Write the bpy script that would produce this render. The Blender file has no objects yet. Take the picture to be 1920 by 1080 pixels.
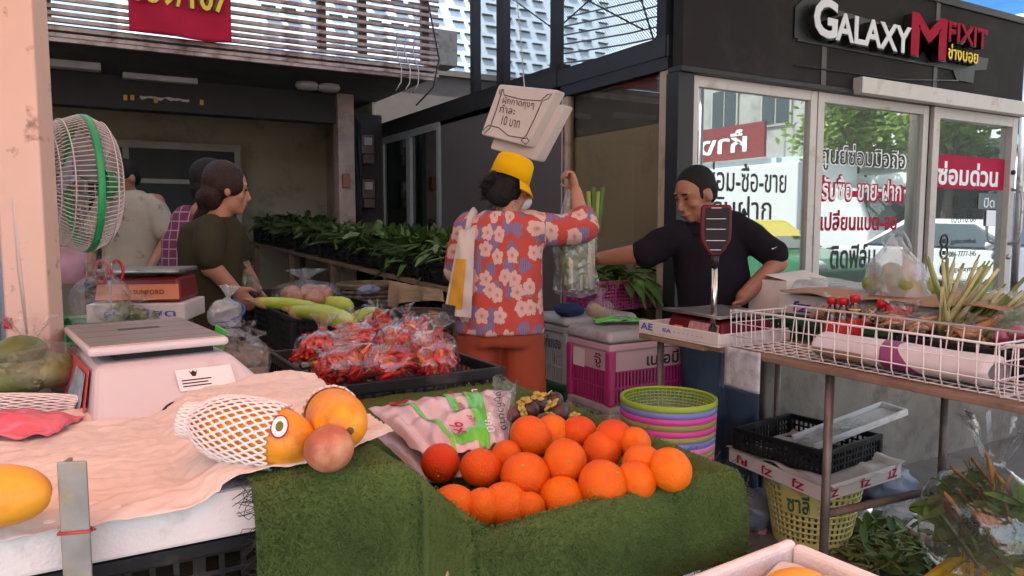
import bpy, math, random
import numpy as np
from mathutils import Vector, Matrix, noise
R = math.radians
PI = math.pi
sc = bpy.context.scene
col = sc.collection

# ---------------------------------------------------------------- camera
CAM_H, FOC, PITCH = 1.36, 1387.0, R(5)
cd = bpy.data.cameras.new('camera'); cam = bpy.data.objects.new('camera', cd); col.objects.link(cam)
cam.location = (0, 0, CAM_H); cam.rotation_euler = (R(90) - PITCH, 0, R(-30))
cd.sensor_width = 36; cd.lens = 36 * FOC / 1920; cd.clip_start = .05; cd.clip_end = 500
sc.camera = cam
# ---------------------------------------------------------------- sky, sun, exposure
w = bpy.data.worlds.new('World'); sc.world = w; w.use_nodes = True
nt = w.node_tree; sky = nt.nodes.new('ShaderNodeTexSky'); sky.sky_type = 'NISHITA'; sky.sun_disc = False
SUN_EL, SUN_AZ = R(58), R(-118)                    # azimuth measured clockwise from +Y
sky.sun_elevation = SUN_EL; sky.sun_rotation = SUN_AZ; sky.dust_density = 2.5
nt.nodes['Background'].inputs[1].default_value = .14
nt.links.new(sky.outputs[0], nt.nodes['Background'].inputs[0])
sl = bpy.data.lights.new('sun', 'SUN'); sl.energy = 4.0; sl.angle = R(.5); sl.color = (1, .95, .88)
so = bpy.data.objects.new('sun', sl); col.objects.link(so); so.location = (-8, -4, 20)
sd = Vector((math.sin(SUN_AZ) * math.cos(SUN_EL), math.cos(SUN_AZ) * math.cos(SUN_EL), math.sin(SUN_EL)))
so.rotation_euler = sd.to_track_quat('Z', 'Y').to_euler()
vs = sc.view_settings; vs.view_transform = 'Standard'; vs.look = 'None'; vs.gamma = 1; vs.use_curve_mapping = False
vs.exposure = 1.72
cy = sc.cycles; cy.use_denoising = True; cy.max_bounces = 7; cy.diffuse_bounces = 4; cy.glossy_bounces = 3; cy.use_adaptive_sampling = True; cy.adaptive_threshold = .03
cy.transparent_max_bounces = 24; cy.transmission_bounces = 6; cy.sample_clamp_indirect = 6; cy.caustics_reflective = False; cy.caustics_refractive = False

# ---------------------------------------------------------------- where things stand: sight line of a photo pixel met with a real plane
_s, _c = .5, math.sqrt(3) / 2
_F = Vector((math.cos(PITCH) * _s, math.cos(PITCH) * _c, -math.sin(PITCH)))
_U = Vector((math.sin(PITCH) * _s, math.sin(PITCH) * _c, math.cos(PITCH))); _Rt = Vector((_c, -_s, 0))
def sight(px, py): return _F + _Rt * ((px - 960) / FOC) - _U * ((py - 540) / FOC)
def on_z(px, py, z): r = sight(px, py); p = r * ((z - CAM_H) / r.z); return Vector((p.x, p.y, z))
def on_x(px, py, x): r = sight(px, py); p = r * (x / r.x); return Vector((x, p.y, p.z + CAM_H))
def on_y(px, py, y): r = sight(px, py); p = r * (y / r.y); return Vector((p.x, y, p.z + CAM_H))
def at_d(px, py, d): p = sight(px, py) * d; return Vector((p.x, p.y, p.z + CAM_H))

_ts = bpy.data.scenes.new('workshop')               # scratch scene for baking lettering and bodies to plain meshes
def bake(o):
    _ts.collection.objects.link(o); vl = _ts.view_layers[0]; vl.update(); dg = vl.depsgraph
    me = bpy.data.meshes.new_from_object(o.evaluated_get(dg)); bpy.data.objects.remove(o); return me
# ---------------------------------------------------------------- mesh builder
class MB:
    def __init__(s, o=(0, 0, 0)): s.v = []; s.f = []; s.sm = []; s.o = Vector(o)
    def add(s, vs, fs, smooth=False):
        n = len(s.v); o = s.o
        s.v += [(a[0] - o.x, a[1] - o.y, a[2] - o.z) for a in vs]
        s.f += [tuple(i + n for i in f) for f in fs]; s.sm += [smooth] * len(fs); return s
    def box(s, a, b):
        (x0, y0, z0), (x1, y1, z1) = a, b
        return s.add([(x0, y0, z0), (x1, y0, z0), (x1, y1, z0), (x0, y1, z0), (x0, y0, z1), (x1, y0, z1), (x1, y1, z1), (x0, y1, z1)],
                     [(0, 3, 2, 1), (4, 5, 6, 7), (0, 1, 5, 4), (1, 2, 6, 5), (2, 3, 7, 6), (3, 0, 4, 7)])
    def cbox(s, c, size, M=None):
        c = Vector(c); h = [q / 2 for q in size]; out = []
        for x, y, z in ((-1, -1, -1), (1, -1, -1), (1, 1, -1), (-1, 1, -1), (-1, -1, 1), (1, -1, 1), (1, 1, 1), (-1, 1, 1)):
            p = Vector((x * h[0], y * h[1], z * h[2])); out.append(c + (M @ p if M else p))
        return s.add(out, [(0, 3, 2, 1), (4, 5, 6, 7), (0, 1, 5, 4), (1, 2, 6, 5), (2, 3, 7, 6), (3, 0, 4, 7)])
    def hexa(s, lo, hi):                          # two quads, bottom and top
        return s.add(list(lo) + list(hi), [(0, 3, 2, 1), (4, 5, 6, 7), (0, 1, 5, 4), (1, 2, 6, 5), (2, 3, 7, 6), (3, 0, 4, 7)])
    def tube(s, path, r, n=8, cap=True, smooth=True, closed=False, flat=1.0):
        P = [Vector(p) for p in path]; m = len(P); rr = r if hasattr(r, '__len__') else [r] * m
        vs = []; nrm = None
        for i, p in enumerate(P):
            if closed: t = P[(i + 1) % m] - P[i - 1]
            else: t = P[min(i + 1, m - 1)] - P[max(i - 1, 0)]
            t = t.normalized() if t.length > 1e-9 else Vector((0, 0, 1))
            if nrm is None: nrm = t.orthogonal().normalized() if abs(t.z) > .9 else t.cross(Vector((0, 0, 1))).normalized()
            else:
                nrm = nrm - t * nrm.dot(t); nrm = nrm.normalized() if nrm.length > 1e-6 else t.orthogonal().normalized()
            b = t.cross(nrm)
            for k in range(n):
                a = 2 * PI * k / n; vs.append(p + nrm * (math.cos(a) * rr[i]) + b * (math.sin(a) * rr[i] * flat))
        fs = []
        for i in range(m if closed else m - 1):
            j = (i + 1) % m
            for k in range(n): fs.append((i * n + k, i * n + (k + 1) % n, j * n + (k + 1) % n, j * n + k))
        if cap and not closed: fs.append(tuple(range(n))[::-1]); fs.append(tuple((m - 1) * n + k for k in range(n)))
        return s.add(vs, fs, smooth)
    def ell(s, c, r, nu=14, nv=9, M=None, fn=None):
        c = Vector(c); r = r if hasattr(r, '__len__') else (r, r, r); vs = []
        for j in range(1, nv):
            ph = PI * j / nv
            for i in range(nu):
                th = 2 * PI * i / nu; d = Vector((math.sin(ph) * math.cos(th), math.sin(ph) * math.sin(th), math.cos(ph)))
                k = fn(d) if fn else 1; p = Vector((d.x * r[0], d.y * r[1], d.z * r[2])) * k; vs.append(c + (M @ p if M else p))
        for q in (1, -1):
            d = Vector((0, 0, q)); k = fn(d) if fn else 1; p = Vector((0, 0, q * r[2] * k)); vs.append(c + (M @ p if M else p))
        fs = []; m = nv - 1
        for j in range(m - 1):
            for i in range(nu): fs.append((j * nu + i, (j + 1) * nu + i, (j + 1) * nu + (i + 1) % nu, j * nu + (i + 1) % nu))
        for i in range(nu):
            fs.append((m * nu, i, (i + 1) % nu)); fs.append((m * nu + 1, (m - 1) * nu + (i + 1) % nu, (m - 1) * nu + i))
        return s.add(vs, fs, True)
    def lathe(s, prof, c=(0, 0, 0), n=24, smooth=True, M=None):
        c = Vector(c); vs = []
        for r, z in prof:
            for k in range(n):
                a = 2 * PI * k / n; p = Vector((r * math.cos(a), r * math.sin(a), z)); vs.append(c + (M @ p if M else p))
        fs = [(j * n + k, j * n + (k + 1) % n, (j + 1) * n + (k + 1) % n, (j + 1) * n + k) for j in range(len(prof) - 1) for k in range(n)]
        if prof[0][0] > 1e-6: pass
        return s.add(vs, fs, smooth)
    def grid(s, fn, nu, nv, closeu=False, smooth=True):
        vs = [fn(i / nu, j / nv) for j in range(nv + 1) for i in range(nu if closeu else nu + 1)]
        n = nu if closeu else nu + 1
        fs = [(j * n + i, j * n + (i + 1) % n, (j + 1) * n + (i + 1) % n, (j + 1) * n + i) for j in range(nv) for i in range(nu)]
        return s.add(vs, fs, smooth)
    def poly(s, pts, thick):                      # extruded polygon: pts 3-D, thick vector
        n = len(pts); t = Vector(thick)
        return s.add([Vector(p) for p in pts] + [Vector(p) + t for p in pts],
                     [tuple(range(n))[::-1], tuple(range(n, 2 * n))] + [(i, (i + 1) % n, n + (i + 1) % n, n + i) for i in range(n)])
    def mesh(s, name):
        me = bpy.data.meshes.new(name); me.from_pydata(s.v, [], s.f)
        me.polygons.foreach_set('use_smooth', s.sm); me.update(); return me

def link(o, parent=None):
    col.objects.link(o)
    if parent: o.parent = parent
    return o
def tag(o, label, cat, group=None):
    o['label'] = label; o['category'] = cat
    if group: o['group'] = group
    return o
def thing(name, label, cat, loc=(0, 0, 0), rz=0, group=None):
    o = bpy.data.objects.new(name, None); link(o); o.empty_display_size = .05
    o.location = loc; o.rotation_euler = (0, 0, rz); return tag(o, label, cat, group)
def part(parent, name, mb, mat, bev=0, sub=0, solid=0, label=None, kind=None, seg=2, loc=None):
    me = mb if isinstance(mb, bpy.types.Mesh) else mb.mesh(name)
    o = bpy.data.objects.new(name, me); link(o, parent)
    if mat and not me.materials: me.materials.append(mat)
    if loc is not None: o.location = loc
    if solid: q = o.modifiers.new('s', 'SOLIDIFY'); q.thickness = solid; q.offset = 0
    if bev: q = o.modifiers.new('b', 'BEVEL'); q.width = bev; q.segments = seg; q.limit_method = 'ANGLE'
    if sub: q = o.modifiers.new('u', 'SUBSURF'); q.levels = q.render_levels = sub
    if label: o['label'] = label
    if kind: o['kind'] = kind
    return o
def solo(name, label, cat, mb, mat, loc=(0, 0, 0), rz=0, group=None, **k):
    o = part(None, name, mb, mat, **k); o.location = loc; o.rotation_euler = (0, 0, rz); return tag(o, label, cat, group)
def struct(name, mb, mat, **k):
    return part(None, name, mb, mat, kind='structure', **k)
def dup(o, parent=None, loc=None, rz=None, label=None, mats=None):
    c = o.copy(); col.objects.link(c); c.parent = parent
    if loc is not None: c.location = loc
    if rz is not None: c.rotation_euler = (0, 0, rz)
    if label: c['label'] = label
    for ch in list(o.children): dup(ch, c)
    return c
def hull_text(body, size=1.0, bold=0.0, ext=0.0, shear=0.0):
    cu = bpy.data.curves.new('lettering', 'FONT'); cu.body = body; cu.size = size; cu.offset = bold; cu.extrude = ext; cu.shear = shear; cu.resolution_u = 3
    return bake(bpy.data.objects.new('lettering', cu))
def text(parent, name, body, mat, p0, p1, up, h=None, bold=0.0, ext=0.0, lift=.001, top=None):
    """lettering laid from p0 (lower start of the line) to p1 (lower end) with the given up vector; h = height of the drawn line"""
    me = hull_text(body, 1.0, bold, ext); n = len(me.vertices); a = np.empty(n * 3); me.vertices.foreach_get('co', a); a = a.reshape(-1, 3)
    p0, p1 = Vector(p0), Vector(p1); ux = (p1 - p0); W = ux.length; ux.normalize(); up = Vector(up).normalized(); up = (up - ux * up.dot(ux)).normalized(); nz = ux.cross(up)
    mn, mx = a.min(0), a.max(0); sx = W / (mx[0] - mn[0]); sy = h / (mx[1] - mn[1]) if h else sx
    # islands get a hair of different height so that overlapping glyph pieces never share a plane
    par = list(range(n))
    def fd(x):
        while par[x] != x: par[x] = par[par[x]]; x = par[x]
        return x
    for p in me.polygons:
        vs_ = p.vertices; r0 = fd(vs_[0])
        for q in vs_[1:]: par[fd(q)] = r0
    ids = {}; k = np.array([ids.setdefault(fd(i), len(ids)) for i in range(n)])
    b = np.array(p0)[None] + np.outer((a[:, 0] - mn[0]) * sx, ux) + np.outer((a[:, 1] - mn[1]) * sy, up) + np.outer(a[:, 2] - mn[2] + lift + (k % 4) * .0003, nz)
    me.vertices.foreach_set('co', b.ravel()); me.update()
    return part(parent, name, me, mat)

# ---------------------------------------------------------------- materials
def _new(name):
    m = bpy.data.materials.new(name); m.use_nodes = True; t = m.node_tree; return m, t, t.nodes, t.links
def M(name, c, rough=.6, metal=0, var=.12, vs_=6, bump=0, bs=60, dirt=None, spec=.5, coat=0, trans=0, sub=0, attr=None, sheen=0):
    m, t, N, L = _new(name); b = N['Principled BSDF']
    b.inputs['Roughness'].default_value = rough; b.inputs['Metallic'].default_value = metal; b.inputs['Specular IOR Level'].default_value = spec
    if coat: b.inputs['Coat Weight'].default_value = coat
    if sheen: b.inputs['Sheen Weight'].default_value = sheen
    if sub: b.inputs['Subsurface Weight'].default_value = sub; b.inputs['Subsurface Radius'].default_value = (.02, .008, .004)
    tc = N.new('ShaderNodeTexCoord'); oi = N.new('ShaderNodeObjectInfo')
    n1 = N.new('ShaderNodeTexNoise'); n1.inputs['Scale'].default_value = vs_; n1.inputs['Detail'].default_value = 5
    L.new(tc.outputs['Object'], n1.inputs['Vector'])
    mr = N.new('ShaderNodeMapRange'); mr.inputs[1].default_value = .3; mr.inputs[2].default_value = .7
    mr.inputs[3].default_value = 1 - var; mr.inputs[4].default_value = 1 + var; L.new(n1.outputs[0], mr.inputs[0])
    mx = N.new('ShaderNodeVectorMath'); mx.operation = 'MULTIPLY'; mx.inputs[0].default_value = c[:3]; L.new(mr.outputs[0], mx.inputs[1])
    out = mx.outputs[0]
    if dirt:
        dc, amt, ds = dirt; n2 = N.new('ShaderNodeTexNoise'); n2.inputs['Scale'].default_value = ds; n2.inputs['Detail'].default_value = 8; n2.inputs['Roughness'].default_value = .65
        L.new(tc.outputs['Object'], n2.inputs['Vector'])
        m2 = N.new('ShaderNodeMapRange'); m2.inputs[1].default_value = .62 - amt * .3; m2.inputs[2].default_value = .75 - amt * .2; L.new(n2.outputs[0], m2.inputs[0])
        mm = N.new('ShaderNodeMix'); mm.data_type = 'RGBA'; L.new(m2.outputs[0], mm.inputs[0]); L.new(out, mm.inputs[6]); mm.inputs[7].default_value = (*dc, 1); out = mm.outputs[2]
    L.new(out, b.inputs['Base Color'])
    if bump:
        n3 = N.new('ShaderNodeTexNoise'); n3.inputs['Scale'].default_value = bs; n3.inputs['Detail'].default_value = 4; L.new(tc.outputs['Object'], n3.inputs['Vector'])
        bp = N.new('ShaderNodeBump'); bp.inputs['Strength'].default_value = bump; bp.inputs['Distance'].default_value = .01; L.new(n3.outputs[0], bp.inputs['Height']); L.new(bp.outputs[0], b.inputs['Normal'])
    if trans:
        tr = N.new('ShaderNodeBsdfTranslucent'); L.new(out, tr.inputs[0]); ms = N.new('ShaderNodeMixShader'); ms.inputs[0].default_value = trans
        L.new(b.outputs[0], ms.inputs[1]); L.new(tr.outputs[0], ms.inputs[2]); L.new(ms.outputs[0], N['Material Output'].inputs[0])
    return m
def film(name, tint=(1, 1, 1), haze=.02, gloss=.15, rough=.07, bump=.8, bs=35):
    """thin clear plastic: mostly see-through, a little milky, crinkled highlights"""
    m, t, N, L = _new(name); N.remove(N['Principled BSDF'])
    tc = N.new('ShaderNodeTexCoord'); n3 = N.new('ShaderNodeTexNoise'); n3.inputs['Scale'].default_value = bs; n3.inputs['Detail'].default_value = 3; n3.inputs['Distortion'].default_value = 1.2
    L.new(tc.outputs['Object'], n3.inputs['Vector'])
    bp = N.new('ShaderNodeBump'); bp.inputs['Strength'].default_value = bump; bp.inputs['Distance'].default_value = .02; L.new(n3.outputs[0], bp.inputs['Height'])
    a = N.new('ShaderNodeBsdfTransparent'); a.inputs[0].default_value = (*tint, 1)
    d = N.new('ShaderNodeBsdfDiffuse'); d.inputs[0].default_value = (*[min(.85, q) for q in tint], 1); L.new(bp.outputs[0], d.inputs['Normal'])
    tl = N.new('ShaderNodeBsdfTranslucent'); tl.inputs[0].default_value = (*[min(.85, q) for q in tint], 1)
    dm = N.new('ShaderNodeMixShader'); dm.inputs[0].default_value = .4; L.new(d.outputs[0], dm.inputs[1]); L.new(tl.outputs[0], dm.inputs[2])
    g = N.new('ShaderNodeBsdfGlossy'); g.inputs['Roughness'].default_value = rough; g.inputs[0].default_value = (.95, .95, .95, 1); L.new(bp.outputs[0], g.inputs['Normal'])
    m1 = N.new('ShaderNodeMixShader'); m1.inputs[0].default_value = haze; L.new(a.outputs[0], m1.inputs[1]); L.new(dm.outputs[0], m1.inputs[2])
    lw = N.new('ShaderNodeLayerWeight'); lw.inputs[0].default_value = .5; L.new(bp.outputs[0], lw.inputs['Normal'])
    pw = N.new('ShaderNodeMath'); pw.operation = 'POWER'; pw.inputs[1].default_value = 3; L.new(lw.outputs['Facing'], pw.inputs[0])
    mr = N.new('ShaderNodeMapRange'); mr.inputs[3].default_value = gloss * .45; mr.inputs[4].default_value = min(1, gloss * 4); L.new(pw.outputs[0], mr.inputs[0])
    m2 = N.new('ShaderNodeMixShader'); L.new(mr.outputs[0], m2.inputs[0]); L.new(m1.outputs[0], m2.inputs[1]); L.new(g.outputs[0], m2.inputs[2])
    L.new(m2.outputs[0], N['Material Output'].inputs[0]); return m
def glass(name, tint, refl, rough=.0, veil=0):
    m, t, N, L = _new(name); N.remove(N['Principled BSDF'])
    a = N.new('ShaderNodeBsdfTransparent'); a.inputs[0].default_value = (*tint, 1)
    g = N.new('ShaderNodeBsdfGlossy'); g.inputs['Roughness'].default_value = rough; g.inputs[0].default_value = (.86, .95, .93, 1)
    lw = N.new('ShaderNodeLayerWeight'); lw.inputs[0].default_value = .5
    pw = N.new('ShaderNodeMath'); pw.operation = 'POWER'; pw.inputs[1].default_value = 4; L.new(lw.outputs['Facing'], pw.inputs[0])
    mr = N.new('ShaderNodeMapRange'); mr.inputs[3].default_value = refl; mr.inputs[4].default_value = 1; L.new(pw.outputs[0], mr.inputs[0])
    ms = N.new('ShaderNodeMixShader'); L.new(mr.outputs[0], ms.inputs[0]); L.new(a.outputs[0], ms.inputs[1]); L.new(g.outputs[0], ms.inputs[2])
    if veil:  # pale diffuse mix laid over the pane to haze its reflections
        df = N.new('ShaderNodeBsdfDiffuse'); df.inputs[0].default_value = (.55, .57, .55, 1); m3 = N.new('ShaderNodeMixShader'); m3.inputs[0].default_value = veil
        L.new(ms.outputs[0], m3.inputs[1]); L.new(df.outputs[0], m3.inputs[2]); ms = m3
    L.new(ms.outputs[0], N['Material Output'].inputs[0]); return m

CLEAR = film('clear_plastic'); CLEAR2 = film('milky_plastic', (.95, .95, .97), .34, .3, .2, .5, 18)
BLACKP = M('black_plastic', (.010, .010, .011), .5, spec=.3, bump=.1, dirt=((.05, .045, .04), .25, 9))
WHITE = M('white_plastic', (.62, .61, .6), .45, dirt=((.42, .38, .33), .2, 7))
STEEL = M('steel', (.42, .41, .4), .38, .9, dirt=((.2, .14, .1), .25, 12))
INK = M('black_ink', (.012, .012, .014), .6, var=.02); REDINK = M('crimson_ink', (.38, .008, .045), .7, var=.05, spec=.2); BLUEINK = M('blue_ink', (.03, .1, .38), .5, var=.05)
SKIN = M('skin', (.42, .2, .125), .5, var=.08, bump=.05, bs=90, sub=.08)
SKIN2 = M('tanned_skin', (.3, .13, .075), .48, var=.1, bump=.05, bs=90, sub=.06)
HAIR = M('black_hair', (.010, .008, .007), .6, spec=.2, var=.3, vs_=40, bump=.6, bs=120)
HAIR2 = M('brown_hair', (.03, .012, .009), .55, spec=.25, var=.35, vs_=30, bump=.6, bs=120)
CARTON = M('brown_cardboard', (.36, .22, .13), .85, var=.1, vs_=9, bump=.1, dirt=((.25, .15, .09), .3, 6))
CARTONW = M('white_cardboard', (.62, .57, .53), .7, var=.06, dirt=((.45, .38, .32), .2, 6))
PAPER = M('paper', (.66, .6, .54), .8, var=.07, vs_=4, bump=.5, bs=22)
FOAM = M('white_foam', (.78, .75, .72), .75, var=.04, bump=.25, bs=160, dirt=((.55, .47, .4), .15, 8))
# ================================================================ setting
CONC = M('worn_concrete', (.14, .125, .11), .85, var=.25, vs_=2.2, bump=.35, bs=30, dirt=((.09, .08, .07), .5, 3.5))
CONCW = M('stained_concrete_wall', (.2, .17, .14), .9, var=.25, vs_=3, bump=.5, bs=24, dirt=((.12, .1, .08), .45, 7))
ASPH = M('asphalt', (.07, .07, .072), .9, var=.2, vs_=1.2, bump=.4, bs=60)
PALEG = M('pale_paving', (.34, .32, .29), .85, var=.15, vs_=.8, bump=.2, bs=10)
CREAM = M('cream_plaster', (.55, .47, .34), .8, var=.1, vs_=1.5, bump=.1, bs=12, dirt=((.3, .25, .18), .3, 2))
DARKP = M('charcoal_panel', (.018, .0145, .014), .75, spec=.2, var=.2, vs_=1.6, bump=.05, bs=10, dirt=((.03, .026, .024), .35, 2.5))
DARKW = M('dark_grey_panel', (.09, .074, .073), .6, var=.08, vs_=1.5, dirt=((.09, .08, .08), .2, 3))
BLACKM = M('black_steel', (.02, .019, .019), .5, .3, var=.1)
ALU = M('white_aluminium', (.5, .45, .42), .4, .15, var=.06, dirt=((.36, .3, .26), .25, 6))
ALUB = M('beige_aluminium', (.4, .3, .22), .45, .1, var=.08, dirt=((.22, .15, .1), .3, 5))
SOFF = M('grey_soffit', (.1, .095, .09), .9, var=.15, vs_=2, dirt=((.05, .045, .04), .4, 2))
YK, XW = 3.1, 2.82
g = MB(); g.add([(-120, -120, 0), (160, -120, 0), (160, 160, 0), (-120, 160, 0)], [(0, 1, 2, 3)]); struct('ground', g, PALEG)
g = MB(); g.add([(-8, -1.8, .004), (8.2, -1.8, .004), (8.2, 13, .004), (-8, 13, .004)], [(0, 1, 2, 3)]); struct('market_floor', g, CONC)
g = MB(); g.add([(9.2, -90, .004), (17, -90, .004), (17, 90, .004), (9.2, 90, .004)], [(0, 1, 2, 3)]); rd = struct('road', g, ASPH)
LINEW = M('road_paint', (.7, .7, .68), .7)
for k in range(12):
    part(rd, 'lane_marking', MB().box((13.04, -33 + k * 6, .006), (13.16, -30 + k * 6, .008)), LINEW)
g = MB(); g.box((8.95, -90, 0), (9.2, 90, .13)); struct('kerb', g, PALEG, bev=.02)
# raised landing in front of the repair shop
struct('concrete_landing', MB().box((2.78, 2.4, 0), (7.0, 3.06, .74)).box((2.86, 3.06, 0), (6.45, 6.6, .7)), CONCW, bev=.012)

# ---------------------------------------------------------------- phone repair kiosk
KO = (XW, YK, 0)
kiosk = thing('repair_shop', 'dark phone repair shop with glass front and charcoal sign board', 'shop', KO)
def kp(name, mb, mat, **k): return part(kiosk, name, mb, mat, **k)
ZF0, ZF1, XE = 2.2, 2.855, 6.27
xs = [XW - .02, 3.925, 5.086, XE]
for a, b in zip(xs[:-1], xs[1:]):
    kp('fascia_panel', MB(KO).box((a + .006, YK - .06, ZF0), (b - .006, YK + .02, ZF1)), DARKP, bev=.004)
kp('fascia_rail', MB(KO).box((XW - .03, YK - .075, ZF1), (XE + .01, YK + .04, ZF1 + .05)), BLACKM, bev=.004)
kp('fascia_rail', MB(KO).box((XW - .03, YK - .07, ZF0 - .03), (XE + .01, YK + .04, ZF0)), BLACKM, bev=.004)
for x in xs[1:3]: kp('fascia_strip', MB(KO).box((x - .005, YK - .066, ZF0), (x + .04, YK - .058, ZF1)), M('seam_metal', (.07, .062, .06), .5, .3))
kp('corner_post', MB(KO).box((XW - .03, YK - .05, .7), (XW + .085, YK + .05, ZF0 - .03)), BLACKM, bev=.004)
kp('roof', MB(KO).box((XW, YK + .045, 2.235), (XE, 6.6, 2.268)), DARKP)
kp('end_wall', MB(KO).box((XE - .05, YK + .04, .7), (XE, 6.5, 2.234)), M('white_board', (.55, .54, .52), .7))
kp('rear_wall', MB(KO).box((XW, 6.5, .7), (XE - .05, 6.6, 2.234)), M('shop_wall', (.35, .36, .36), .8))
kp('inner_partition', MB(KO).box((XW + .06, 3.2, .7), (XW + .09, 4.15, 1.93)), CREAM)
kp('inner_partition', MB(KO).box((XW + .06, 3.2, 1.932), (XW + .088, 4.15, 2.2)), M('grey_board', (.2, .2, .2), .8))
KGL = glass('shop_glass', (.6, .68, .66), .36, veil=.1)
KGS = glass('side_glass', (.8, .78, .74), .05)
def frame(root, x0, x1, z0, z1, y, wd, name, mat, o=KO, dp=.05):
    p = part(root, name, MB(o).box((x0, y, z0), (x0 + wd, y + dp, z1)).box((x1 - wd, y, z0), (x1, y + dp, z1)).box((x0 + wd, y + .002, z1 - wd), (x1 - wd, y + dp - .002, z1)).box((x0 + wd, y + .002, z0), (x1 - wd, y + dp - .002, z0 + wd)), mat, bev=.003)
    return p
ZG0, ZG1 = .76, 2.17
for x0, x1, nm in ((2.905, 3.955, 'window_frame'), (3.965, 5.13, 'window_frame'), (5.16, XE, 'door_frame')):
    wd = .06 if nm == 'window_frame' else .075
    f = frame(kiosk, x0, x1, ZG0, ZG1, YK - .02 - (.02 if nm == 'door_frame' else 0), wd, nm, ALU)
    part(f, 'pane', MB(KO).box((x0 + wd - .01, YK + .004, ZG0 + .05), (x1 - wd + .01, YK + .01, ZG1 - .05)), KGL)
    if nm == 'door_frame':
        hx = x1 - .05; hp = [(hx, YK - .045, 1.2), (hx + .005, YK - .11, 1.22), (hx + .01, YK - .12, 1.3), (hx + .01, YK - .12, 1.52), (hx + .005, YK - .11, 1.6), (hx, YK - .045, 1.62)]
        part(f, 'handle', MB(KO).tube(hp, .012, 8), STEEL); part(f, 'lock', MB(KO).tube([(hx, YK - .06, 1.1), (hx, YK - .035, 1.1)], .02, 12), STEEL)
        part(f, 'lock', MB(KO).tube([(hx, YK - .06, 1.75), (hx, YK - .035, 1.75)], .018, 12), BLACKM)
kp('sliding_track_cover', MB(KO).box((4.23, YK - .13, 2.17), (XE + .02, YK - .061, 2.27)), ALU, bev=.004)
for a, b, mt in ((4.0, 4.03, DARKW), (5.13, 5.16, BLACKM)): kp('mullion', MB(KO).box((a, YK - .01, ZG0), (b, YK + .04, ZG1 - .001)), mt)
# stickers and lettering on the glass
WHITEINK = M('white_vinyl', (.8, .8, .8), .5, var=.03)
yv = YK + .0035
def kt(body, mat, px0, py0, px1, h, bold=0., lift=.002, nm='lettering', y=None, ext=0):
    y = yv if y is None else y; lift = lift * .3
    a = on_y(px0, py0, y); b = on_y(px1, py0, y); b.z = a.z
    return text(kiosk, nm, body, mat, a, b, (0, 0, 1), h, bold, ext, lift)
kt('ซ่อม-ซื้อ-ขาย', INK, 1325, 358, 1474, .165, .006); kt('รับฝาก', INK, 1335, 412, 1446, .145, .006)
kt('ศูนย์ซ่อมมือถือ', WHITEINK, 1535, 320, 1699, .185, .04, .0); kt('ศูนย์ซ่อมมือถือ', INK, 1538, 318, 1696, .17, .008)
kt('รับซื้อ-ขาย-ฝาก', REDINK, 1536, 378, 1694, .18, .06, .0); kt('รับซื้อ-ขาย-ฝาก', WHITEINK, 1541, 374, 1689, .155, .012)
kt('เปลี่ยนแบต-จอ', REDINK, 1538, 433, 1681, .135, .025); kt('ติดฟิล์ม', INK, 1556, 505, 1640, .16, .02)
b0, b1 = on_y(1748, 352, yv), on_y(1881, 352, yv)
bn = kp('banner', MB(KO).box((b0.x, YK + .0025, b0.z), (b1.x, YK + .0037, b0.z + .24)), REDINK)
kt('ซ่อมด่วน', WHITEINK, 1757, 346, 1870, .17, .03, .006)
kt('ปิด21:00', INK, 1786, 388, 1831, .08); kt('เปิด10:00', INK, 1784, 418, 1830, .08)
kt('galaxymfixit', INK, 1783, 460, 1830, .05); kt('086-7777-345', INK, 1779, 482, 1830, .042); kt('@galaxymfixit', INK, 1777, 513, 1842, .05)
s0 = on_y(1832, 392, yv); cs = kp('closed_sign', MB(KO).box((s0.x, YK - .004, s0.z), (s0.x + .27, YK + .0, s0.z + .12)), M('slate_sign', (.1, .14, .14), .5))
kt('ปิด', WHITEINK, 1842, 389, 1862, .075, .01, .03)
s0 = on_y(1846, 424, yv); kp('notice_sticker', MB(KO).box((s0.x, YK - .008, s0.z), (s0.x + .13, YK - .003, s0.z + .12)), WHITEINK, bev=.002)
for py in (452, 474, 505, 540):
    c = on_y(1770, py, yv); kp('round_icon', MB(KO).tube([(c.x + .045 * math.cos(q * PI / 8), yv - .002, c.z + .045 * math.sin(q * PI / 8)) for q in range(16)], .006, 5, closed=True).cbox((c.x, yv - .001, c.z), (.035, .004, .03)), INK)
# raised sign letters with black returns
RET = M('black_return', (.008, .008, .008), .4, var=.02); LETW = M('white_letter', (.62, .6, .62), .4, var=.03); LETR = M('crimson_letter', (.3, .003, .025), .7, var=.04, spec=.15); LETY = M('yellow_letter', (.72, .5, .02), .4, var=.03)
ys = YK - .062
kp('sign_backing', MB(KO).poly([(3.68, ys, 2.43), (5.30, ys, 2.425), (5.35, ys, 2.36), (5.56, ys, 2.36), (5.57, ys, 2.45), (5.72, ys, 2.47), (5.74, ys, 2.55), (5.0, ys, 2.55), (5.0, ys, 2.44), (3.70, ys, 2.445)], (0, -.012, 0)), M('backing_board', (.018, .02, .022), .5))
kp('sign_backing', MB(KO).poly([(3.66, ys, 2.445), (4.72, ys, 2.445), (4.72, ys, 2.62), (4.0, ys, 2.66), (3.78, ys, 2.72), (3.66, ys, 2.62)], (0, -.012, 0)), RET)
def sign_word(body, mat, x0, x1, z0, h, bold=.0):
    for nm, mt, dx, dz, lift, ext in (('letter_return', RET, .012, -.008, .012, .027), ('letter_face', mat, 0, 0, .069, .002)):
        me = text(kiosk, nm, body, mt, (x0 + dx, ys, z0 + dz), (x1 + dx, ys, z0 + dz), (0, 0, 1), h, bold, ext, lift)
        me.data.transform(Matrix.Translation(-Vector(KO)))
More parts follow.
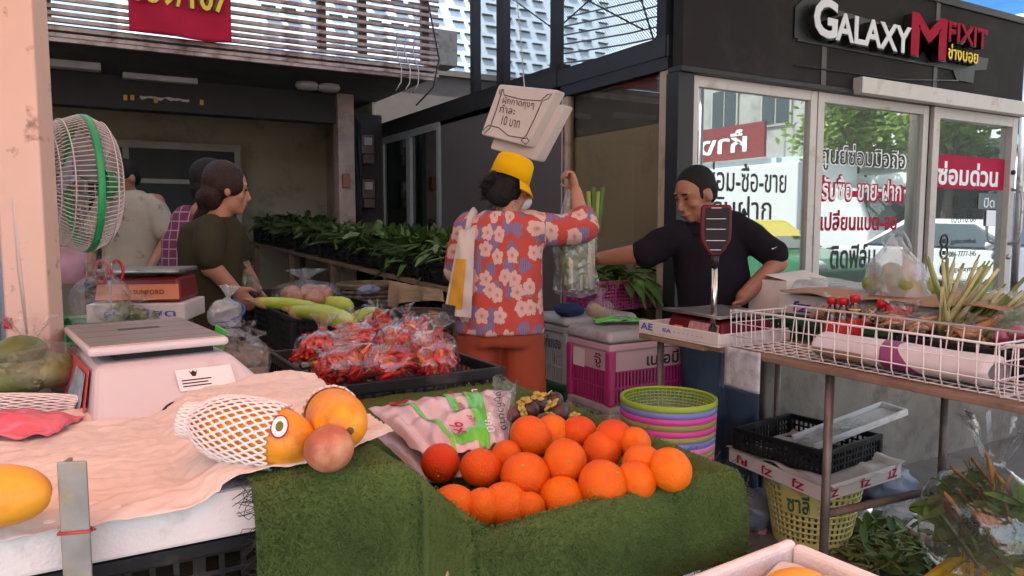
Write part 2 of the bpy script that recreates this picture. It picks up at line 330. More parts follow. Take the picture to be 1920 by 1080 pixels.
sign_word('G', LETW, 3.75, 3.965, 2.455, .225, .03); sign_word('ALAXY', LETW, 3.95, 4.70, 2.455, .165, .025)
sign_word('M', LETR, 4.70, 5.10, 2.455, .27, .03); sign_word('FIXIT', LETR, 5.12, 5.60, 2.595, .125, .02); sign_word('ช่างบอย', LETY, 5.125, 5.49, 2.475, .1, .012)
for o in kiosk.children:                       # flat lettering was laid out in world space
    if o.name.startswith('lettering'): o.data.transform(Matrix.Translation(-Vector(KO)))
# side wall of the kiosk
kp('side_post', MB(KO).box((XW - .01, YK + .055, .7), (XW + .04, YK + .125, 2.2)), ALUB, bev=.003)
kp('side_rail', MB(KO).box((XW - .02, YK + .05, 2.2), (XW + .05, 4.2, 2.27)), BLACKM)
kp('side_post', MB(KO).box((XW - .01, 4.13, .7), (XW + .04, 4.19, 2.2)), ALUB, bev=.003)
kp('side_pane', MB(KO).box((XW + .01, YK + .12, .75), (XW + .016, 4.14, 2.2)), KGS)
kp('side_base', MB(KO).box((XW, YK + .05, .0), (XW + .04, 4.2, .75)), DARKW)
# mesh cage over the side wall
cage_bot, cage_top = 2.38, 3.3
for y in (3.16, 4.24, 4.96, 5.44): kp('cage_post', MB(KO).box((XW - .03, y, 2.27), (XW + .03, y + (.11 if y == 4.96 else .075), cage_top)), BLACKM)
kp('cage_rail', MB(KO).box((XW - .025, 3.14, 2.27), (XW + .025, 5.52, 2.38)), BLACKM)
kp('cage_rail', MB(KO).box((XW, YK + .08, ZF1 + .0), (XW + .9, YK + .12, ZF1 + .06)), BLACKM)
mm = MB(KO); y0, y1, z0, z1 = 3.16, 5.5, 2.38, 3.3; st = .021; H_ = z1 - z0
for sgn in (1, -1):
    k = y0 - H_
    while k < y1:
        # clip the diagonal (k + t, z0 + t)
        ta, tb = max(0, y0 - k), min(H_, y1 - k)
        if tb > ta:
            za, zb = (z0 + ta, z0 + tb) if sgn > 0 else (z1 - ta, z1 - tb)
            n = .0028
            mm.add([(XW - .033, k + ta - n, za), (XW - .033, k + ta + n, za), (XW - .033, k + tb + n, zb), (XW - .033, k + tb - n, zb)], [(0, 1, 2, 3)])
        k += st
kp('wire_mesh', mm, BLACKM, kind='stuff')
for a_, b_, c_ in (((XW + .3, 5.0, 3.5), (XW + .25, 4.3, 2.9), (XW + .1, 3.5, 2.5)), ((XW + .15, 5.3, 3.2), (XW + .2, 4.6, 2.75), (XW + .25, 4.0, 2.95)), ((XW + .1, 3.9, 3.4), (XW + .12, 3.6, 2.8), (XW + .1, 3.4, 2.4))): kp('loose_cable', MB(KO).tube([a_, b_, c_], .006, 5), BLACKM)
kp('loose_cable', MB(KO).tube([(XE - .9, YK - .07, 2.36), (XE - 1.6, YK - .072, 2.30), (XE - 2.6, YK - .07, 2.29)], .005, 5), RET)

# ---------------------------------------------------------------- side partition (grey boards and sliding window)
PO = (XW, 6.2, 0)
pw = thing('partition_wall', 'dark grey board partition with sliding window beside the vegetable rack', 'wall', PO)
for a, b in ((4.2, 5.1), (5.106, 6.16)): part(pw, 'board', MB(PO).box((XW, a, 0), (XW + .04, b, 2.4)), DARKW)
part(pw, 'edge_trim', MB(PO).box((XW - .012, 4.185, .7), (XW + .02, 4.199, 2.27)), ALU)
part(pw, 'red_edge', MB(PO).box((XW - .014, 4.165, .7), (XW - .001, 4.183, 2.1)), M('rust_red', (.28, .07, .04), .7, dirt=((.03, .02, .02), .6, 4)))
part(pw, 'top_rail', MB(PO).box((XW - .02, 4.2, 2.27), (XW + .06, 7.7, 2.42)), BLACKM)
part(pw, 'lower_board', MB(PO).box((XW, 6.166, 0), (XW + .04, 7.66, .9)), DARKW)
wf = part(pw, 'window_frame', MB(PO).box((XW - .02, 6.17, .9), (XW + .04, 6.23, 2.27)).box((XW - .02, 7.6, .9), (XW + .04, 7.68, 2.27)).box((XW - .018, 6.23, 2.2), (XW + .038, 7.6, 2.269)).box((XW - .03, 6.83, .9), (XW + .03, 6.93, 2.2)), M('grey_aluminium', (.27, .27, .27), .4, .2), bev=.003)
for a, b in ((6.23, 6.83), (6.93, 7.6)): part(wf, 'pane', MB(PO).box((XW, a, .9), (XW + .006, b, 2.2)), glass('dark_glass', (.1, .12, .11), .04) if a < 6.5 else bpy.data.materials['dark_glass'])

# ---------------------------------------------------------------- open shop house on the other side of the lane
SO = (1.2, 6.23, 0)
sh = thing('shop_house', 'dark open shop house with rusty roller grille under its upper floor', 'building', SO)
def sp(name, mb, mat, **k): return part(sh, name, mb, mat, **k)
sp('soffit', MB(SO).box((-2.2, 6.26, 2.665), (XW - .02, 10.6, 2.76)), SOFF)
sp('lintel', MB(SO).box((-2.2, 7.5, 2.375), (2.26, 7.7, 2.664)), M('dark_lintel', (.045, .04, .04), .7))
sp('rear_wall', MB(SO).box((-2.2, 9.6, 0), (XW - .02, 9.75, 2.664)), CREAM)
sp('side_wall', MB(SO).box((-2.35, 6.3, 0), (-2.2, 9.6, 2.664)), CREAM)
sp('side_wall', MB(SO).box((XW - .06, 7.8, 0), (XW - .02, 9.6, 2.664)), CREAM)
sp('roof_edge', MB(SO).box((XW - .0, 6.3, 2.8), (XW + .24, 6.55, 3.12)), M('grey_concrete_edge', (.3, .27, .24), .9, dirt=((.12, .1, .09), .4, 4)), bev=.01)
sp('pillar', MB(SO).box((2.27, 7.45, 0), (2.44, 7.62, 2.664)), M('pale_pillar', (.5, .36, .3), .8, dirt=((.2, .12, .1), .35, 4)), bev=.006)
sp('back_board', MB(SO).box((2.441, 7.6, .6), (2.79, 7.64, 2.5)), M('dark_board', (.03, .022, .02), .8))
METW = M('meter_grey', (.36, .34, .32), .5); METG = glass('meter_glass', (.55, .55, .5), .1)
for k, z in enumerate((2.08, 1.62, 1.17)):
    mt = sp('electric_meter', MB(SO).box((2.54, 7.52, z), (2.68, 7.598, z + .2)), M('meter_brown', (.1, .06, .045), .5) if k == 0 else bpy.data.materials['meter_brown'], bev=.012)
    part(mt, 'dial', MB(SO).box((2.565, 7.508, z + .09), (2.65, 7.519, z + .17)), METW, bev=.004)
    part(mt, 'terminal_cover', MB(SO).box((2.55, 7.5, z - .1), (2.67, 7.597, z - .004)), bpy.data.materials['meter_brown'], bev=.01)
random.seed(5)
for k in range(7):
    x = 2.46 + .015 * k; z0 = 2.5 - .02 * k
    sp('cable', MB(SO).tube([(x, 7.58, z0), (x - .03 + .02 * random.random(), 7.55, 2.2), (x + .03 * random.random(), 7.56, 1.8), (x - .02, 7.55, 1.5), (x + .03, 7.57, 1.05)], .009, 6), BLACKM)
sp('junction_box', MB(SO).box((2.3, 7.4, 1.72), (2.37, 7.449, 1.86)), M('orange_box', (.35, .15, .08), .6), bev=.005)
# roller grille
SLATM = M('rusty_slat', (.42, .3, .26), .55, .2, var=.25, vs_=8, dirt=((.16, .06, .035), .5, 5))
sm = MB().box((-1.85, -.006, -.015), (XW - 1.2, .012, .015)).mesh('slat'); sm.materials.append(SLATM)
z = 2.675; k = 0
while z < 3.7:
    o = part(sh, 'slat', sm, None, loc=(0, -.03 + .012 * math.sin(k * 2.1), z)); o.rotation_euler = (R(-18 + 9 * math.sin(k * 1.7)), R(.12 * math.sin(k * 3.3)), 0)
    k += 1; z += .05 if k < 6 else .066
for x in (-.2, .8, 1.75, 2.1, 2.68): sp('grille_upright', MB(SO).box((x, 6.24, 2.78), (x + .07, 6.29, 4.2)), M('upright_brown', (.11, .07, .055), .7) if x < 0 else bpy.data.materials['upright_brown'])
sp('bottom_bar', MB(SO).box((-.65, 6.2, 2.63), (XW - .02, 6.235, 2.672)), SLATM, bev=.004)
for x in (2.42, 2.5, 2.58): sp('hook_wire', MB(SO).tube([(x, 6.17, 3.0), (x - .02, 6.16, 2.85), (x + .03, 6.16, 2.7), (x + .02, 6.15, 2.58), (x - .03, 6.15, 2.5)], .006, 5), STEEL)
sp('hanging_cable', MB(SO).tube([(2.7, 6.15, 3.3), (2.78, 6.1, 2.8), (2.72, 6.1, 2.55), (2.6, 6.2, 2.4)], .008, 5), BLACKM)
sp('tube_light', MB(SO).box((-.4, 7.0, 2.6), (.18, 7.12, 2.66)), M('fixture_white', (.6, .55, .5), .5), bev=.008)
sp('tube_light', MB(SO).box((.35, 7.3, 2.61), (.95, 7.4, 2.66)), bpy.data.materials['fixture_white'], bev=.008)
for x in (1.55, 1.75): sp('ceiling_lamp', MB(SO).lathe([(.001, .03), (.1, .03), (.11, 0), (.09, -.03), (.001, -.03)], (x + .3, 7.0, 2.625), 16), bpy.data.materials['fixture_white'])
BR = M('brass_hook', (.55, .3, .06), .4, .5)
for px, py in ((235, 183), (248, 183), (292, 188), (378, 192)):
    p = on_y(px, py, 7.47); sp('price_tag', MB(SO).cbox(p, (.035, .012, .05)), BR, bev=.004)
a, b = on_y(262, 179, 7.48), on_y(355, 188, 7.48)
sp('torn_paper', MB(SO).grid(lambda u, v: (a.x + (b.x - a.x) * u, 7.49, a.z - .02 * v - .03 * v * noise.noise((u * 9, 0, 3)) + .015 * noise.noise((u * 6, 1, 1))), 24, 2), PAPER)
# glazed inner counter window
GF = M('greenish_frame', (.4, .38, .3), .5)
iw = sp('inner_window', MB(SO).box((.0, 9.1, 2.18), (1.62, 9.16, 2.26)).box((.0, 9.1, .9), (.06, 9.16, 2.18)).box((.4, 9.1, .9), (.46, 9.16, 2.18)).box((1.55, 9.1, .9), (1.61, 9.16, 2.18)).box((.46, 9.1, 1.8), (1.55, 9.16, 1.85)), GF)
part(iw, 'pane', MB(SO).box((.46, 9.12, 1.85), (1.55, 9.126, 2.18)), M('dull_dark_glass', (.03, .033, .028), .6))
part(iw, 'lower_pane', MB(SO).box((.46, 9.118, .9), (1.55, 9.124, 1.8)), bpy.data.materials['dull_dark_glass']); part(iw, 'side_pane', MB(SO).box((.06, 9.119, .9), (.4, 9.125, 2.18)), bpy.data.materials['dull_dark_glass'])
part(iw, 'counter', MB(SO).box((-.02, 9.05, 0), (1.64, 9.55, .898)), DARKP)
for q, (x_, z_) in enumerate(((.55, 1.3), (.75, 1.33), (.95, 1.28), (1.2, 1.36), (1.35, 1.25))): part(iw, 'pinned_notice', MB(SO).box((x_, 9.108, z_), (x_ + .09, 9.112, z_ + .13)), PAPER if q % 2 else BLUEINK)
# house number cloth
BO = on_y(336, 72, 6.14)
bo = thing('number_banner', 'red cloth banner with yellow house number 339/107', 'banner', BO)
def clo(u, v): return (.349 + .70 * u, 6.13 + .012 * math.sin(u * 9 + v * 4) + .012 * noise.noise((u * 4, v * 4, 0)), 2.742 - .004 * u + .62 * v + .008 * math.sin(u * 7) * (1 - v))
part(bo, 'cloth', MB(BO).grid(clo, 36, 20), M('red_cloth', (.42, .012, .04), .85, spec=.2, var=.15, vs_=5), solid=.003)
for bold, mt, lift in ((.06, M('dark_outline', (.12, .06, .02), .7), .03), (.02, LETY, .034)):
    t_ = text(bo, 'lettering', '339/107', mt, Vector((.375, 6.13, 2.955)) , Vector((1.025, 6.13, 2.945)), (0, 0, 1), .19, bold, 0, lift); t_.data.transform(Matrix.Translation(-BO))
# ================================================================ far buildings, street across, canopies
BLOCK = M('pale_block_wall', (.5, .62, .7), .8, var=.06, vs_=.7)
fb = thing('ventilated_building', 'pale blue-white block building with rows of dark ventilation slots', 'building', (6, 14, 0))
FO = (6, 14, 0)
part(fb, 'wall', MB(FO).box((1.0, 14.05, 0), (16, 22, 11)), BLOCK)
sm = MB().box((-.125, -.02, -.016), (.125, .03, .016)).mesh('vent_slot'); sm.materials.append(M('slot_dark', (.02, .025, .03), .8))
random.seed(2)
for r_ in range(15):
    for c_ in range(19):
        x = 3.0 + c_ * .41 + (.0 if c_ % 3 else .05) + (.09 if r_ % 2 else 0); z = 4.35 + r_ * .225
        part(fb, 'vent_slot', sm, None, loc=(x - 6, .035, z))
lo = thing('low_parapet', 'dark low parapet roof behind the mesh cage', 'building', (4, 9.7, 0))
part(lo, 'wall', MB((4, 9.7, 0)).box((2.95, 9.7, 0), (9.5, 12, 3.42)), M('sooty_wall', (.07, .058, .05), .9))
part(lo, 'coping', MB((4, 9.7, 0)).box((2.9, 9.62, 3.42), (9.55, 9.95, 3.5)), bpy.data.materials['sooty_wall'])
# shop houses across the road
def facade(name, label, y0, y1, h, wall, sign, x=19):
    O = (x, (y0 + y1) / 2, 0); b = thing(name, label, 'building', O)
    part(b, 'wall', MB(O).box((x, y0, 0), (x + 9, y1, h)), wall)
    part(b, 'balcony', MB(O).box((x - 1.1, y0 + .1, 3.1), (x - .002, y1 - .1, 3.3)), BLOCK)
    if sign:
        s_ = part(b, 'sign_board', MB(O).box((x - 1.3, y0 + .4, 3.35), (x - 1.2, y1 - .4, 4.4)), sign)
    else:
        for k in range(int((y1 - y0) / .3)): part(b, 'rail_bar', MB(O).box((x - 1.1, y0 + .15 + k * .3, 3.3), (x - 1.06, y0 + .19 + k * .3, 4.2)), STEEL)
    WD = bpy.data.materials.get('far_window') or M('far_window', (.05, .07, .08), .2)
    for fz in range(3):
        z = 4.7 + 2.9 * fz - (.3 if fz == 0 else 0)
        if z + 1.6 > h: break
        n = max(2, int((y1 - y0) / 2))
        for k in range(n):
            yy = y0 + (k + .5) * (y1 - y0) / n
            wn = part(b, 'window', MB(O).box((x - .06, yy - .6, z), (x - .002, yy + .6, z + 1.5)), bpy.data.materials['white_aluminium'])
            part(wn, 'pane', MB(O).box((x - .075, yy - .52, z + .08), (x - .061, yy - .03, z + 1.42)).box((x - .075, yy + .03, z + .08), (x - .061, yy + .52, z + 1.42)), WD)
    part(b, 'shopfront', MB(O).box((x - .05, y0 + .4, .1), (x - .003, y1 - .4, 2.8)), WD)
    aw = part(b, 'awning', MB(O).poly([(x - 2.6, y0 + .1, 2.5), (x - .06, y0 + .1, 3.05), (x - .06, y0 + .1, 2.98), (x - 2.6, y0 + .1, 2.2)], (0, y1 - y0 - .2, 0)), M('awning_white', (.75, .75, .74), .7) if 'awning_white' not in bpy.data.materials else bpy.data.materials['awning_white'])
    return b
GREYW = M('grey_render', (.45, .44, .42), .85, var=.1, vs_=.5, dirt=((.25, .24, .22), .4, 1)); WHW = M('white_render', (.72, .71, .68), .85, var=.06, vs_=.5)
rb = facade('shop_house', 'grey shop house with long red sign board across the road', -15.5, -9, 10, GREYW, M('faded_red_sign', (.2, .02, .025), .7))
text(rb, 'lettering', 'ห้างทอง', WHITEINK, (-1.31, 2.2, 3.55), (-1.31, -2.2, 3.55), (0, 0, 1), .7, .02, 0, .01)
facade('shop_house', 'white shop house with railed balcony across the road', -9, -3, 9, WHW, None)
facade('shop_house', 'pale shop house with white awning nearest the junction', -3, 4, 8, WHW, None)
facade('shop_house', 'grey shop house behind the white van', 4, 14, 9, GREYW, None)
# vehicles
TYRE = M('tyre_rubber', (.02, .02, .02), .8); RIM = M('wheel_rim', (.4, .4, .42), .35, .8); CARGL = glass('car_glass', (.12, .14, .15), .15)
LAMPW = M('lamp_glass', (.6, .6, .6), .15); LAMPR = M('tail_lamp', (.4, .01, .01), .2)
def vehicle(name, label, cat, loc, rz, L, W, Ht, prof, glassp, c_low, c_up, split):
    v = thing(name, label, cat, loc, rz)
    pl = [p for p in prof]
    def hull(pts, wlo, who):
        mb = MB(); n = len(pts); z0, z1 = min(p[1] for p in pts), max(p[1] for p in pts)
        ws = [wlo + (who - wlo) * ((p[1] - z0) / max(1e-6, z1 - z0)) for p in pts]
        mb.add([(p[0], -w_ / 2, p[1]) for p, w_ in zip(pts, ws)] + [(p[0], w_ / 2, p[1]) for p, w_ in zip(pts, ws)],
               [tuple(range(n)), tuple(range(n, 2 * n))[::-1]] + [(i, n + i, n + (i + 1) % n, (i + 1) % n) for i in range(n)]); return mb
    bd = part(v, 'body', hull(pl, W, W * .97), c_low, bev=.06, seg=3)
    if c_up: part(v, 'cabin', hull(glassp, W * .96, W * .78), c_up, bev=.08, seg=3)
    gp = [(p[0] * .93 + .02, (p[1] - glassp[0][1]) * .8 + glassp[0][1] + .03) for p in glassp]
    part(v, 'side_window', hull(gp, W * .985, W * .84), CARGL, bev=.02)
    ws = [(p[0] * 1.005, (p[1] - glassp[0][1]) * .86 + glassp[0][1] + .03) for p in glassp]
    part(v, 'windscreen', hull(ws, W * .8, W * .66), CARGL, bev=.02)
    for sx in (-1, 1):
        for sy in (-1, 1):
            wh = part(v, 'wheel', MB().tube([(sx * L * .3, sy * (W / 2 - .2), .32), (sx * L * .3, sy * (W / 2 + .01), .32)], .32, 24), TYRE)
            part(wh, 'rim', MB().tube([(sx * L * .3, sy * (W / 2), .32), (sx * L * .3, sy * (W / 2 + .02), .32)], .2, 18), RIM)
    for sy in (-1, 1):
        part(v, 'headlight', MB().ell((L / 2 - .12, sy * W * .36, .68), (.12, .18, .1)), LAMPW); part(v, 'tail_lamp', MB().ell((-L / 2 + .08, sy * W * .38, .78), (.08, .13, .12)), LAMPR)
        part(v, 'mirror', MB().ell((L * .18, sy * (W / 2 + .09), 1.0), (.06, .1, .08)), c_low)
    part(v, 'bumper', MB().box((L / 2 - .06, -W * .46, .28), (L / 2 + .05, W * .46, .48)), BLACKM, bev=.03)
    return v
YEL = M('taxi_yellow', (.75, .55, .01), .25, coat=.5, var=.02); GRN = M('taxi_green', (.01, .16, .06), .25, coat=.5, var=.02); CWH = M('car_white', (.75, .75, .75), .25, coat=.5, var=.02)
sed = [(-2.2, .35), (2.2, .35), (2.25, .62), (2.1, .78), (1.15, .92), (-1.5, .95), (-2.2, .9), (-2.25, .6)]; sedc = [(1.2, .9), (.45, 1.42), (-.85, 1.45), (-1.65, .93)]
vehicle('taxi', 'yellow and green taxi mirrored in the shop window', 'taxi', (10.6, -3.6, .004), R(90), 4.5, 1.72, 1.45, sed, sedc, GRN, YEL, .9)
van = [(-2.3, .35), (2.2, .35), (2.3, .7), (2.05, 1.0), (1.2, 1.08), (-2.3, 1.1)]; vanc = [(1.75, 1.04), (1.05, 1.85), (-2.2, 1.9), (-2.3, 1.06)]
vehicle('white_van', 'white van parked in the road beyond the shop door', 'van', (10.7, 5.6, .004), R(90), 4.7, 1.75, 1.9, van, vanc, CWH, CWH, 1.0)
vehicle('white_car', 'white sedan in the middle lane of the road', 'car', (13.8, -1.2, .004), R(90), 4.5, 1.72, 1.45, sed, sedc, CWH, CWH, .9)
# box truck
tr = thing('box_truck', 'white box truck across the road in the window reflection', 'truck', (15, -6.5, .004), R(90))
part(tr, 'cargo_box', MB().box((-3.2, -1.05, .75), (1.4, 1.05, 2.75)), CWH, bev=.03); part(tr, 'chassis', MB().box((-3.1, -.8, .5), (3.0, .8, .749)), BLACKM)
part(tr, 'cab', MB().poly([(1.55, -1, .5), (3.1, -1, .5), (3.15, -1, 1.2), (2.75, -1, 2.1), (1.55, -1, 2.15)], (0, 2, 0)), CWH, bev=.06, seg=3)
part(tr, 'windscreen', MB().poly([(3.14, -.85, 1.3), (2.83, -.85, 2.0), (2.85, -.85, 2.0), (3.17, -.85, 1.3)], (0, 1.7, 0)), CARGL)
for sx in (-2.1, 2.3):
    for sy in (-1, 1):
        wh = part(tr, 'wheel', MB().tube([(sx, sy * .75, .42), (sx, sy * 1.02, .42)], .42, 24), TYRE); part(wh, 'rim', MB().tube([(sx, sy * 1.01, .42), (sx, sy * 1.03, .42)], .24, 16), RIM)
# street trees: trunk, limbs and leaf clumps
LEAF = M('tree_leaf', (.17, .26, .045), .6, var=.35, vs_=3, trans=.4)
BARK = M('bark', (.12, .09, .06), .9, bump=.6, bs=25)
def tree(label, loc, h, rad, seed):
    rn = random.Random(seed); t = thing('street_tree', label, 'tree', loc)
    tb = MB(); top = Vector((.15, .1, h * .55)); tb.tube([(0, 0, 0), (.05, .03, h * .25), top], [.16, .12, .09], 10)
    tips = []
    for k in range(11):
        a = k * 2.4; e = Vector((math.cos(a) * rad * rn.uniform(.4, .85), math.sin(a) * rad * rn.uniform(.4, .85), h * rn.uniform(.6, .95))); m_ = top.lerp(e, .5) + Vector((0, 0, .15)); tb.tube([top - Vector((0, 0, .3 * rn.random())), m_, e], [.06, .035, .012], 6); tips += [e, m_]
    part(t, 'trunk', tb, BARK)
    lv = MB()
    for k in range(2600):
        c = rn.choice(tips) + Vector((rn.gauss(0, .32), rn.gauss(0, .32), rn.gauss(0, .26))) * rad * .6
        u = Vector((rn.gauss(0, 1), rn.gauss(0, 1), rn.gauss(0, .5))).normalized(); v_ = u.orthogonal().normalized(); s_ = rn.uniform(.07, .14)
        lv.add([c - u * s_, c + v_ * s_ * .5, c + u * s_, c - v_ * s_ * .5], [(0, 1, 2, 3)])
    part(t, 'crown', lv, LEAF)
tree('bright green street tree behind the taxi', (16.7, -5.8, 0), 5.4, 1.7, 1); tree('bright green street tree near the white awning', (16.7, -3.4, 0), 5.0, 1.5, 2); tree('street tree by the grey shop house', (17.8, 9, 0), 6, 2, 3)
for k in range(7):
    z = 4.6 + .22 * k; y0 = 14; pts = [(8.9 + .1 * k, y0 - 40 * q / 16, z - .5 * math.sin(PI * (q / 16 * 3 % 1))) for q in range(17)]
    solo('power_cable', 'black overhead cable sagging along the road, number %s from the bottom' % ('one two three four five six seven'.split()[k]), 'cable', MB().tube(pts, .018, 5), BLACKM, group='overhead street cables')
up = thing('utility_pole', 'concrete utility pole carrying the street cables', 'pole', (9.05, .67, 0)); part(up, 'shaft', MB().tube([(0, 0, 0), (0, 0, 7)], [.14, .1], 12), CONCW); part(up, 'cross_arm', MB().box((-.6, -.05, 6.0), (.9, .05, 6.12)), BARK)
# canopies that shade the stalls (all above the picture)
PINKT = M('salmon_tarpaulin', (.8, .36, .245), .7, var=.05, trans=.52); BLUET = M('blue_tarpaulin', (.03, .16, .4), .6, var=.1, trans=.35); GREYT = M('milky_sheet_roof', (.5, .5, .47), .8, var=.1, trans=.26)  # grey sheet made translucent so sunlit roofs give fill from above
def canopy(label, x0, x1, y0, y1, z, sag, mat, hip, posts):
    O = ((x0 + x1) / 2, (y0 + y1) / 2, 0); c = thing('market_canopy', label, 'canopy', O)
    def f(u, v): return (x0 + (x1 - x0) * u, y0 + (y1 - y0) * v, z + hip * math.sin(PI * v) - sag * math.sin(PI * u) * .3)
    part(c, 'tarpaulin', MB(O).grid(f, 16, 16), mat)
    for x, y in posts: part(c, 'post', MB(O).tube([(x, y, 0), (x, y, z)], .03, 10), STEEL)
    part(c, 'edge_pipe', MB(O).tube([(x0, y0, z), (x1, y0, z), (x1, y1, z), (x0, y1, z)], .02, 8, closed=True), STEEL)
canopy('salmon pink tarpaulin over the fruit stall', -2.6, 1.95, -1.5, 2.3, 2.55, .1, PINKT, .35, ((-2.5, -1.4), (-2.5, 2.2)))
canopy('grey sheet roof over the walkway before the repair shop', 1.1, 6.9, -.9, 2.95, 3.3, 0, GREYT, .2, ((6.8, -.8),))
canopy('unseen grey sheet roof added to keep sun off the lane', -4.5, 2.75, .9, 6.6, 4.6, 0, GREYT, .3, ())  # roof added above view to block direct sun and soften the lane light
nw = thing('dimming_screen', 'unseen canvas screen added to dim the lane and shop house', 'light screen', (-2.9, 3.5, 0)); part(nw, 'canvas', MB((-2.9, 3.5, 0)).grid(lambda u, v: (-2.9 + .05 * math.sin(u * 20), .6 + 6.0 * u, 3.4 * v), 40, 8), M('dark_canvas', (.1, .09, .08), .9)); part(nw, 'pole', MB((-2.9, 3.5, 0)).tube([(-2.8, .6, 0), (-2.8, .6, 3.4)], .03, 8), STEEL)  # canvas screen added out of view to dim the lane and interior
canopy('blue tarpaulin roof beyond the repair shop', 6.75, 8.9, 3.2, 7.0, 3.5, .2, BLUET, .15, ((7.05, 3.4), (8.8, 6.9)))
# ================================================================ fruit stall in front
rnd = random.Random(7)
def sst(a, b, x): t = max(0, min(1, (x - a) / (b - a))); return t * t * (3 - 2 * t)
def lattice(mb, p0, ux, uz, W, H, nx, nz, bar, th, solid=0.0):
    p0, ux, uz = Vector(p0), Vector(ux).normalized(), Vector(uz).normalized(); n = ux.cross(uz)
    def bx(a, b, c, d, t=th):
        q = [p0 + ux * a + uz * c, p0 + ux * b + uz * c, p0 + ux * b + uz * d, p0 + ux * a + uz * d]
        mb.add([v - n * t / 2 for v in q] + [v + n * t / 2 for v in q], [(0, 1, 2, 3), (7, 6, 5, 4), (0, 4, 5, 1), (1, 5, 6, 2), (2, 6, 7, 3), (3, 7, 4, 0)])
    for i in range(nx + 1):
        c = W * i / nx; b = bar * (2.2 if solid and i % solid == 0 else 1); bx(max(0, c - b / 2), min(W, c + b / 2), 0, H)
    for j in range(nz + 1): c = H * j / nz; bx(0, W, max(0, c - bar / 2), min(H, c + bar / 2), th * .9)
def crate(name, label, loc, rz, w_, d_, h_, mat, cell=.028, group=None, bar=.008, solid=4, cat='crate', rim=.022):
    t = thing(name, label, cat, loc, rz, group); a, b = w_ / 2, d_ / 2; zz = h_ - rim
    for p0, ux, W in (((-a, -b, 0), (1, 0, 0), w_), ((a, -b, 0), (0, 1, 0), d_), ((a, b, 0), (-1, 0, 0), w_), ((-a, b, 0), (0, -1, 0), d_)):
        nx = max(4, round(W / cell / solid) * solid) if solid else max(2, round(W / cell))
        mb = MB(); lattice(mb, p0, ux, (0, 0, 1), W, zz, nx, max(2, round(zz / cell)), bar, .006, solid); part(t, 'side_wall', mb, mat)
    part(t, 'base', MB().box((-a + .003, -b + .003, .002), (a - .003, b - .003, .008)), mat)
    r = .012
    part(t, 'rim', MB().box((-a - r, -b - r, zz), (a + r, -b + .004, h_)).box((-a - r, b - .004, zz), (a + r, b + r, h_)).box((-a - r, -b + .004, zz + .001), (-a + .004, b - .004, h_ - .001)).box((a - .004, -b + .004, zz + .001), (a + r, b - .004, h_ - .001)), mat, bev=.003)
    for sx in (-1, 1):
        for sy in (-1, 1): part(t, 'corner_post', MB().cbox((sx * a, sy * b, zz / 2), (.026, .026, zz)), mat, bev=.006)
    return t
def bag_fn(rx, ry, rz_, seed, fold=.14, neck=.25):
    """closed pouch, gathered to a neck and a flared tail at the top"""
    def f(u, v):
        a = u * 2 * PI; q = Vector((math.cos(a) * 1.7, math.sin(a) * 1.7, v * 3 + seed * 7.3)); n = noise.noise(q) * fold + noise.noise(q * 3.1) * fold * .5
        if v < .72: t = v / .72; r = math.sin(PI * (.04 + .88 * t)) ** .55; z = -math.cos(PI * t * .93) * .5 + .5; k = 1 + n
        elif v < .82: t = (v - .72) / .1; r = .38 * (1 - t) + neck * .42 * t; z = 1.0 + .12 * t; k = 1 + n * 1.5
        else: t = (v - .82) / .18; r = neck * .42 + neck * 1.5 * t; z = 1.12 + .42 * t; k = 1 + n * 3 + .3 * t * math.sin(a * 7 + seed)
        return (rx * r * k * math.cos(a), ry * r * k * math.sin(a), z * rz_)
    return f
def plastic_bag(parent, rx, ry, rz_, seed, mat=None, name='plastic', o=None):
    mb = MB(); mb.grid(bag_fn(rx, ry, rz_, seed), 30, 26, True)
    return part(parent, name, mb, mat or CLEAR)

# ---- stall frame: table carrying boards
WOOD = M('old_plywood', (.2, .13, .08), .8, var=.2, dirt=((.1, .07, .05), .4, 5))
SO2 = (.2, 2.4, 0)
st = thing('fruit_stall', 'low wooden stall table under the fruit and turf', 'table', SO2)
part(st, 'table_top', MB(SO2).box((-.75, 1.5, .80), (.56, 2.75, .84)), WOOD); part(st, 'table_top', MB(SO2).box((.57, 1.5, .80), (1.1, 4.2, .838)), WOOD); part(st, 'table_top', MB(SO2).box((-.75, 1.12, .74), (1.04, 1.5, .78)), WOOD)
for x, ys_ in ((-.7, (1.2, 2.6)), (.6, (4.1,)), (1.0, (1.2, 2.7, 4.1))):
    for y in ys_: part(st, 'leg', MB(SO2).box((x, y, 0), (x + .04, y + .04, .74)), STEEL)
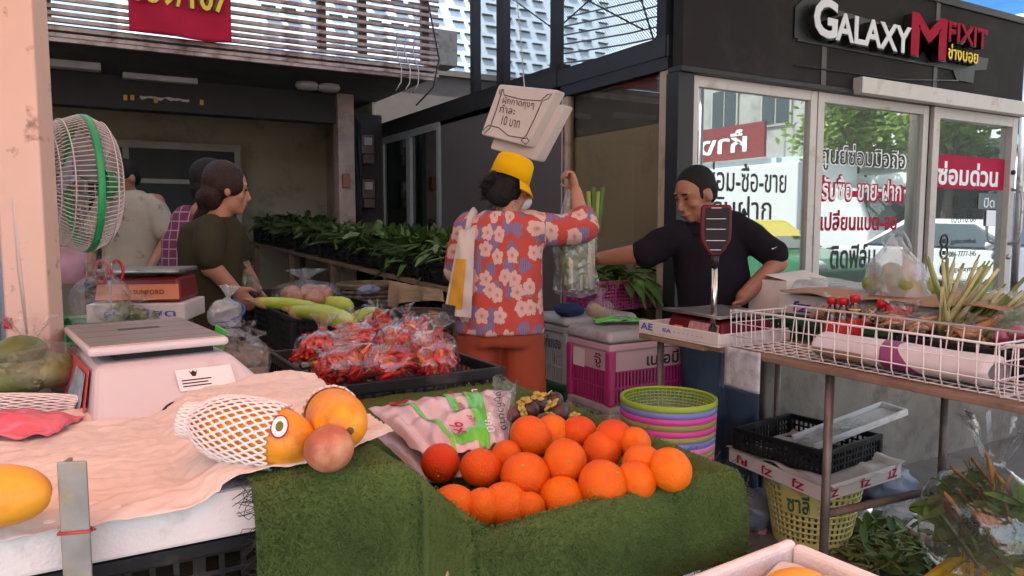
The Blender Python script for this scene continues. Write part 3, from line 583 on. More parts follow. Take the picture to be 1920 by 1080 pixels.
# ---- foam board, paper, crate below
FB = (-.25, 1.3, .9)
def chip(u): return .012 * max(0, noise.noise((u * 9, 0, 2)))
fbm = MB(FB).box((-.85, 1.105, .905), (.33, 1.5, .975)); fboard = solo('foam_board', 'thick white foam board under the paper at the stall edge', 'foam board', fbm, FOAM, FB, bev=.006)
crate('black_crate', 'black plastic crate under the white foam board', (-.06, 1.36, .6), 0, .62, .44, .295, BLACKP, .03)
def pap(u, v):
    X = -.75 + 1.2 * u; Y = 1.085 + .62 * v
    if u > .86: Y = 1.085 + .1 * (u - .86) / .14 + (.62 - .1 * (u - .86) / .14) * v
    n = noise.noise((X * 5, Y * 5, 1)) * .006 + noise.noise((X * 16, Y * 16, 4)) * .003 + (.5 - abs(noise.noise((X * 5 + Y * 6, Y * 17 - X * 3, 9)))) * .014 + (.5 - abs(noise.noise((X * 13 + Y * 21, Y * 30 - X * 8, 3)))) * .009 + (.5 - abs(noise.noise((X * 31 - Y * 16, Y * 24 + X * 20, 5)))) * .005 + (.5 - abs(noise.noise((X * 55 - Y * 40, Y * 62 + X * 21, 8)))) * .003
    z = .971 + n + max(0, v - .8) * .06 * max(0, noise.noise((X * 4, 3, 3)) + .35)
    z += .028 * sst(.1, .18, X)
    if v < .06: z -= (.06 - v) * .22 * (1 if X < .15 else .4)
    if u > .94: z -= (u - .94) * .1
    return (X, Y + .012 * noise.noise((X * 6, v * 2, 7)), z)
solo('paper_sheet', 'crumpled pinkish white paper sheet spread beneath the papayas', 'paper', MB((-.1, 1.4, .98)).grid(lambda u, v: pap(u, v), 320, 170), PAPER, (-.1, 1.4, .98), solid=.0012)
# ---- angle iron with rubber band
AO = on_z(140, 1000, .95); AO.y = 1.06; AO.x = on_y(142, 1000, 1.06).x
zt = on_y(142, 868, 1.05).z
ab = thing('angle_iron', 'grey steel angle bar standing before the foam board with red rubber band', 'metal bar', (AO.x, 1.06, .3), R(-22))
GALV = M('galvanised', (.3, .3, .3), .45, .7, var=.2, vs_=20, dirt=((.42, .33, .2), .35, 22))
part(ab, 'flange', MB().box((-.0175, -.002, 0), (.0175, .002, zt - .3)), GALV, bev=.0015); part(ab, 'flange', MB().box((-.0175, .002, 0), (-.0135, .034, zt - .305)), GALV)
zb = on_y(142, 1003, 1.05).z - .3; part(ab, 'rubber_band', MB().tube([(-.019, -.004, zb), (.019, -.004, zb + .001), (.02, .006, zb), (-.015, .036, zb), (-.02, .03, zb)], .002, 6, closed=True), M('red_rubber', (.45, .06, .04), .5))
# ---- artificial turf
TX0, TX1 = .19, 1.035
def turf(u, v):
    X = TX0 + (TX1 - TX0) * u; k = sst(.39, .52, X); yf = 1.055 - .11 * sst(.435, .475, X) - .012 * math.exp(-((X - .42) / .018) ** 2) + .012 * math.sin(X * 9)
    ztop = .99 - .125 * k; zrim = .992 - .085 * k; wob = .006 * noise.noise((X * 8, v * 6, 2))
    if v < .6:
        t = v / .6; Y = 1.85 + (yf - 1.85) * t
        z = ztop - .02 * k + .06 * sst(.35, 0, t) * k
        z += (zrim - z) * sst(yf + .055, yf + .012, Y)
        if X > .97: z += (.905 - z) * sst(.97, 1.03, X)
        if X < .5 and Y > 1.52: z = min(z, .86 + .1 * sst(1.62, 1.5, Y))
        return Vector((X, Y, z + wob))
    t = (v - .6) / .4; drop = (.2 - .045 * sst(.5, 1.05, X)) * t
    return Vector((X, yf - .018 * math.sin(min(1, t * 4) * PI / 2) + .006 * math.sin(X * 14 + t * 3), zrim + wob - drop - .004))
TO = (.62, 1.3, .85)
tf = thing('turf_mat', 'green artificial turf mat draped over the stall front around the oranges', 'turf mat', TO)
TURF = M('turf_backing', (.06, .1, .02), .95, var=.2); BLADE = M('turf_blade', (.082, .138, .042), .75, spec=.15, var=.45, vs_=7)
part(tf, 'backing', MB(TO).grid(turf, 70, 70), TURF, solid=.004)
nb = 120000; rg = np.random.default_rng(3)
uu = rg.random(nb); vv = .25 + .75 * rg.random(nb) ** .8; vv = np.clip(np.round(vv * 175) / 175 + rg.normal(0, .0009, nb), 0, 1); uu = np.clip(np.round(uu * 210) / 210 + rg.normal(0, .0012, nb), 0, 1); G = 140
tab = np.array([[tuple(turf(i / G, j / G)) for i in range(G + 1)] for j in range(G + 1)])
def samp(u, v):
    x = np.clip(u * G, 0, G - 1e-6); y = np.clip(v * G, 0, G - 1e-6); i = x.astype(int); j = y.astype(int); fx = (x - i)[:, None]; fy = (y - j)[:, None]
    return (tab[j, i] * (1 - fx) + tab[j, i + 1] * fx) * (1 - fy) + (tab[j + 1, i] * (1 - fx) + tab[j + 1, i + 1] * fx) * fy
p = samp(uu, vv); nn = np.cross(samp(np.minimum(uu + .01, 1), vv) - samp(np.maximum(uu - .01, 0), vv), samp(uu, np.minimum(vv + .01, 1)) - samp(uu, np.maximum(vv - .01, 0)))
nn /= np.linalg.norm(nn, axis=1)[:, None] + 1e-9; nn *= np.where((nn[:, 2] < -.2) | ((abs(nn[:, 2]) <= .2) & (nn[:, 1] > 0)), -1, 1)[:, None]
dirn = nn + rg.normal(0, .5, (nb, 3)) + np.array([0, -.05, -.1]); dirn /= np.linalg.norm(dirn, axis=1)[:, None]
sd_ = np.cross(dirn, rg.normal(0, 1, (nb, 3))); sd_ /= np.linalg.norm(sd_, axis=1)[:, None]
ln = rg.uniform(.004, .0075, nb)[:, None]; wd_ = .0011
vtx = np.stack([p - sd_ * wd_, p + sd_ * wd_, p + dirn * ln], 1).reshape(-1, 3) - np.array(TO)
me = bpy.data.meshes.new('pile'); me.vertices.add(nb * 3); me.vertices.foreach_set('co', vtx.ravel()); me.loops.add(nb * 3); me.loops.foreach_set('vertex_index', np.arange(nb * 3)); me.polygons.add(nb)
me.polygons.foreach_set('loop_start', np.arange(nb) * 3); me.update(calc_edges=True); part(tf, 'pile', me, BLADE, kind='stuff')
fr = MB(TO)
for k in range(330):
    s_ = rnd.random(); side = rnd.choice('lbbr')
    if side == 'l': a = turf(0, .52 + .48 * s_); d = Vector((-1, -.2, rnd.gauss(0, .6)))
    elif side == 'b': a = turf(s_, 1); d = Vector((rnd.gauss(0, .5), -.3, -1))
    else: a = turf(1, .1 + .9 * s_); d = Vector((1, rnd.gauss(0, .5), rnd.gauss(.1, .6)))
    l = rnd.uniform(.008, .03) * (1 if side != 'b' else .6); b = a + d.normalized() * l; m_ = a.lerp(b, .5) + Vector((rnd.gauss(0, .005), rnd.gauss(0, .005), rnd.gauss(0, .005))); fr.tube([a, m_, b], .0006, 3, cap=False)
part(tf, 'frayed_edge', fr, BLACKM, kind='stuff')
solo('dry_leaf', 'small pale dry leaf stuck on the turf front', 'leaf', MB().grid(lambda u, v: (.004 * math.sin(PI * v) * (u - .5) * 2, -.002 * u, .022 * v), 4, 8), M('dry_leaf', (.5, .34, .16), .8), turf(.31, .84) + Vector((0, -.013, -.01)), solid=.001)

# ---- oranges
def peel(name, c, red):
    m, t, N, L = _new(name); b = N['Principled BSDF']; b.inputs['Roughness'].default_value = .36; b.inputs['Specular IOR Level'].default_value = .28; b.inputs['Subsurface Weight'].default_value = .06; b.inputs['Subsurface Radius'].default_value = (.01, .004, .001)
    tc = N.new('ShaderNodeTexCoord'); oi = N.new('ShaderNodeObjectInfo'); n = N.new('ShaderNodeTexNoise'); n.inputs['Scale'].default_value = 1.6; L.new(tc.outputs['Object'], n.inputs[0])
    ad = N.new('ShaderNodeMath'); ad.operation = 'MULTIPLY_ADD'; ad.inputs[1].default_value = .5; L.new(n.outputs[0], ad.inputs[0]); mu = N.new('ShaderNodeMath'); mu.operation = 'MULTIPLY'; mu.inputs[1].default_value = .75; L.new(oi.outputs['Random'], mu.inputs[0]); L.new(mu.outputs[0], ad.inputs[2])
    mx = N.new('ShaderNodeMix'); mx.data_type = 'RGBA'; mx.inputs[6].default_value = (*c, 1); mx.inputs[7].default_value = (*red, 1); L.new(ad.outputs[0], mx.inputs[0]); L.new(mx.outputs[2], b.inputs['Base Color'])
    v = N.new('ShaderNodeTexVoronoi'); v.inputs['Scale'].default_value = 24; L.new(tc.outputs['Object'], v.inputs['Vector']); v2 = N.new('ShaderNodeTexNoise'); v2.inputs['Scale'].default_value = 3.5; L.new(tc.outputs['Object'], v2.inputs[0])
    bp = N.new('ShaderNodeBump'); bp.inputs['Strength'].default_value = .6; bp.inputs['Distance'].default_value = .002; L.new(v.outputs['Distance'], bp.inputs['Height'])
    b2 = N.new('ShaderNodeBump'); b2.inputs['Strength'].default_value = .25; b2.inputs['Distance'].default_value = .004; L.new(v2.outputs[0], b2.inputs['Height']); L.new(bp.outputs[0], b2.inputs['Normal']); L.new(b2.outputs[0], b.inputs['Normal']); return m
ORANGE = peel('orange_peel', (.8, .21, .002), (.6, .04, .001)); NAVEL = M('orange_stem', (.3, .28, .1), .7)
om = MB().ell((0, 0, 0), (1, 1, .94), 28, 18, fn=lambda d: 1 - .06 * math.exp(-((1 - d.z) / .02)) - .03 * math.exp(-((1 + d.z) / .03)) + .012 * noise.noise(d * 2.0)).mesh('orange'); om.materials.append(ORANGE)
stem_m = MB().lathe([(.001, .06), (.04, .055), (.085, .0), (.001, -.02)], (0, 0, .87), 6).mesh('stem_button'); stem_m.materials.append(NAVEL)
OR = [('back', .955, (995, 820, 41), (1037, 812, 34), (1085, 812, 34), (1150, 822, 37), (1192, 830, 30)),
      ('third', .935, (950, 852, 28), (1060, 866, 43), (1128, 846, 40), (1203, 868, 36), (1257, 880, 42)),
      ('second', .915, (826, 868, 38), (903, 878, 40), (985, 893, 45), (1130, 908, 46), (1192, 902, 40)),
      ('front', .888, (850, 952, 44), (905, 952, 38), (948, 946, 43), (992, 950, 30), (1055, 936, 43))]
ordn = 'first second third fourth fifth'.split()
for row, z, *os_ in OR:
    for k, (px, py, rp) in enumerate(os_):
        c = on_z(px, py, z); d = c.length; d = (c - Vector((0, 0, CAM_H))).dot(_F); r_ = rp * d / FOC
        o = bpy.data.objects.new('orange', om); link(o); o.location = c; o.scale = (r_ * rnd.uniform(.95, 1.05), r_ * rnd.uniform(.95, 1.05), r_ * rnd.uniform(.93, 1.05)); o.rotation_euler = (Vector((-.35, -.7, .7)) * (1 if rnd.random() < .5 else .15) + Vector((rnd.gauss(0, .5), rnd.gauss(0, .5), rnd.gauss(.2, .5)))).to_track_quat('Z', 'Y').to_euler()
        tag(o, 'orange %s from the turf ridge in the %s row of the pile' % (ordn[k], row), 'orange', 'oranges piled on the turf')
        part(o, 'stem_button', stem_m, None)
# ---- mangosteens
MGS = M('mangosteen_rind', (.055, .018, .02), .45, var=.35, vs_=14, bump=.15, bs=60, dirt=((.16, .07, .05), .3, 18)); CAL = M('mangosteen_calyx', (.42, .33, .06), .6, var=.25, dirt=((.3, .14, .05), .3, 10))
for k, (px, py, rp) in enumerate(((1046, 775, 23), (1022, 795, 21), (990, 770, 22), (1010, 757, 20), (1040, 752, 18), (968, 778, 18), (1078, 792, 16))):
    c = on_z(px, py, .965); d = (c - Vector((0, 0, CAM_H))).dot(_F); r_ = rp * d / FOC
    t = thing('mangosteen', ['large purple mangosteen at the corner by the grey crate', 'purple mangosteen just behind the nearest orange', 'dark mangosteen with open yellow calyx beside the plastic pack', 'mangosteen topped by a tall yellow calyx', 'mangosteen at the back of the small heap', 'mangosteen half under the plastic pack', 'small green mangosteen at the turf edge'][k], 'mangosteen', c, rnd.uniform(0, 6), 'mangosteens behind the oranges')
    t.rotation_euler = (rnd.uniform(-.9, .9), rnd.uniform(-.9, .9), rnd.uniform(0, 6)) if k not in (2, 3) else (-.4, .2, k)
    part(t, 'rind', MB().ell((0, 0, 0), (r_, r_, r_ * .92), 18, 12), MGS if k < 6 else LEAF)
    for q in range(4):
        a = q * PI / 2; part(t, 'calyx_lobe', MB().ell((math.cos(a) * r_ * .45, math.sin(a) * r_ * .45, r_ * .92), (r_ * .36, r_ * .32, r_ * .12), 10, 6), CAL)
    part(t, 'stalk', MB().tube([(0, 0, r_ * .85), (0, 0, r_ * 1.3)], [r_ * .16, r_ * .2], 8), CAL)

# ---- papayas in foam nets, stone fruit, mango
PAPY = M('papaya_skin', (.78, .32, .02), .42, var=.12, vs_=12, bump=.08, bs=40, dirt=((.55, .2, .02), .3, 10)); NET = M('foam_net', (.82, .78, .75), .6, var=.03)
def net_sleeve(parent, L, rfn, cut0, cut1, nc=26, nr=15, loose=.006):
    mb = MB()
    def P(i, j):
        t = cut0 + (cut1 - cut0) * j / nr; a = 2 * PI * (i + .5 * (j % 2)) / nc; r = rfn(t) + loose + .002 * noise.noise((i * .7, j * .7, 1))
        return Vector((t * L, math.cos(a) * r, math.sin(a) * r))
    for j in range(nr):
        for i in range(nc):
            k2 = (i, i - 1) if j % 2 == 0 else (i, i + 1)
            for k in k2: mb.tube([P(i, j), (P(i, j) + P(k, j + 1)) / 2 * 1.0, P(k, j + 1)], [.0034, .0024, .0034], 5, cap=False)
    return part(parent, 'foam_net', mb, NET)
def pap_r(t): return .062 * max(0, 1 - abs((t - .08) / .62) ** 2.6) ** .5 if abs((t - .08) / .62) < 1 else 0
def papaya(label, c, head, tilt, s, cut0, cut1, sticker):
    t = thing('papaya', label, 'papaya', c, head, 'papayas in foam nets'); t.rotation_euler = (0, tilt, head); t.scale = (s, s, s)
    N_ = 26; prof = [(pap_r(-.54 + 1.24 * k / N_) + .0002, (-.54 + 1.24 * k / N_) * .21) for k in range(N_ + 1)]
    Mx = Matrix.Rotation(R(90), 3, 'Y')
    part(t, 'fruit', MB().lathe(prof, (0, 0, 0), 28, True, Mx), PAPY)
    part(t, 'blossom_end', MB().ell((.147, .006, -.004), (.004, .008, .008)), M('blossom_scar', (.1, .08, .02), .8) if 'blossom_scar' not in bpy.data.materials else bpy.data.materials['blossom_scar'])
    net_sleeve(t, .21, lambda q: max(pap_r(q), .028), cut0, cut1)
    return t
pc = on_z(460, 808, 1.046)
p1 = papaya('ripe orange papaya in white foam net with red ringed sticker', pc, R(-38), R(8), .76, -.62, .36, True)
stk = p1
n_ = Vector((.25, -.75, .61)).normalized(); cpos = Vector((.075, 0, 0)) + n_ * .0625
q_ = n_.to_track_quat('Z', 'Y').to_matrix()
def disc(r0, r1, dz): mb = MB(); mb.grid(lambda u, v: cpos + q_ @ Vector(((r0 + (r1 - r0) * v) * math.cos(u * 2 * PI) * .8, (r0 + (r1 - r0) * v) * math.sin(u * 2 * PI) * 1.15, dz - 5.0 * (r0 + (r1 - r0) * v) ** 2)), 28, 4, True); return mb
sk = part(p1, 'sticker', disc(.0, .021, .0022), REDINK); part(sk, 'sticker_ring', disc(.009, .018, .003), WHITEINK); part(sk, 'sticker_emblem', disc(.0, .0075, .003), LEAF)
papaya('ripe papaya end showing behind the brown stone fruit', on_z(628, 782, 1.05), R(-97), R(-4), .72, -.62, -.2, False)
c = on_z(617, 841, 1.036); solo('passion_fruit', 'brownish pink round fruit in front of the papayas', 'fruit', MB().ell((0, 0, 0), (.036, .034, .034), 22, 14), M('dusky_peel', (.4, .13, .07), .5, var=.25, vs_=20, bump=.12, bs=50, dirt=((.55, .3, .16), .4, 14)), c)
MNG = M('mango_skin', (.82, .38, .03), .45, var=.12, vs_=10, dirt=((.7, .24, .02), .3, 9))
def mango(label, c, head, s): return solo('mango', label, 'mango', MB().ell((0, 0, 0), (.07 * s, .042 * s, .038 * s), 24, 14, fn=lambda d: 1 + .08 * d.x * d.y - .12 * max(0, d.x) ** 3 * (1 if d.y > 0 else .4)), MNG, c, head, 'ripe mangoes')
mango('ripe yellow mango behind the steel angle bar', on_z(-10, 930, 1.025), R(-25), 1)
# foam box with mangoes, nearest
bx = on_z(1470, 1075, .72)
BXO = Vector((.90, .69, .572)); fx = thing('foam_box', 'white foam box of mangoes at the bottom edge', 'foam box', BXO, R(4))
W_, D_, Hh, th_ = .36, .32, .23, .022
part(fx, 'wall', MB().box((-W_ / 2, -D_ / 2, 0), (W_ / 2, -D_ / 2 + th_, Hh)).box((-W_ / 2, D_ / 2 - th_, 0), (W_ / 2, D_ / 2, Hh)).box((-W_ / 2, -D_ / 2 + th_, .001), (-W_ / 2 + th_, D_ / 2 - th_, Hh - .001)).box((W_ / 2 - th_, -D_ / 2 + th_, .001), (W_ / 2, D_ / 2 - th_, Hh - .001)), FOAM, bev=.012, seg=3)
part(fx, 'base', MB().box((-W_ / 2 + .02, -D_ / 2 + .02, 0.002), (W_ / 2 - .02, D_ / 2 - .02, .02)), FOAM)
part(fx, 'liner', MB().grid(lambda u, v: (-W_ / 2 + .03 + (W_ - .06) * u, -D_ / 2 + .03 + (D_ - .06) * v, .15 + .02 * noise.noise((u * 5, v * 5, 2)) + .05 * max(abs(u - .5), abs(v - .5)) ** 3 * 8), 24, 24), PAPER)
for k in range(5):
    mango(['ripe mango at the rear corner of the foam box', 'ripe mango beside the rear wall of the foam box', 'ripe mango in the middle of the foam box', 'ripe mango at the street end of the foam box', 'ripe mango against the inner wall of the foam box'][k], BXO + Vector(((-.07, .06, -.02, .1, -.1)[k], (.08, .07, .0, -.02, -.03)[k], .195)), R(20 * k - 30), 1.05)
part(fx, 'stand', MB().box((-W_ / 2 - .02, -D_ / 2 - .02, -.04), (W_ / 2 + .02, D_ / 2 + .02, -.001)), WOOD); part(fx, 'stand', MB().box((-.12, -.12, -BXO.z), (.12, .12, -.041)), WOOD)
# ---- white retail scale on the stall
SCW = M('scale_casing', (.62, .6, .62), .4, var=.03, dirt=((.48, .42, .42), .15, 5)); PANS = M('brushed_pan', (.5, .45, .42), .38, .75, var=.08, vs_=3)
SCO = (.13, 1.9, .965)
ws = thing('weighing_scale', 'large white electronic scale with steel pan behind the papayas', 'scale', SCO, R(7))
lo_ = [(-.17, -.30, .0), (.215, -.29, .0), (.20, .28, .0), (-.16, .28, .0)]; hi_ = [(-.145, -.175, .105), (.125, -.16, .105), (.13, .24, .105), (-.14, .24, .105)]
part(ws, 'casing', MB().hexa(lo_, hi_), SCW, bev=.018, seg=3)
part(ws, 'pan_support', MB().box((-.1, -.125, .1), (.1, .2, .122)), BLACKM)
pn = part(ws, 'pan', MB().box((-.155, -.165, .122), (.125, .255, .14)), SCW, bev=.008, seg=3); part(pn, 'pan_plate', MB().box((-.148, -.155, .1395), (.118, .248, .1425)), PANS, bev=.002)
for q in range(4): part(pn, 'pan_groove', MB().box((-.146, -.1 + .09 * q, .1427), (.116, -.098 + .09 * q, .1431)), M('groove', (.25, .22, .2), .5, .5) if q == 0 else bpy.data.materials['groove'])
part(pn, 'brand_plate', MB().box((-.06, .07, .1426), (.03, .1, .1432)), M('dark_plate', (.06, .055, .05), .5))
nrm = Vector((0, -.105, .125)).normalized(); upv = Vector((0, .125, .105)).normalized()
def sface(x, t): return Vector((x, -.295 + .12 * t, .105 * t)) + nrm * -.0
fn_ = Vector((0, -.105, .12)).normalized()
lab = MB(); q = [Vector((x, -.292 + .118 * t, .105 * t)) + fn_ * .0015 for x, t in ((.0, .42), (.115, .42), (.115, .78), (.0, .78))]; lab.poly(q, fn_ * .0006); lb = part(ws, 'label', lab, WHITEINK)
for k, (t, x1) in enumerate(((.48, .065), (.53, .06), (.58, .068))): part(lb, 'print_line', MB().poly([Vector((.008, -.292 + .118 * t, .105 * t)) + fn_ * .0024, Vector((x1, -.292 + .118 * t, .105 * t)) + fn_ * .0024, Vector((x1, -.292 + .118 * (t + .02), .105 * (t + .02))) + fn_ * .0024, Vector((.008, -.292 + .118 * (t + .02), .105 * (t + .02))) + fn_ * .0024], fn_ * .0002), INK)
e0 = Vector((.035, -.292 + .118 * .7, .105 * .7)) + fn_ * .0025; part(lb, 'emblem', MB().poly([e0 + Vector((a_ * .009, b_ * .006, b_ * .0055)) for a_, b_ in ((-1, 1), (-.5, .3), (0, 1), (.5, .3), (1, 1), (.4, -1), (-.4, -1))], fn_ * .0002), INK)
hb = MB(); hb.grid(lambda u, v: Vector((.035 + .085 * (2 * u - 1), -.292 + .118 * (.0 + .3 * v * math.sqrt(max(0, 1 - abs(2 * u - 1) ** 4))), .105 * (.3 * v * math.sqrt(max(0, 1 - abs(2 * u - 1) ** 4))))) + fn_ * .003, 20, 6); part(ws, 'vent_recess', hb, BLACKM)
sx = MB(); side = [Vector((-.17, -.22, .01)), Vector((-.17, .2, .01)), Vector((-.148, .18, .095)), Vector((-.148, -.15, .095))]; sx.poly([v + Vector((-.004, 0, 0)) for v in side], (-.001, 0, 0)); kpd = part(ws, 'keypad', sx, M('keypad_red', (.6, .1, .12), .5))
inn = [Vector((-.1712, -.19, .02)), Vector((-.1712, -.0, .02)), Vector((-.153, -.02, .085)), Vector((-.153, -.14, .085))]; part(kpd, 'key_sheet', MB().poly([v + Vector((-.006, 0, 0)) for v in inn], (-.001, 0, 0)), M('key_blue', (.3, .42, .5), .4, var=.4, vs_=40))
# ---- chilli tray with bagged chillies
CHF = film('chilli_film', (1, 1, 1), .01, .17, .1, .22, 14)
CT = crate('chilli_tray', 'shallow black tray heaped with bags of red chillies', (.765, 2.13, .845), R(1), .50, .60, .105, BLACKP, .03, solid=0, cat='tray', rim=.03)
CHR = M('red_chilli', (.44, .004, .008), .35, var=.3, vs_=30, spec=.35); CHO = M('orange_chilli', (.75, .17, .01), .35, var=.2, vs_=30, spec=.35); CHG = M('green_chilli', (.16, .2, .03), .35, var=.2, vs_=30)
CB = [(600, 652, .075), (668, 632, .075), (718, 600, .07), (735, 648, .085), (690, 690, .085), (625, 700, .07), (765, 695, .075), (805, 650, .075), (838, 672, .07), (868, 690, .06), (775, 612, .065), (578, 690, .05)]
wh_ = ['at the rear corner of the tray', 'beside the eggplant crate', 'highest of the heap, at the back', 'fat one in the middle of the heap', 'with a tall knot, near the tray front', 'small one in the front corner', 'at the middle of the tray front', 'behind the front rim near the woman', 'second from the far end of the front rim', 'at the end of the tray with a big flared knot', 'at the back near the wicker basket', 'half empty one against the eggplant crate']
for k, (px, py, s_) in enumerate(CB):
    c = on_z(px, py + 14, .95 + (.035 if py < 660 else .015)); c.z -= s_ * .45; c.x = min(max(c.x, .57), .97); c.y = max(c.y, 1.9)
    t = thing('chilli_bag', 'clear bag of red chillies, ' + wh_[k], 'bag', c, rnd.uniform(0, 6), 'bagged chillies on the tray')
    t.rotation_euler = (rnd.uniform(-.45, .45), rnd.uniform(-.45, .45), rnd.uniform(0, 6))
    for nm, mt, cnt in (('red_chillies', CHR, 58), ('orange_chillies', CHO, 9), ('green_chillies', CHG, 2)):
        mb = MB(); main = Vector((math.cos(k * 2.3), math.sin(k * 2.3), .25))
        for q in range(cnt):
            dv = Vector((rnd.gauss(0, 1), rnd.gauss(0, 1), rnd.gauss(0, .8))).normalized() * s_ * .7 * rnd.random() ** .25; dv.z = dv.z * .75 + s_ * .62
            ax = (main + Vector((rnd.gauss(0, .45), rnd.gauss(0, .45), rnd.gauss(0, .3)))).normalized(); L = rnd.uniform(.065, .1); bn_ = ax.orthogonal() * .01
            mb.tube([dv - ax * L / 2, dv - ax * L * .2 + bn_ * .6, dv + ax * L * .15 + bn_, dv + ax * L / 2], [.0045, .0085, .0075, .001], 6)
        part(t, nm, mb, mt, kind='stuff')
    plastic_bag(t, s_ * 1.06, s_ * 1.02, s_ * 1.32, k + 1, CHF)
    part(t, 'rubber_band', MB().tube([(math.cos(a * PI / 5) * s_ * .14, math.sin(a * PI / 5) * s_ * .14, s_ * 1.46) for a in range(10)], .003, 5, closed=True), bpy.data.materials['red_rubber'])
# ---- crates of eggplant and bagged goods
crate('black_crate', 'black plastic crate holding the long green eggplants', (.88, 3.12, .84), R(2), .44, .58, .17, BLACKP, .026)
crate('black_crate', 'black plastic crate behind the eggplants with bagged greens', (.86, 3.76, .84), R(2), .42, .62, .17, BLACKP, .026)
EGG = M('green_eggplant', (.3, .42, .035), .35, var=.18, vs_=7, dirt=((.42, .5, .1), .3, 8)); CALG = M('eggplant_calyx', (.33, .25, .1), .7, var=.3, bump=.3, bs=40)
def eggplant(label, p0, p1, r, k):
    p0, p1 = Vector(p0), Vector(p1); c = p0; L = (p1 - p0).length; t = thing('green_eggplant', label, 'eggplant', c, 0, 'long green eggplants'); ax = p1 - p0; up = Vector((0, 0, 1))
    pts = [ax * q + up * (.018 * math.sin(q * PI)) for q in (0, .08, .2, .4, .6, .8, .92, .985, 1.0)]
    part(t, 'fruit', MB().tube(pts, [r * .55, r * .66, r * .76, r * .9, r, r, r * .8, r * .42, .002], 18), EGG)
    part(t, 'calyx', MB().tube([ax * -.02, ax * .04, ax * .13], [r * .5, r * .74, r * .72], 12), CALG); part(t, 'stalk', MB().tube([ax * -.14, ax * -.07, ax * -.01], [r * .28, r * .3, r * .5], 8), CALG)
eggplant('green eggplant with thick brown stalk over the crate edge', at_d(482, 566, 2.95), at_d(640, 600, 2.85), .03, 0)
eggplant('big green eggplant in front of the others', at_d(548, 583, 2.72), at_d(668, 612, 2.5), .034, 1)
eggplant('green eggplant pointing to the wicker basket', at_d(560, 585, 3.2), at_d(662, 574, 3.15), .036, 2)
eggplant('green eggplant behind the chilli bags', at_d(645, 612, 2.72), at_d(715, 592, 2.9), .032, 3)
def loose_bag(name, label, c, rx, ry, rz_, seed, cmat, cont, rot=(0, 0, 0), group=None, mat=None, n=30, cs=(.5, .5, .5)):
    t = thing(name, label, 'bag', c, 0, group); t.rotation_euler = rot; rr = random.Random(seed)
    if cont == 'leaf':
        mb = MB()
        for q in range(n):
            a = rr.uniform(0, 6.28); z = rr.uniform(.1, .75) * rz_; rad = rr.uniform(.1, .8); p_ = Vector((math.cos(a) * rx * rad, math.sin(a) * ry * rad, z)); d_ = Vector((rr.gauss(0, 1), rr.gauss(0, 1), rr.gauss(.2, .5))).normalized(); e_ = d_.orthogonal().normalized(); L = rx * rr.uniform(.35, .7)
            mb.grid(lambda u, v: p_ + d_ * (L * v) + e_ * (L * .3 * math.sin(PI * min(1, v * .95 + .05)) * (u - .5) * 2) + Vector((0, 0, L * .2 * math.sin(PI * v) + .1 * L * abs(u - .5))), 2, 5)
        part(t, 'leaves', mb, cmat, kind='stuff')
    elif cont == 'ball':
        for q in range(n):
            a = q * 2.4; part(t, 'fruit', MB().ell((math.cos(a) * rx * .45 * (q > 0), math.sin(a) * ry * .45 * (q > 0), rz_ * (.25 + .18 * (q % 2))), (rx * cs[0], rx * cs[1], rx * cs[2]), 14, 10), cmat)
    elif cont == 'stick':
        mb = MB()
        for q in range(n):
            p_ = Vector((rr.gauss(0, .35) * rx, rr.gauss(0, .35) * ry, rz_ * rr.uniform(.15, .7))); d_ = Vector((rr.gauss(0, 1), rr.gauss(0, 1), rr.gauss(0, .3))).normalized(); L = rx * rr.uniform(.3, .6); mb.tube([p_ - d_ * L, p_ + Vector((0, 0, .004)), p_ + d_ * L], [.004, .007, .003], 6)
        part(t, 'roots', mb, cmat, kind='stuff')
    plastic_bag(t, rx, ry, rz_, seed, mat); return t
LEAFG = M('fresh_leaf', (.07, .13, .02), .5, var=.4, vs_=12, trans=.2); LEAFP = M('pale_leaf', (.16, .22, .06), .5, var=.3, vs_=12, trans=.2); ROOT = M('yellow_root', (.5, .25, .08), .6, var=.3, vs_=20)
loose_bag('shallot_bag', 'shiny clear bag of brown shallots on the rear crate', on_z(575, 572, 1.01), .15, .12, .1, 31, M('shallot', (.3, .12, .05), .5, var=.3), 'ball', n=7, cs=(.32, .32, .3), rot=(0, 0, .3))
loose_bag('greens_bag', 'clear bag of pale greens lying over the crate corner', at_d(430, 545, 3.4), .14, .08, .1, 32, LEAFP, 'leaf', rot=(0, .3, -.6))
bb = loose_bag('printed_bag', 'crumpled bag with blue stripes hanging on the crate side', at_d(418, 612, 2.75), .07, .045, .1, 33, None, None, rot=(.2, .1, .5), mat=CLEAR2)
for k in range(2): part(bb, 'blue_stripe', MB().tube([(.073 * math.cos(a * .3 - 2.6 + k), .05 * math.sin(a * .3 - 2.6 + k), .02 + .028 * k + .006 * a) for a in range(9)], .004, 4, flat=.4), BLUEINK)
# crate edge by the scale: clear bag with green tape
gb = loose_bag('taped_bag', 'clear crumpled bag with green tape beside the scale pan', on_z(440, 690, .97), .09, .07, .1, 35, None, None, rot=(.5, .5, -.6)); part(gb, 'green_tape', MB().cbox((-.05, -.02, .1), (.035, .004, .07)), M('green_tape', (.06, .5, .05), .4))
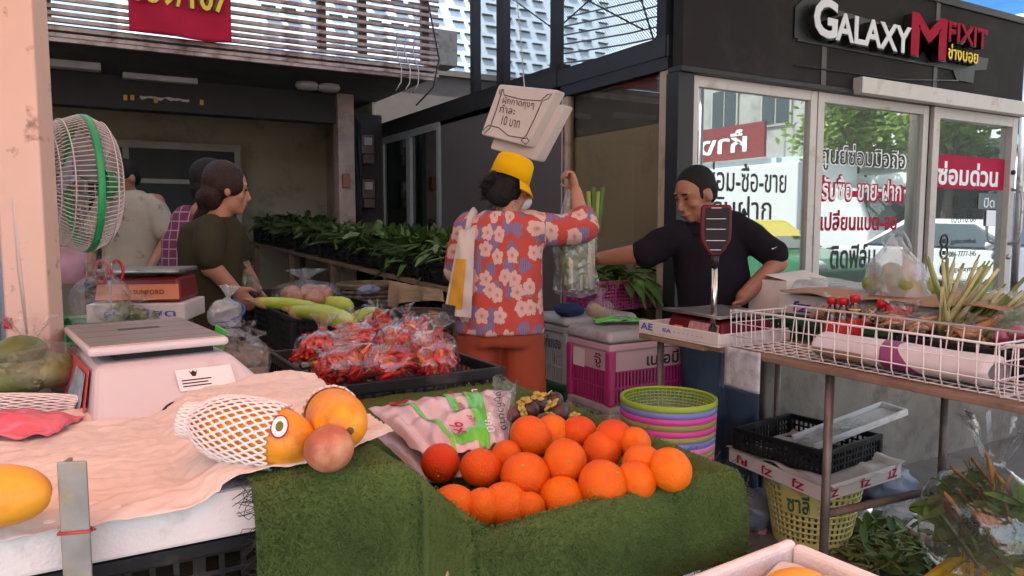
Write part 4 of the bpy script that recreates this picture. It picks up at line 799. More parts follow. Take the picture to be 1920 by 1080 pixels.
# ---- pack of plastic bags with green print
PK = [on_z(690, 762, .945), on_z(985, 752, .955), on_z(935, 842, .935), on_z(868, 868, .915), on_z(728, 826, .935)]
A_, B_, C_, D2 = on_z(690, 770, .945), on_z(960, 736, .97), on_z(945, 836, .94), on_z(800, 866, .915)
PKO = (A_ + B_ + C_ + D2) / 4
def pack(u, v, lift=0):
    p_ = A_.lerp(B_, u).lerp(D2.lerp(C_, u), v); e = (math.sin(PI * min(1, max(0, u))) * math.sin(PI * min(1, max(0, v)))) ** .45
    return p_ + Vector((0, 0, .005 + .03 * e + .012 * noise.noise((u * 5, v * 5, 1)) * e + .01 * noise.noise((u * 12, v * 6, 5)) + lift))
pk = thing('plastic_bag_pack', 'glossy pack of lilac plastic bags with green and red print', 'pack', PKO)
part(pk, 'wrapper', MB(PKO).grid(lambda u, v: pack(u, v), 50, 34).grid(lambda u, v: (lambda q: Vector((q.x, q.y, min(q.z - .012, .95 - .0 * u))))(pack(u, v, -.035)), 20, 12), M('lilac_film', (.62, .5, .54), .2, var=.08, vs_=14, spec=.8, bump=.3, bs=25))
PGRN = M('green_print', (.12, .55, .06), .25, spec=.7, var=.1)
def band(u0, u1, sk, mat, v0=0, v1=1, lift=.0022, nm='green_band'): part(pk, nm, MB(PKO).grid(lambda a, b: pack(u0 + (u1 - u0) * a + sk * (v0 + (v1 - v0) * b), v0 + (v1 - v0) * b, lift), 8, 26), mat)
band(.62, .76, .06, PGRN); band(.12, .17, .22, PGRN); band(.45, .52, .12, PGRN, 0, .6); band(.3, .68, .1, PGRN, .86, .97); band(.12, .24, .02, REDINK, .06, .14, .0026, 'red_print')
def pack_text(body, mat, u0, v0, u1, v1, h):
    a, b = pack(u0, v0, .006), pack(u1, v1, .006); t_ = text(pk, 'lettering', body, mat, a - PKO, b - PKO, Vector((0, 0, 1)).cross(b - a), h, .01, 0, .003); return t_
pack_text('บริษัท จำกัด', WHITEINK, .70, .1, .8, .92, .02); pack_text('ถุงพลาสติก ตราไก่', REDINK, .52, .08, .6, .8, .018); pack_text('ถุงหูหิ้วบาง', INK, .86, .12, .92, .9, .022); pack_text('9x', REDINK, .36, .8, .44, .93, .03)
part(pk, 'loose_end', MB(PKO).grid(lambda u, v: pack(.86 + .2 * u, v * 1.0, .02 * math.sin(u * 5 + v * 9) + .012 + .02 * u), 12, 24), CLEAR)
# ---- hidden-corner goods at the left: leaf bag, foam net, red bag
lm = loose_bag('melon_bag', 'clear bag of large smooth green melons beside the white scale', on_z(62, 738, .975), .115, .095, .115, 41, None, None)
MEL = M('green_melon', (.12, .17, .045), .45, var=.3, vs_=9, dirt=((.26, .28, .1), .4, 7))
for x, y, z, rr_, a in ((-.03, -.03, .045, .055, .3), (.045, .0, .05, .05, 1.2), (.0, .05, .055, .05, 2.2), (-.02, -.01, .1, .045, .8)): part(lm, 'melon', MB().ell((x, y, z), (rr_ * 1.35, rr_, rr_ * .8), 20, 14, Matrix.Rotation(a, 3, 'Z')), MEL)
t = thing('folded_foam_net', 'folded white foam fruit nets under the leaf bag', 'foam net', on_z(30, 760, .985)); net_sleeve(t, .2, lambda q: .04 * (1 - abs(q) ** 3), -.7, .7, 22, 12)
t.rotation_euler = (0, 0, R(-30)); t.scale = (1, 1, .5)
solo('red_plastic_bag', 'folded pink and red plastic bag at the paper edge', 'bag', MB().grid(lambda u, v: Vector((.2 * (u - .5), .14 * (v - .5), .03 * math.sin(PI * u) * math.sin(PI * v) + .012 * noise.noise((u * 6, v * 6, 3)))), 24, 20), M('red_film', (.6, .1, .14), .25, var=.5, vs_=12, spec=.7), on_z(20, 800, .99), R(-25), solid=.002)
# ---- steel post with rust
POSTM = M('pink_white_paint', (.62, .46, .38), .5, var=.06, vs_=3, bump=.06, bs=14, dirt=((.14, .06, .035), .08, 16))
pb = at_d(66, 600, 1.78)
po = thing('steel_post', 'pinkish white painted square steel post with rust specks', 'post', (pb.x, pb.y, 0), R(-18))
part(po, 'shaft', MB().box((-.047, -.047, 0), (.047, .047, 3.0)), POSTM, bev=.006); part(po, 'base_plate', MB().box((-.09, -.09, 0.004), (.09, .09, .014)), STEEL)
part(po, 'red_tape', MB().box((-.048, -.05, 1.115), (-.03, -.047, 1.14)), REDINK)
CAB = M('white_cable', (.5, .45, .42), .5)
cb = at_d(22, 300, 1.7); solo('white_cable', 'white cable hanging down beside the steel post', 'cable', MB().tube([(0, 0, 3.0 - .0), (.004, 0, 2.2), (-.006, .01, 1.6), (.004, 0, 1.25), (.012, .0, 1.1)], .006, 8), CAB, (cb.x, cb.y, 0))
cb = at_d(3, 300, 1.72); solo('green_hose', 'green and yellow garden hose hanging at the picture edge', 'hose', MB().tube([(-.02, 0, 3.0), (-.012, 0, 2.0), (.0, 0, 1.5), (.01, 0, 1.2), (.02, .01, 1.0)], .009, 8), M('hose_green', (.2, .32, .05), .5), (cb.x, cb.y, 0))
cb = at_d(8, 430, 1.9); solo('blue_pipe', 'pale blue plastic pipe behind the steel post', 'pipe', MB().tube([(0, 0, .8), (0, 0, 1.9)], .02, 10), M('blue_pvc', (.3, .38, .5), .4), (cb.x, cb.y, 0))
# ---- standing fan seen from behind
fc = at_d(156, 345, 2.25); fa = thing('standing_fan', 'white standing fan with green rim band and green motor', 'fan', (fc.x, fc.y, .84), R(13))
FW = M('fan_white', (.62, .56, .54), .4, var=.04); FG = M('fan_green', (.02, .36, .12), .4, var=.06); HZ = fc.z - .84
def guard(r, depth, x0, n, rings):
    mb = MB()
    for k in range(n):
        a = 2 * PI * k / n; pts = []
        for q in range(8):
            t = q / 7; rr_ = r * (.22 + .78 * t); xx = x0 + depth * math.sqrt(max(0, 1 - (t ** 2.6))); pts.append((xx, rr_ * math.cos(a), HZ + rr_ * math.sin(a)))
        mb.tube(pts, .0016, 4, cap=False)
    for t in rings:
        rr_ = r * (.22 + .78 * t); xx = x0 + depth * math.sqrt(max(0, 1 - t ** 2.6)); mb.tube([(xx, rr_ * math.cos(2 * PI * k / 40), HZ + rr_ * math.sin(2 * PI * k / 40)) for k in range(40)], .0022, 4, closed=True)
    return mb
part(fa, 'front_guard', guard(.205, .075, .012, 84, (0, .35, .7, .9)), FW); part(fa, 'rear_guard', guard(.205, -.10, -.012, 84, (0, .35, .7, .9)), FW)
part(fa, 'rim_band', MB().lathe([(.203, -.009), (.208, -.009), (.208, .009), (.203, .009), (.203, -.009)], (0, 0, HZ), 48, True, Matrix.Rotation(R(90), 3, 'Y')), FG)
part(fa, 'hub_cap', MB().lathe([(.001, .092), (.03, .09), (.045, .075), (.046, .06)], (0, 0, HZ), 20, True, Matrix.Rotation(R(90), 3, 'Y')), FG)
part(fa, 'motor', MB().lathe([(.001, -.21), (.04, -.205), (.052, -.19), (.055, -.12), (.05, -.1), (.02, -.095)], (0, 0, HZ), 22, True, Matrix.Rotation(R(90), 3, 'Y')), FG)
for k in range(3):
    a = k * 2 * PI / 3 + .4
    def bl(u, v, a=a): r_ = .03 + .15 * v; an = a + (u - .5) * (1.1 * math.sin(PI * (.15 + .75 * v)) + .3); return Vector((.02 * (u - .5) * 2 - .01, r_ * math.cos(an), HZ + r_ * math.sin(an)))
    part(fa, 'blade', MB().grid(bl, 8, 8), M('blade_grey', (.3, .3, .32), .3) if k == 0 else bpy.data.materials['blade_grey'], solid=.003)
part(fa, 'neck', MB().tube([(-.13, 0, HZ - .04), (-.12, 0, HZ - .12), (-.1, 0, HZ - .2)], .022, 10), FW); part(fa, 'pole', MB().tube([(-.1, 0, .03), (-.1, 0, HZ - .18)], .014, 10), FW); part(fa, 'foot', MB().lathe([(.001, .05), (.03, .045), (.14, .02), (.15, 0)], (-.1, 0, 0), 28), FW)
# ---- red retail scale, carton and scissors behind the fan
ORS = M('orange_casing', (.6, .22, .1), .4, var=.06); MAR = M('maroon_casing', (.16, .015, .02), .4)
so_ = at_d(275, 562, 2.75)
rs = thing('brown_scale', 'orange and maroon electronic scale with silver tray behind the fan', 'scale', so_, R(-22))
part(rs, 'casing', MB().hexa([(-.15, -.1, 0), (.15, -.1, 0), (.15, .14, 0), (-.15, .14, 0)], [(-.14, -.08, .09), (.14, -.08, .09), (.14, .14, .09), (-.14, .14, .09)]), MAR, bev=.012)
part(rs, 'front_panel', MB().poly([(-.14, -.1005, .01), (.145, -.1005, .01), (.14, -.0865, .065), (-.135, -.0865, .065)], (0, -.004, 0)), ORS, bev=.002)
text(rs, 'lettering', 'SUNFORD', MAR, (-.01, -.103, .03), (.095, -.103, .03), (0, .02, 1), .016, .02, 0, .002)
part(rs, 'tray', MB().box((-.15, -.11, .105), (.15, .13, .118)), STEEL, bev=.004); part(rs, 'tray_post', MB().box((-.05, -.03, .09), (.05, .06, .105)), BLACKM)
ct = thing('printed_carton', 'flat white carton with blue lettering under the orange scale', 'carton', so_ - Vector((0, 0, .068)), R(-22)); part(ct, 'box', MB().box((-.16, -.13, 0), (.17, .14, .066)), CARTONW, bev=.004)
text(ct, 'lettering', 'ผลไม้สด ', BLUEINK, (-.1, -.132, .02), (.14, -.132, .02), (0, 0, 1), .03, .01, 0, .002)
crate('green_tray', 'green plastic tray under the flat carton', so_ - Vector((.12, .05, .17)), R(-22), .44, .34, .1, M('green_plastic', (.02, .25, .07), .4), .03)
sc_ = at_d(205, 515, 2.45); s2 = thing('scissors', 'red handled scissors standing by the fan base', 'scissors', sc_, R(-30)); RP = M('red_handle', (.5, .02, .03), .35)
for sx_ in (-1, 1):
    part(s2, 'handle', MB().tube([(sx_ * .026 + .02 * math.cos(a * PI / 8), 0, .012 + .036 * math.sin(a * PI / 8)) for a in range(16)], .005, 7, closed=True), RP)
    part(s2, 'blade', MB().poly([(sx_ * .006, -.001 + .002 * sx_, -.02), (sx_ * -.003, -.001 + .002 * sx_, -.12), (sx_ * -.006, -.001 + .002 * sx_, -.02)], (0, .0015, 0)), STEEL)
loose_bag('clear_bag', 'limp clear bag draped by the fan stand', at_d(185, 600, 2.35), .1, .08, .14, 51, None, None, rot=(.3, -.4, 1)); loose_bag('clear_bag', 'clear bag of yellow greens behind the white scale', on_z(235, 612, 1.0), .12, .08, .08, 52, LEAFP, 'leaf', n=14, rot=(.2, .3, .4))
solo('pink_tub', 'pink plastic tub behind the steel post', 'tub', MB().lathe([(.001, 0), (.05, 0), (.062, .12), (.056, .12), (.046, .006), (.001, .006)], (0, 0, 0), 24), M('pink_plastic', (.5, .28, .36), .4), at_d(128, 530, 2.5))
crate('green_tray', 'green plastic tray between the post and the white scale', on_z(150, 600, 1.0) - Vector((0, 0, .12)), R(-10), .4, .3, .12, bpy.data.materials['green_plastic'], .03)
# ================================================================ table before the repair shop
TO2 = (2.3, 1.6, 0); tb_ = thing('market_table', 'long steel legged table with brown board before the repair shop', 'table', TO2)
BRD = M('brown_board', (.24, .15, .1), .75, var=.15, dirt=((.14, .09, .06), .4, 6))
part(tb_, 'table_top', MB(TO2).box((2.02, .35, .882), (3.0, 2.02, .9)).box((2.0, 2.022, .88), (2.42, 2.4, .9)).box((2.57, 2.022, .88), (2.98, 2.38, .899)), BRD, bev=.003)
LEGM = M('worn_leg_steel', (.17, .14, .12), .5, .6, var=.2, vs_=14)
L1, L2, L3 = on_x(1556, 720, 2.08), on_x(1772, 760, 2.75), on_x(1458, 720, 2.75)
for x, y in ((2.08, L1.y), (2.75, L2.y), (2.75, L3.y), (2.06, 2.33), (2.08, .5)): part(tb_, 'leg', MB(TO2).tube([(x, y, .004), (x, y, .88)], .0145, 10), LEGM)
RUSTY = M('rusty_bar', (.12, .075, .055), .8, var=.3, vs_=14)
part(tb_, 'brace', MB(TO2).tube([(2.08, L1.y, on_x(1556, 968, 2.08).z), (2.75, L2.y, on_x(1772, 918, 2.75).z)], .014, 6), RUSTY)
hs = on_x(1391, 655, 2.015); hg = thing('hanging_sleeve', 'clear sleeve with grey printed sheet hanging under the table edge', 'sleeve', hs)
part(hg, 'sheet', MB().grid(lambda u, v: (-.006 * math.sin(u * 5), .085 * (u - .5) * 2, -.145 * v), 10, 10), M('grey_sheet', (.5, .52, .55), .3, var=.25, vs_=30), solid=.002); part(hg, 'sleeve', MB().grid(lambda u, v: (-.012 - .004 * math.sin(u * 9 + v * 5), .09 * (u - .5) * 2, -.16 * v + .01), 12, 12), CLEAR)
# ---- wire baskets
WIRE = M('white_wire', (.72, .66, .64), .4, var=.04)
def wire_basket(label, x0, x1, y0, y1, z0, z1, step):
    O = Vector(((x0 + x1) / 2, (y0 + y1) / 2, z0)); t = thing('wire_basket', label, 'basket', O, 0, 'white wire baskets on the table'); r = .0022
    def rr(pts, rad, closed=False): return MB(O).tube(pts, rad, 6, closed=closed)
    part(t, 'top_rim', rr([(x0, y0, z1), (x0, y1 - .02, z1), (x0 + .0, y1, z1 - .012), (x1, y1, z1 - .012), (x1, y1 - .02, z1), (x1, y0, z1)], .004, True), WIRE)
    n = round((y1 - y0) / step); wm = None
    for k in range(n + 1):
        y = y0 + (y1 - y0) * k / n
        part(t, 'wire', rr([(x0, y, z1), (x0 + .006, y, z0 + .03), (x0 + .02, y, z0 + .004), (x0 + .05, y, z0 + .002), (x1 - .02, y, z0 + .002), (x1, y, z1)], r), WIRE)
    for h in (.33, .66): part(t, 'wire', rr([(x1, y0, z0 + (z1 - z0) * h), (x0 + .003, y0, z0 + (z1 - z0) * h), (x0 + .003, y1, z0 + (z1 - z0) * h), (x1, y1, z0 + (z1 - z0) * h)], r), WIRE)
    for k in range(6): x = x0 + .03 + (x1 - x0 - .05) * k / 5; part(t, 'wire', rr([(x, y0, z1 if k == 0 and 0 else z0 + .004), (x, y1 - .004, z0 + .004), (x, y1, z1 - .012)], r), WIRE)
wire_basket('long white wire basket along the table front', 2.045, 2.34, 1.02, 1.935, .902, 1.045, .048)
wire_basket('white wire basket cut off at the picture edge', 2.03, 2.33, .42, 1.005, .904, 1.05, .045)
# wrapped rolls in the basket
PUR = M('purple_print', (.28, .05, .16), .4, var=.1); WRAP = M('wrap_white', (.68, .62, .62), .35, var=.06, bump=.3, bs=14)
O = Vector((2.16, 1.4, .908)); wr = thing('wrapped_pack', 'long white pack with purple stripe lying in the wire basket', 'pack', O)
def roll(u, v, y0, y1, r=1.0):
    a = 2 * PI * u; y = y0 + (y1 - y0) * v; n = 1 + .08 * noise.noise((math.cos(a) * 2, math.sin(a) * 2, y * 9)); e = min(1, (1 - abs(2 * v - 1)) * 12 + .75)
    return Vector((2.15 + .075 * math.cos(a) * n * r * e, y, .955 + .042 * math.sin(a) * n * r * e))
part(wr, 'wrapper', MB(O).grid(lambda u, v: roll(u, v, 1.06, 1.62), 26, 40, True), WRAP)
part(wr, 'purple_stripe', MB(O).grid(lambda u, v: roll(u, v, 1.28 + .05 * math.sin(u * 6.28), 1.4 + .03 * math.cos(u * 6.28), 1.02), 26, 14, True), PUR)
part(wr, 'carton_end', MB(O).grid(lambda u, v: roll(.5 + .38 * u, v, 1.41, 1.615, 1.025), 10, 14), CARTON)
# ---- crates on the table
GCR = M('dark_green_plastic', (.012, .07, .025), .45, var=.12)
crate('green_crate', 'dark green crate of ginger bags behind the wire basket', (2.475, 1.82, .902), 0, .13, .56, .085, GCR, .026, solid=5)
crate('black_crate', 'black crate of onion bags behind the wire basket', (2.44, 1.22, .902), 0, .18, .5, .085, BLACKP, .026, solid=5)
crate('black_crate', 'black crate at the picture edge behind the lemongrass', (2.9, .86, .92), 0, .3, .3, .24, BLACKP, .026, solid=5)
crate('green_crate', 'dark green crate supporting the white lettered carton', (2.72, 1.8, .902), 0, .3, .66, .06, GCR, .026, solid=5)
# ---- cartons and cardboard
def carton(name, label, loc, rz, sx, sy, sz, mat): t = thing(name, label, 'carton', loc, rz); part(t, 'box', MB().box((-sx / 2, -sy / 2, 0), (sx / 2, sy / 2, sz)), mat, bev=.003); return t
c1 = carton('white_carton', 'low white carton with purple ZJ lettering on the table', (2.715, 1.78, .964), 0, .32, .74, .1, CARTONW)
PINK2 = M('violet_ink', (.12, .04, .35), .6)
text(c1, 'lettering', 'ZJ', PINK2, (-.163, .2, .075), (-.163, .29, .075), (0, 0, -1), .045, .03, 0, .001)
c2 = carton('white_carton', 'taller white carton with open film wrapped top by the man', (2.76, 2.27, .9), R(4), .3, .2, .21, CARTONW)
part(c2, 'flap', MB().poly([(-.15, -.1, .211), (.15, -.1, .211), (.15, .02, .24), (-.15, .01, .23)], (0, .004, .003)), CARTONW)
part(c2, 'film', MB().grid(lambda u, v: (-.15 + .3 * u, -.5 + .52 * v, .19 + .03 * v + .012 * noise.noise((u * 7, v * 5, 2)) - .05 * sst(.2, 0, u)), 18, 18), CLEAR2)
KO2 = Vector((2.8, 1.45, 1.105)); kb = thing('cardboard_sheet', 'torn brown cardboard sheet lying on the white carton', 'cardboard', KO2)
def cbs(u, v): X = 2.5 + .42 * u + .03 * noise.noise((v * 9, 1, 0)) * (1 - u); Y = .9 + 1.2 * v; return Vector((X, Y, 1.082 + .02 * noise.noise((u * 2, v * 5, 3)) + .035 * (1 - v) * u + .03 * sst(.35, 0, u) * noise.noise((v * 7, 5, 5))))
part(kb, 'sheet', MB(KO2).grid(cbs, 20, 50), CARTON, solid=.005)
part(kb, 'upright_flap', MB(KO2).grid(lambda u, v: Vector((2.56 + .02 * noise.noise((u * 4, v, 2)) - .03 * v, .82 + .75 * u, .95 + .12 * v * (1 - .25 * u * u) + .01 * noise.noise((u * 9, v, 1)))), 24, 8), CARTON, solid=.005)
bw = carton('white_carton', 'low white carton under the brown cardboard near the lemongrass', (2.8, 1.1, .902), 0, .3, .55, .16, CARTONW)
# ---- bottles
GLB = M('dark_sauce', (.05, .012, .008), .12, spec=.8, coat=.6); CAPR = M('red_cap', (.45, .01, .015), .35); LABR = M('red_label', (.5, .02, .02), .4, var=.3, vs_=60)
def bottle(label, c, rot=(0, 0, 0)):
    t = thing('sauce_bottle', label, 'bottle', c, 0, 'red capped sauce bottles'); t.rotation_euler = rot
    part(t, 'body', MB().lathe([(.001, 0), (.024, 0), (.026, .004), (.026, .085), (.021, .105), (.013, .122), (.0125, .132)], (0, 0, 0), 20), GLB)
    part(t, 'label', MB().lathe([(.0264, .012), (.0268, .014), (.0268, .07), (.0264, .072)], (0, 0, 0), 20), LABR)
    part(t, 'neck_label', MB().lathe([(.0215, .092), (.0222, .104), (.0215, .106)], (0, 0, 0), 16), LETY)
    part(t, 'cap', MB().lathe([(.0128, .128), (.018, .13), (.018, .15), (.016, .155), (.001, .156)], (0, 0, 0), 18), CAPR)
def zb_(px, py, X): p_ = on_x(px, py, X); return Vector((p_.x, p_.y, p_.z - .155))
bottle('sauce bottle with red cap nearest the scale', zb_(1561, 557, 2.385)); bottle('sauce bottle with gold label between the other two', zb_(1582, 558, 2.39)); bottle('taller standing sauce bottle behind its neighbours', zb_(1604, 553, 2.4))
pt = on_x(1653, 572, 2.5); bottle('sauce bottle lying tilted among the ginger bags', pt + Vector((-.02, .09, -.105)), (R(38), R(12), 0))
rp = on_x(1685, 590, 2.5); solo('red_sachet', 'small red foil sachet beside the tilted bottle', 'sachet', MB().grid(lambda u, v: (.01 * noise.noise((u * 5, v * 5, 1)), .05 * (u - .5) * -2, .03 * (v - .5) * 2), 10, 8), LABR, rp, solid=.006)
# ---- ginger, onion and root bags
GING = M('ginger_root', (.5, .24, .09), .65, var=.3, vs_=25); ONI = M('red_onion', (.28, .04, .09), .4, var=.3, vs_=12)
for k, (px, py, X, s_, m_, lb) in enumerate(((1560, 640, 2.45, .07, GING, 'clear bag of ginger below the sauce bottles'), (1625, 632, 2.5, .075, GING, 'clear bag of ginger before the tilted bottle'), (1680, 640, 2.44, .07, GING, 'clear bag of sliced roots below the red sachet'), (1725, 655, 2.46, .07, GING, 'clear bag of roots before the lemongrass'), (1800, 690, 2.43, .06, GING, 'clear bag of pale roots in the black crate'), (1905, 690, 2.44, .07, ONI, 'clear bag of red onions at the picture edge'))):
    c = on_x(px, py, X); c.z = max(c.z - s_ * .3, .985); loose_bag('root_bag' if m_ is GING else 'onion_bag', lb, c, s_, s_ * 1.15, s_ * 1.0, 60 + k, m_, 'stick' if m_ is GING else 'ball', rot=(rnd.uniform(-.5, .5), rnd.uniform(-.5, .5), rnd.uniform(0, 6)), n=34 if m_ is GING else 6, cs=(.4, .4, .36), group='clear bags on the table')
loose_bag('herb_bag', 'clear bag of green herbs above the red onions', on_x(1912, 640, 2.5), .08, .08, .1, 77, LEAFG, 'leaf', n=40)
# limes in a milky carrier bag
lc = on_x(1682, 560, 2.72); lc.z = 1.085; lb_ = thing('lime_bag', 'milky carrier bag of green limes standing on the cardboard', 'bag', lc)
LIME = M('lime_skin', (.2, .24, .05), .45, var=.25, vs_=14)
for x, y, z in ((-.02, .09, .035), (.0, -.0, .045), (.03, -.1, .035), (.05, .03, .035), (-.03, -.06, .035), (.02, .04, .085)): part(lb_, 'lime', MB().ell((x, y, z), (.04, .042, .037), 14, 10), LIME)
def cbag(u, v):
    a = 2 * PI * u; w_ = (.125 - .05 * v) if v < .7 else (.085 - .06 * (v - .7) / .3); dp = .085 * (1 - .75 * v); n = 1 + .12 * noise.noise((math.cos(a) * 2, math.sin(a) * 2, v * 3)) + .05 * math.sin(a * 9) * v
    return Vector((dp * math.cos(a) * n, (w_ * 1.15) * math.sin(a) * n + .02 * v, .2 * v + .03 * v * math.cos(a * 2)))
part(lb_, 'carrier_bag', MB().grid(cbag, 40, 26, True), film('carrier_film', (.93, .93, .95), .3, .2, .25, .6, 14))
for sy in (-1, 1): part(lb_, 'handle', MB().tube([(.01, sy * .05 + .01, .17), (.0, sy * .055 + .02, .21), (.01, sy * .03 + .02, .24), (.0, sy * .005 + .02, .225)], [.02, .012, .012, .01], 8, flat=.25), bpy.data.materials['carrier_film'])
# lemongrass
LGA = M('lemongrass_stalk', (.45, .42, .2), .55, var=.25, vs_=18); LGB = M('lemongrass_leaf', (.17, .22, .05), .6, var=.3, vs_=18); LGC = M('galangal', (.52, .3, .14), .6, var=.2)
lo_p = on_x(1772, 640, 2.5); lg = thing('lemongrass_bundle', 'bundle of lemongrass stalks standing above the black crate', 'herbs', lo_p)
for k in range(36):
    a = rnd.uniform(-1, 1); b0_ = Vector((rnd.uniform(-.03, .05), .06 * rnd.uniform(-1, 1) - .01, rnd.uniform(-.03, .02))); d_ = Vector((rnd.uniform(-.1, .2), -.08 + .16 * a * .8, .2)).normalized(); L = rnd.uniform(.2, .31)
    if k > 32: d_ = Vector((.15, -.75, .62)).normalized(); L = .3; b0_ = Vector((.02, -.06, .02))
    e_ = b0_ + d_ * L; part(lg, 'stalk', MB().tube([b0_, b0_.lerp(e_, .35), b0_.lerp(e_, .7) + Vector((0, .004 * a, 0)), e_], [.012, .0095, .007, .0055], 7), LGA if k % 3 else LGB)
    part(lg, 'cut_leaf', MB().tube([b0_.lerp(e_, .45), b0_.lerp(e_, .8) + Vector((0, .006 * a, 0)), e_ + d_ * .02], [.0095, .007, .004], 6, flat=.5), LGB)
for k in range(7):
    p_ = Vector((.0 + .01 * k, -.03 - .025 * k, .0 + .01 * (k % 3))); part(lg, 'root_piece', MB().tube([p_, p_ + Vector((.01, -.06, .05)), p_ + Vector((.02, -.11, .085 + .01 * k))], [.014, .017, .008], 8), LGC)
gp = on_x(1855, 640, 2.47); gl = thing('long_bean_bundle', 'small bundle of dark green stalks beside the lemongrass', 'herbs', gp)
for k in range(16): p_ = Vector((rnd.uniform(-.02, .02), rnd.uniform(-.03, .03), rnd.uniform(-.03, .02))); part(gl, 'stalk', MB().tube([p_ + Vector((0, .06, -.03)), p_, p_ + Vector((.01, -.07, .05))], .005, 6), LGB)
# ---- carton tray and red scale with pole display
rto = Vector((2.2, 2.17, .902)); tray = thing('carton_tray', 'white carton lid with blue print under the red scale', 'carton', rto)
tm = MB().box((-.2, -.22, 0), (.19, .23, .008)).box((-.2, -.22, .008), (-.19, .23, .055)).box((.18, -.22, .008), (.19, .23, .04)).box((-.19, -.22, .008), (.18, -.212, .05)).box((-.19, .222, .008), (.18, .23, .05)); part(tray, 'lid', tm, CARTONW, bev=.003)
text(tray, 'lettering', 'AE', BLUEINK, (-.2, .215, .02), (-.2, .14, .02), (0, 0, 1), .028, .02, 0, .002); text(tray, 'lettering', 'IIA · · · · · · ·', BLUEINK, (-.2, .08, .024), (-.2, -.14, .022), (0, 0, 1), .016, .01, 0, .002)
rs2 = thing('pole_scale', 'dark red electronic scale with display head on a pole', 'scale', rto + Vector((.0, -.03, .012)), R(-4)); DRED = M('dark_red_casing', (.12, .003, .01), .45, spec=.3, var=.05)
part(rs2, 'casing', MB().hexa([(-.14, -.17, 0), (.13, -.17, 0), (.13, .17, 0), (-.14, .17, 0)], [(-.125, -.155, .075), (.12, -.155, .075), (.12, .155, .075), (-.125, .155, .075)]), DRED, bev=.014, seg=3)
part(rs2, 'key_panel', MB().poly([(-.142, -.15, .012), (-.142, .03, .012), (-.13, .02, .062), (-.13, -.145, .062)], (-.003, 0, 0)), M('panel_pink', (.5, .25, .25), .4, var=.3, vs_=50)); part(rs2, 'warning_sticker', MB().poly([(-.142, .06, .012), (-.142, .11, .012), (-.136, .11, .036), (-.136, .06, .036)], (-.002, 0, 0)), M('orange_sticker', (.7, .2, .04), .5))
part(rs2, 'pan', MB().box((-.15, -.165, .088), (.135, .165, .096)), STEEL, bev=.004); part(rs2, 'pan_rim', MB().tube([(-.15, -.165, .094), (-.15, .165, .094), (.135, .165, .094), (.135, -.165, .094)], .006, 8, closed=True), STEEL); part(rs2, 'pan_post', MB().box((-.04, -.04, .075), (.04, .04, .088)), BLACKM)
rs2w = rs2.location; pp = on_x(1344, 615, 2.06); px_, py_ = pp.x - rs2w.x, pp.y - rs2w.y
part(rs2, 'pole_socket', MB().lathe([(.026, 0), (.024, .02), (.018, .03), (.018, .055), (.001, .055)], (px_, py_, .0), 18), BLACKM)
dz = lambda py: on_x(1343, py, 2.06).z - rs2w.z
part(rs2, 'pole', MB().tube([(px_, py_, .03), (px_, py_, dz(498))], .0115, 14), M('chrome', (.6, .58, .56), .18, 1.0)); part(rs2, 'pole_collar', MB().tube([(px_, py_, dz(500)), (px_, py_, dz(474))], .015, 14), BLACKM)
# display head: rounded shield facing the street
hz0, hz1 = dz(480), dz(384); hw = .056
def shield(s_, y, grow=0):
    out = []
    for a_, b_ in ((-.28, 0), (.28, 0), (.62, .12), (.95, .3), (1, .45), (1, .93), (.9, 1), (-.9, 1), (-1, .93), (-1, .45), (-.95, .3), (-.62, .12)): out.append((a_ * (hw - s_), y, hz0 + s_ + (hz1 - hz0 - 2 * s_) * b_))
    return out
hd = bpy.data.objects.new('display_head', MB().poly([(p_[0], p_[1], p_[2]) for p_ in shield(0, -.02)], (0, .04, 0)).mesh('display_head')); link(hd, rs2); hd.data.materials.append(DRED); hd.location = (px_, py_, 0); hd.rotation_euler = (0, 0, R(-38)); q = hd.modifiers.new('b', 'BEVEL'); q.width = .008; q.segments = 3
part(hd, 'screen', MB().poly([(p_[0] + .003, p_[1], p_[2]) for p_ in shield(.011, -.0205)], (0, -.0015, 0)), M('black_glass', (.012, .009, .014), .45, spec=.2))
for h_, w2 in ((.93, .018), (.72, .035), (.52, .035), (.3, .035), (.12, .02)): part(hd, 'print_line', MB().box((-w2, -.0235, hz0 + (hz1 - hz0) * h_), (w2, -.0222, hz0 + (hz1 - hz0) * h_ + .0022)), WHITEINK)

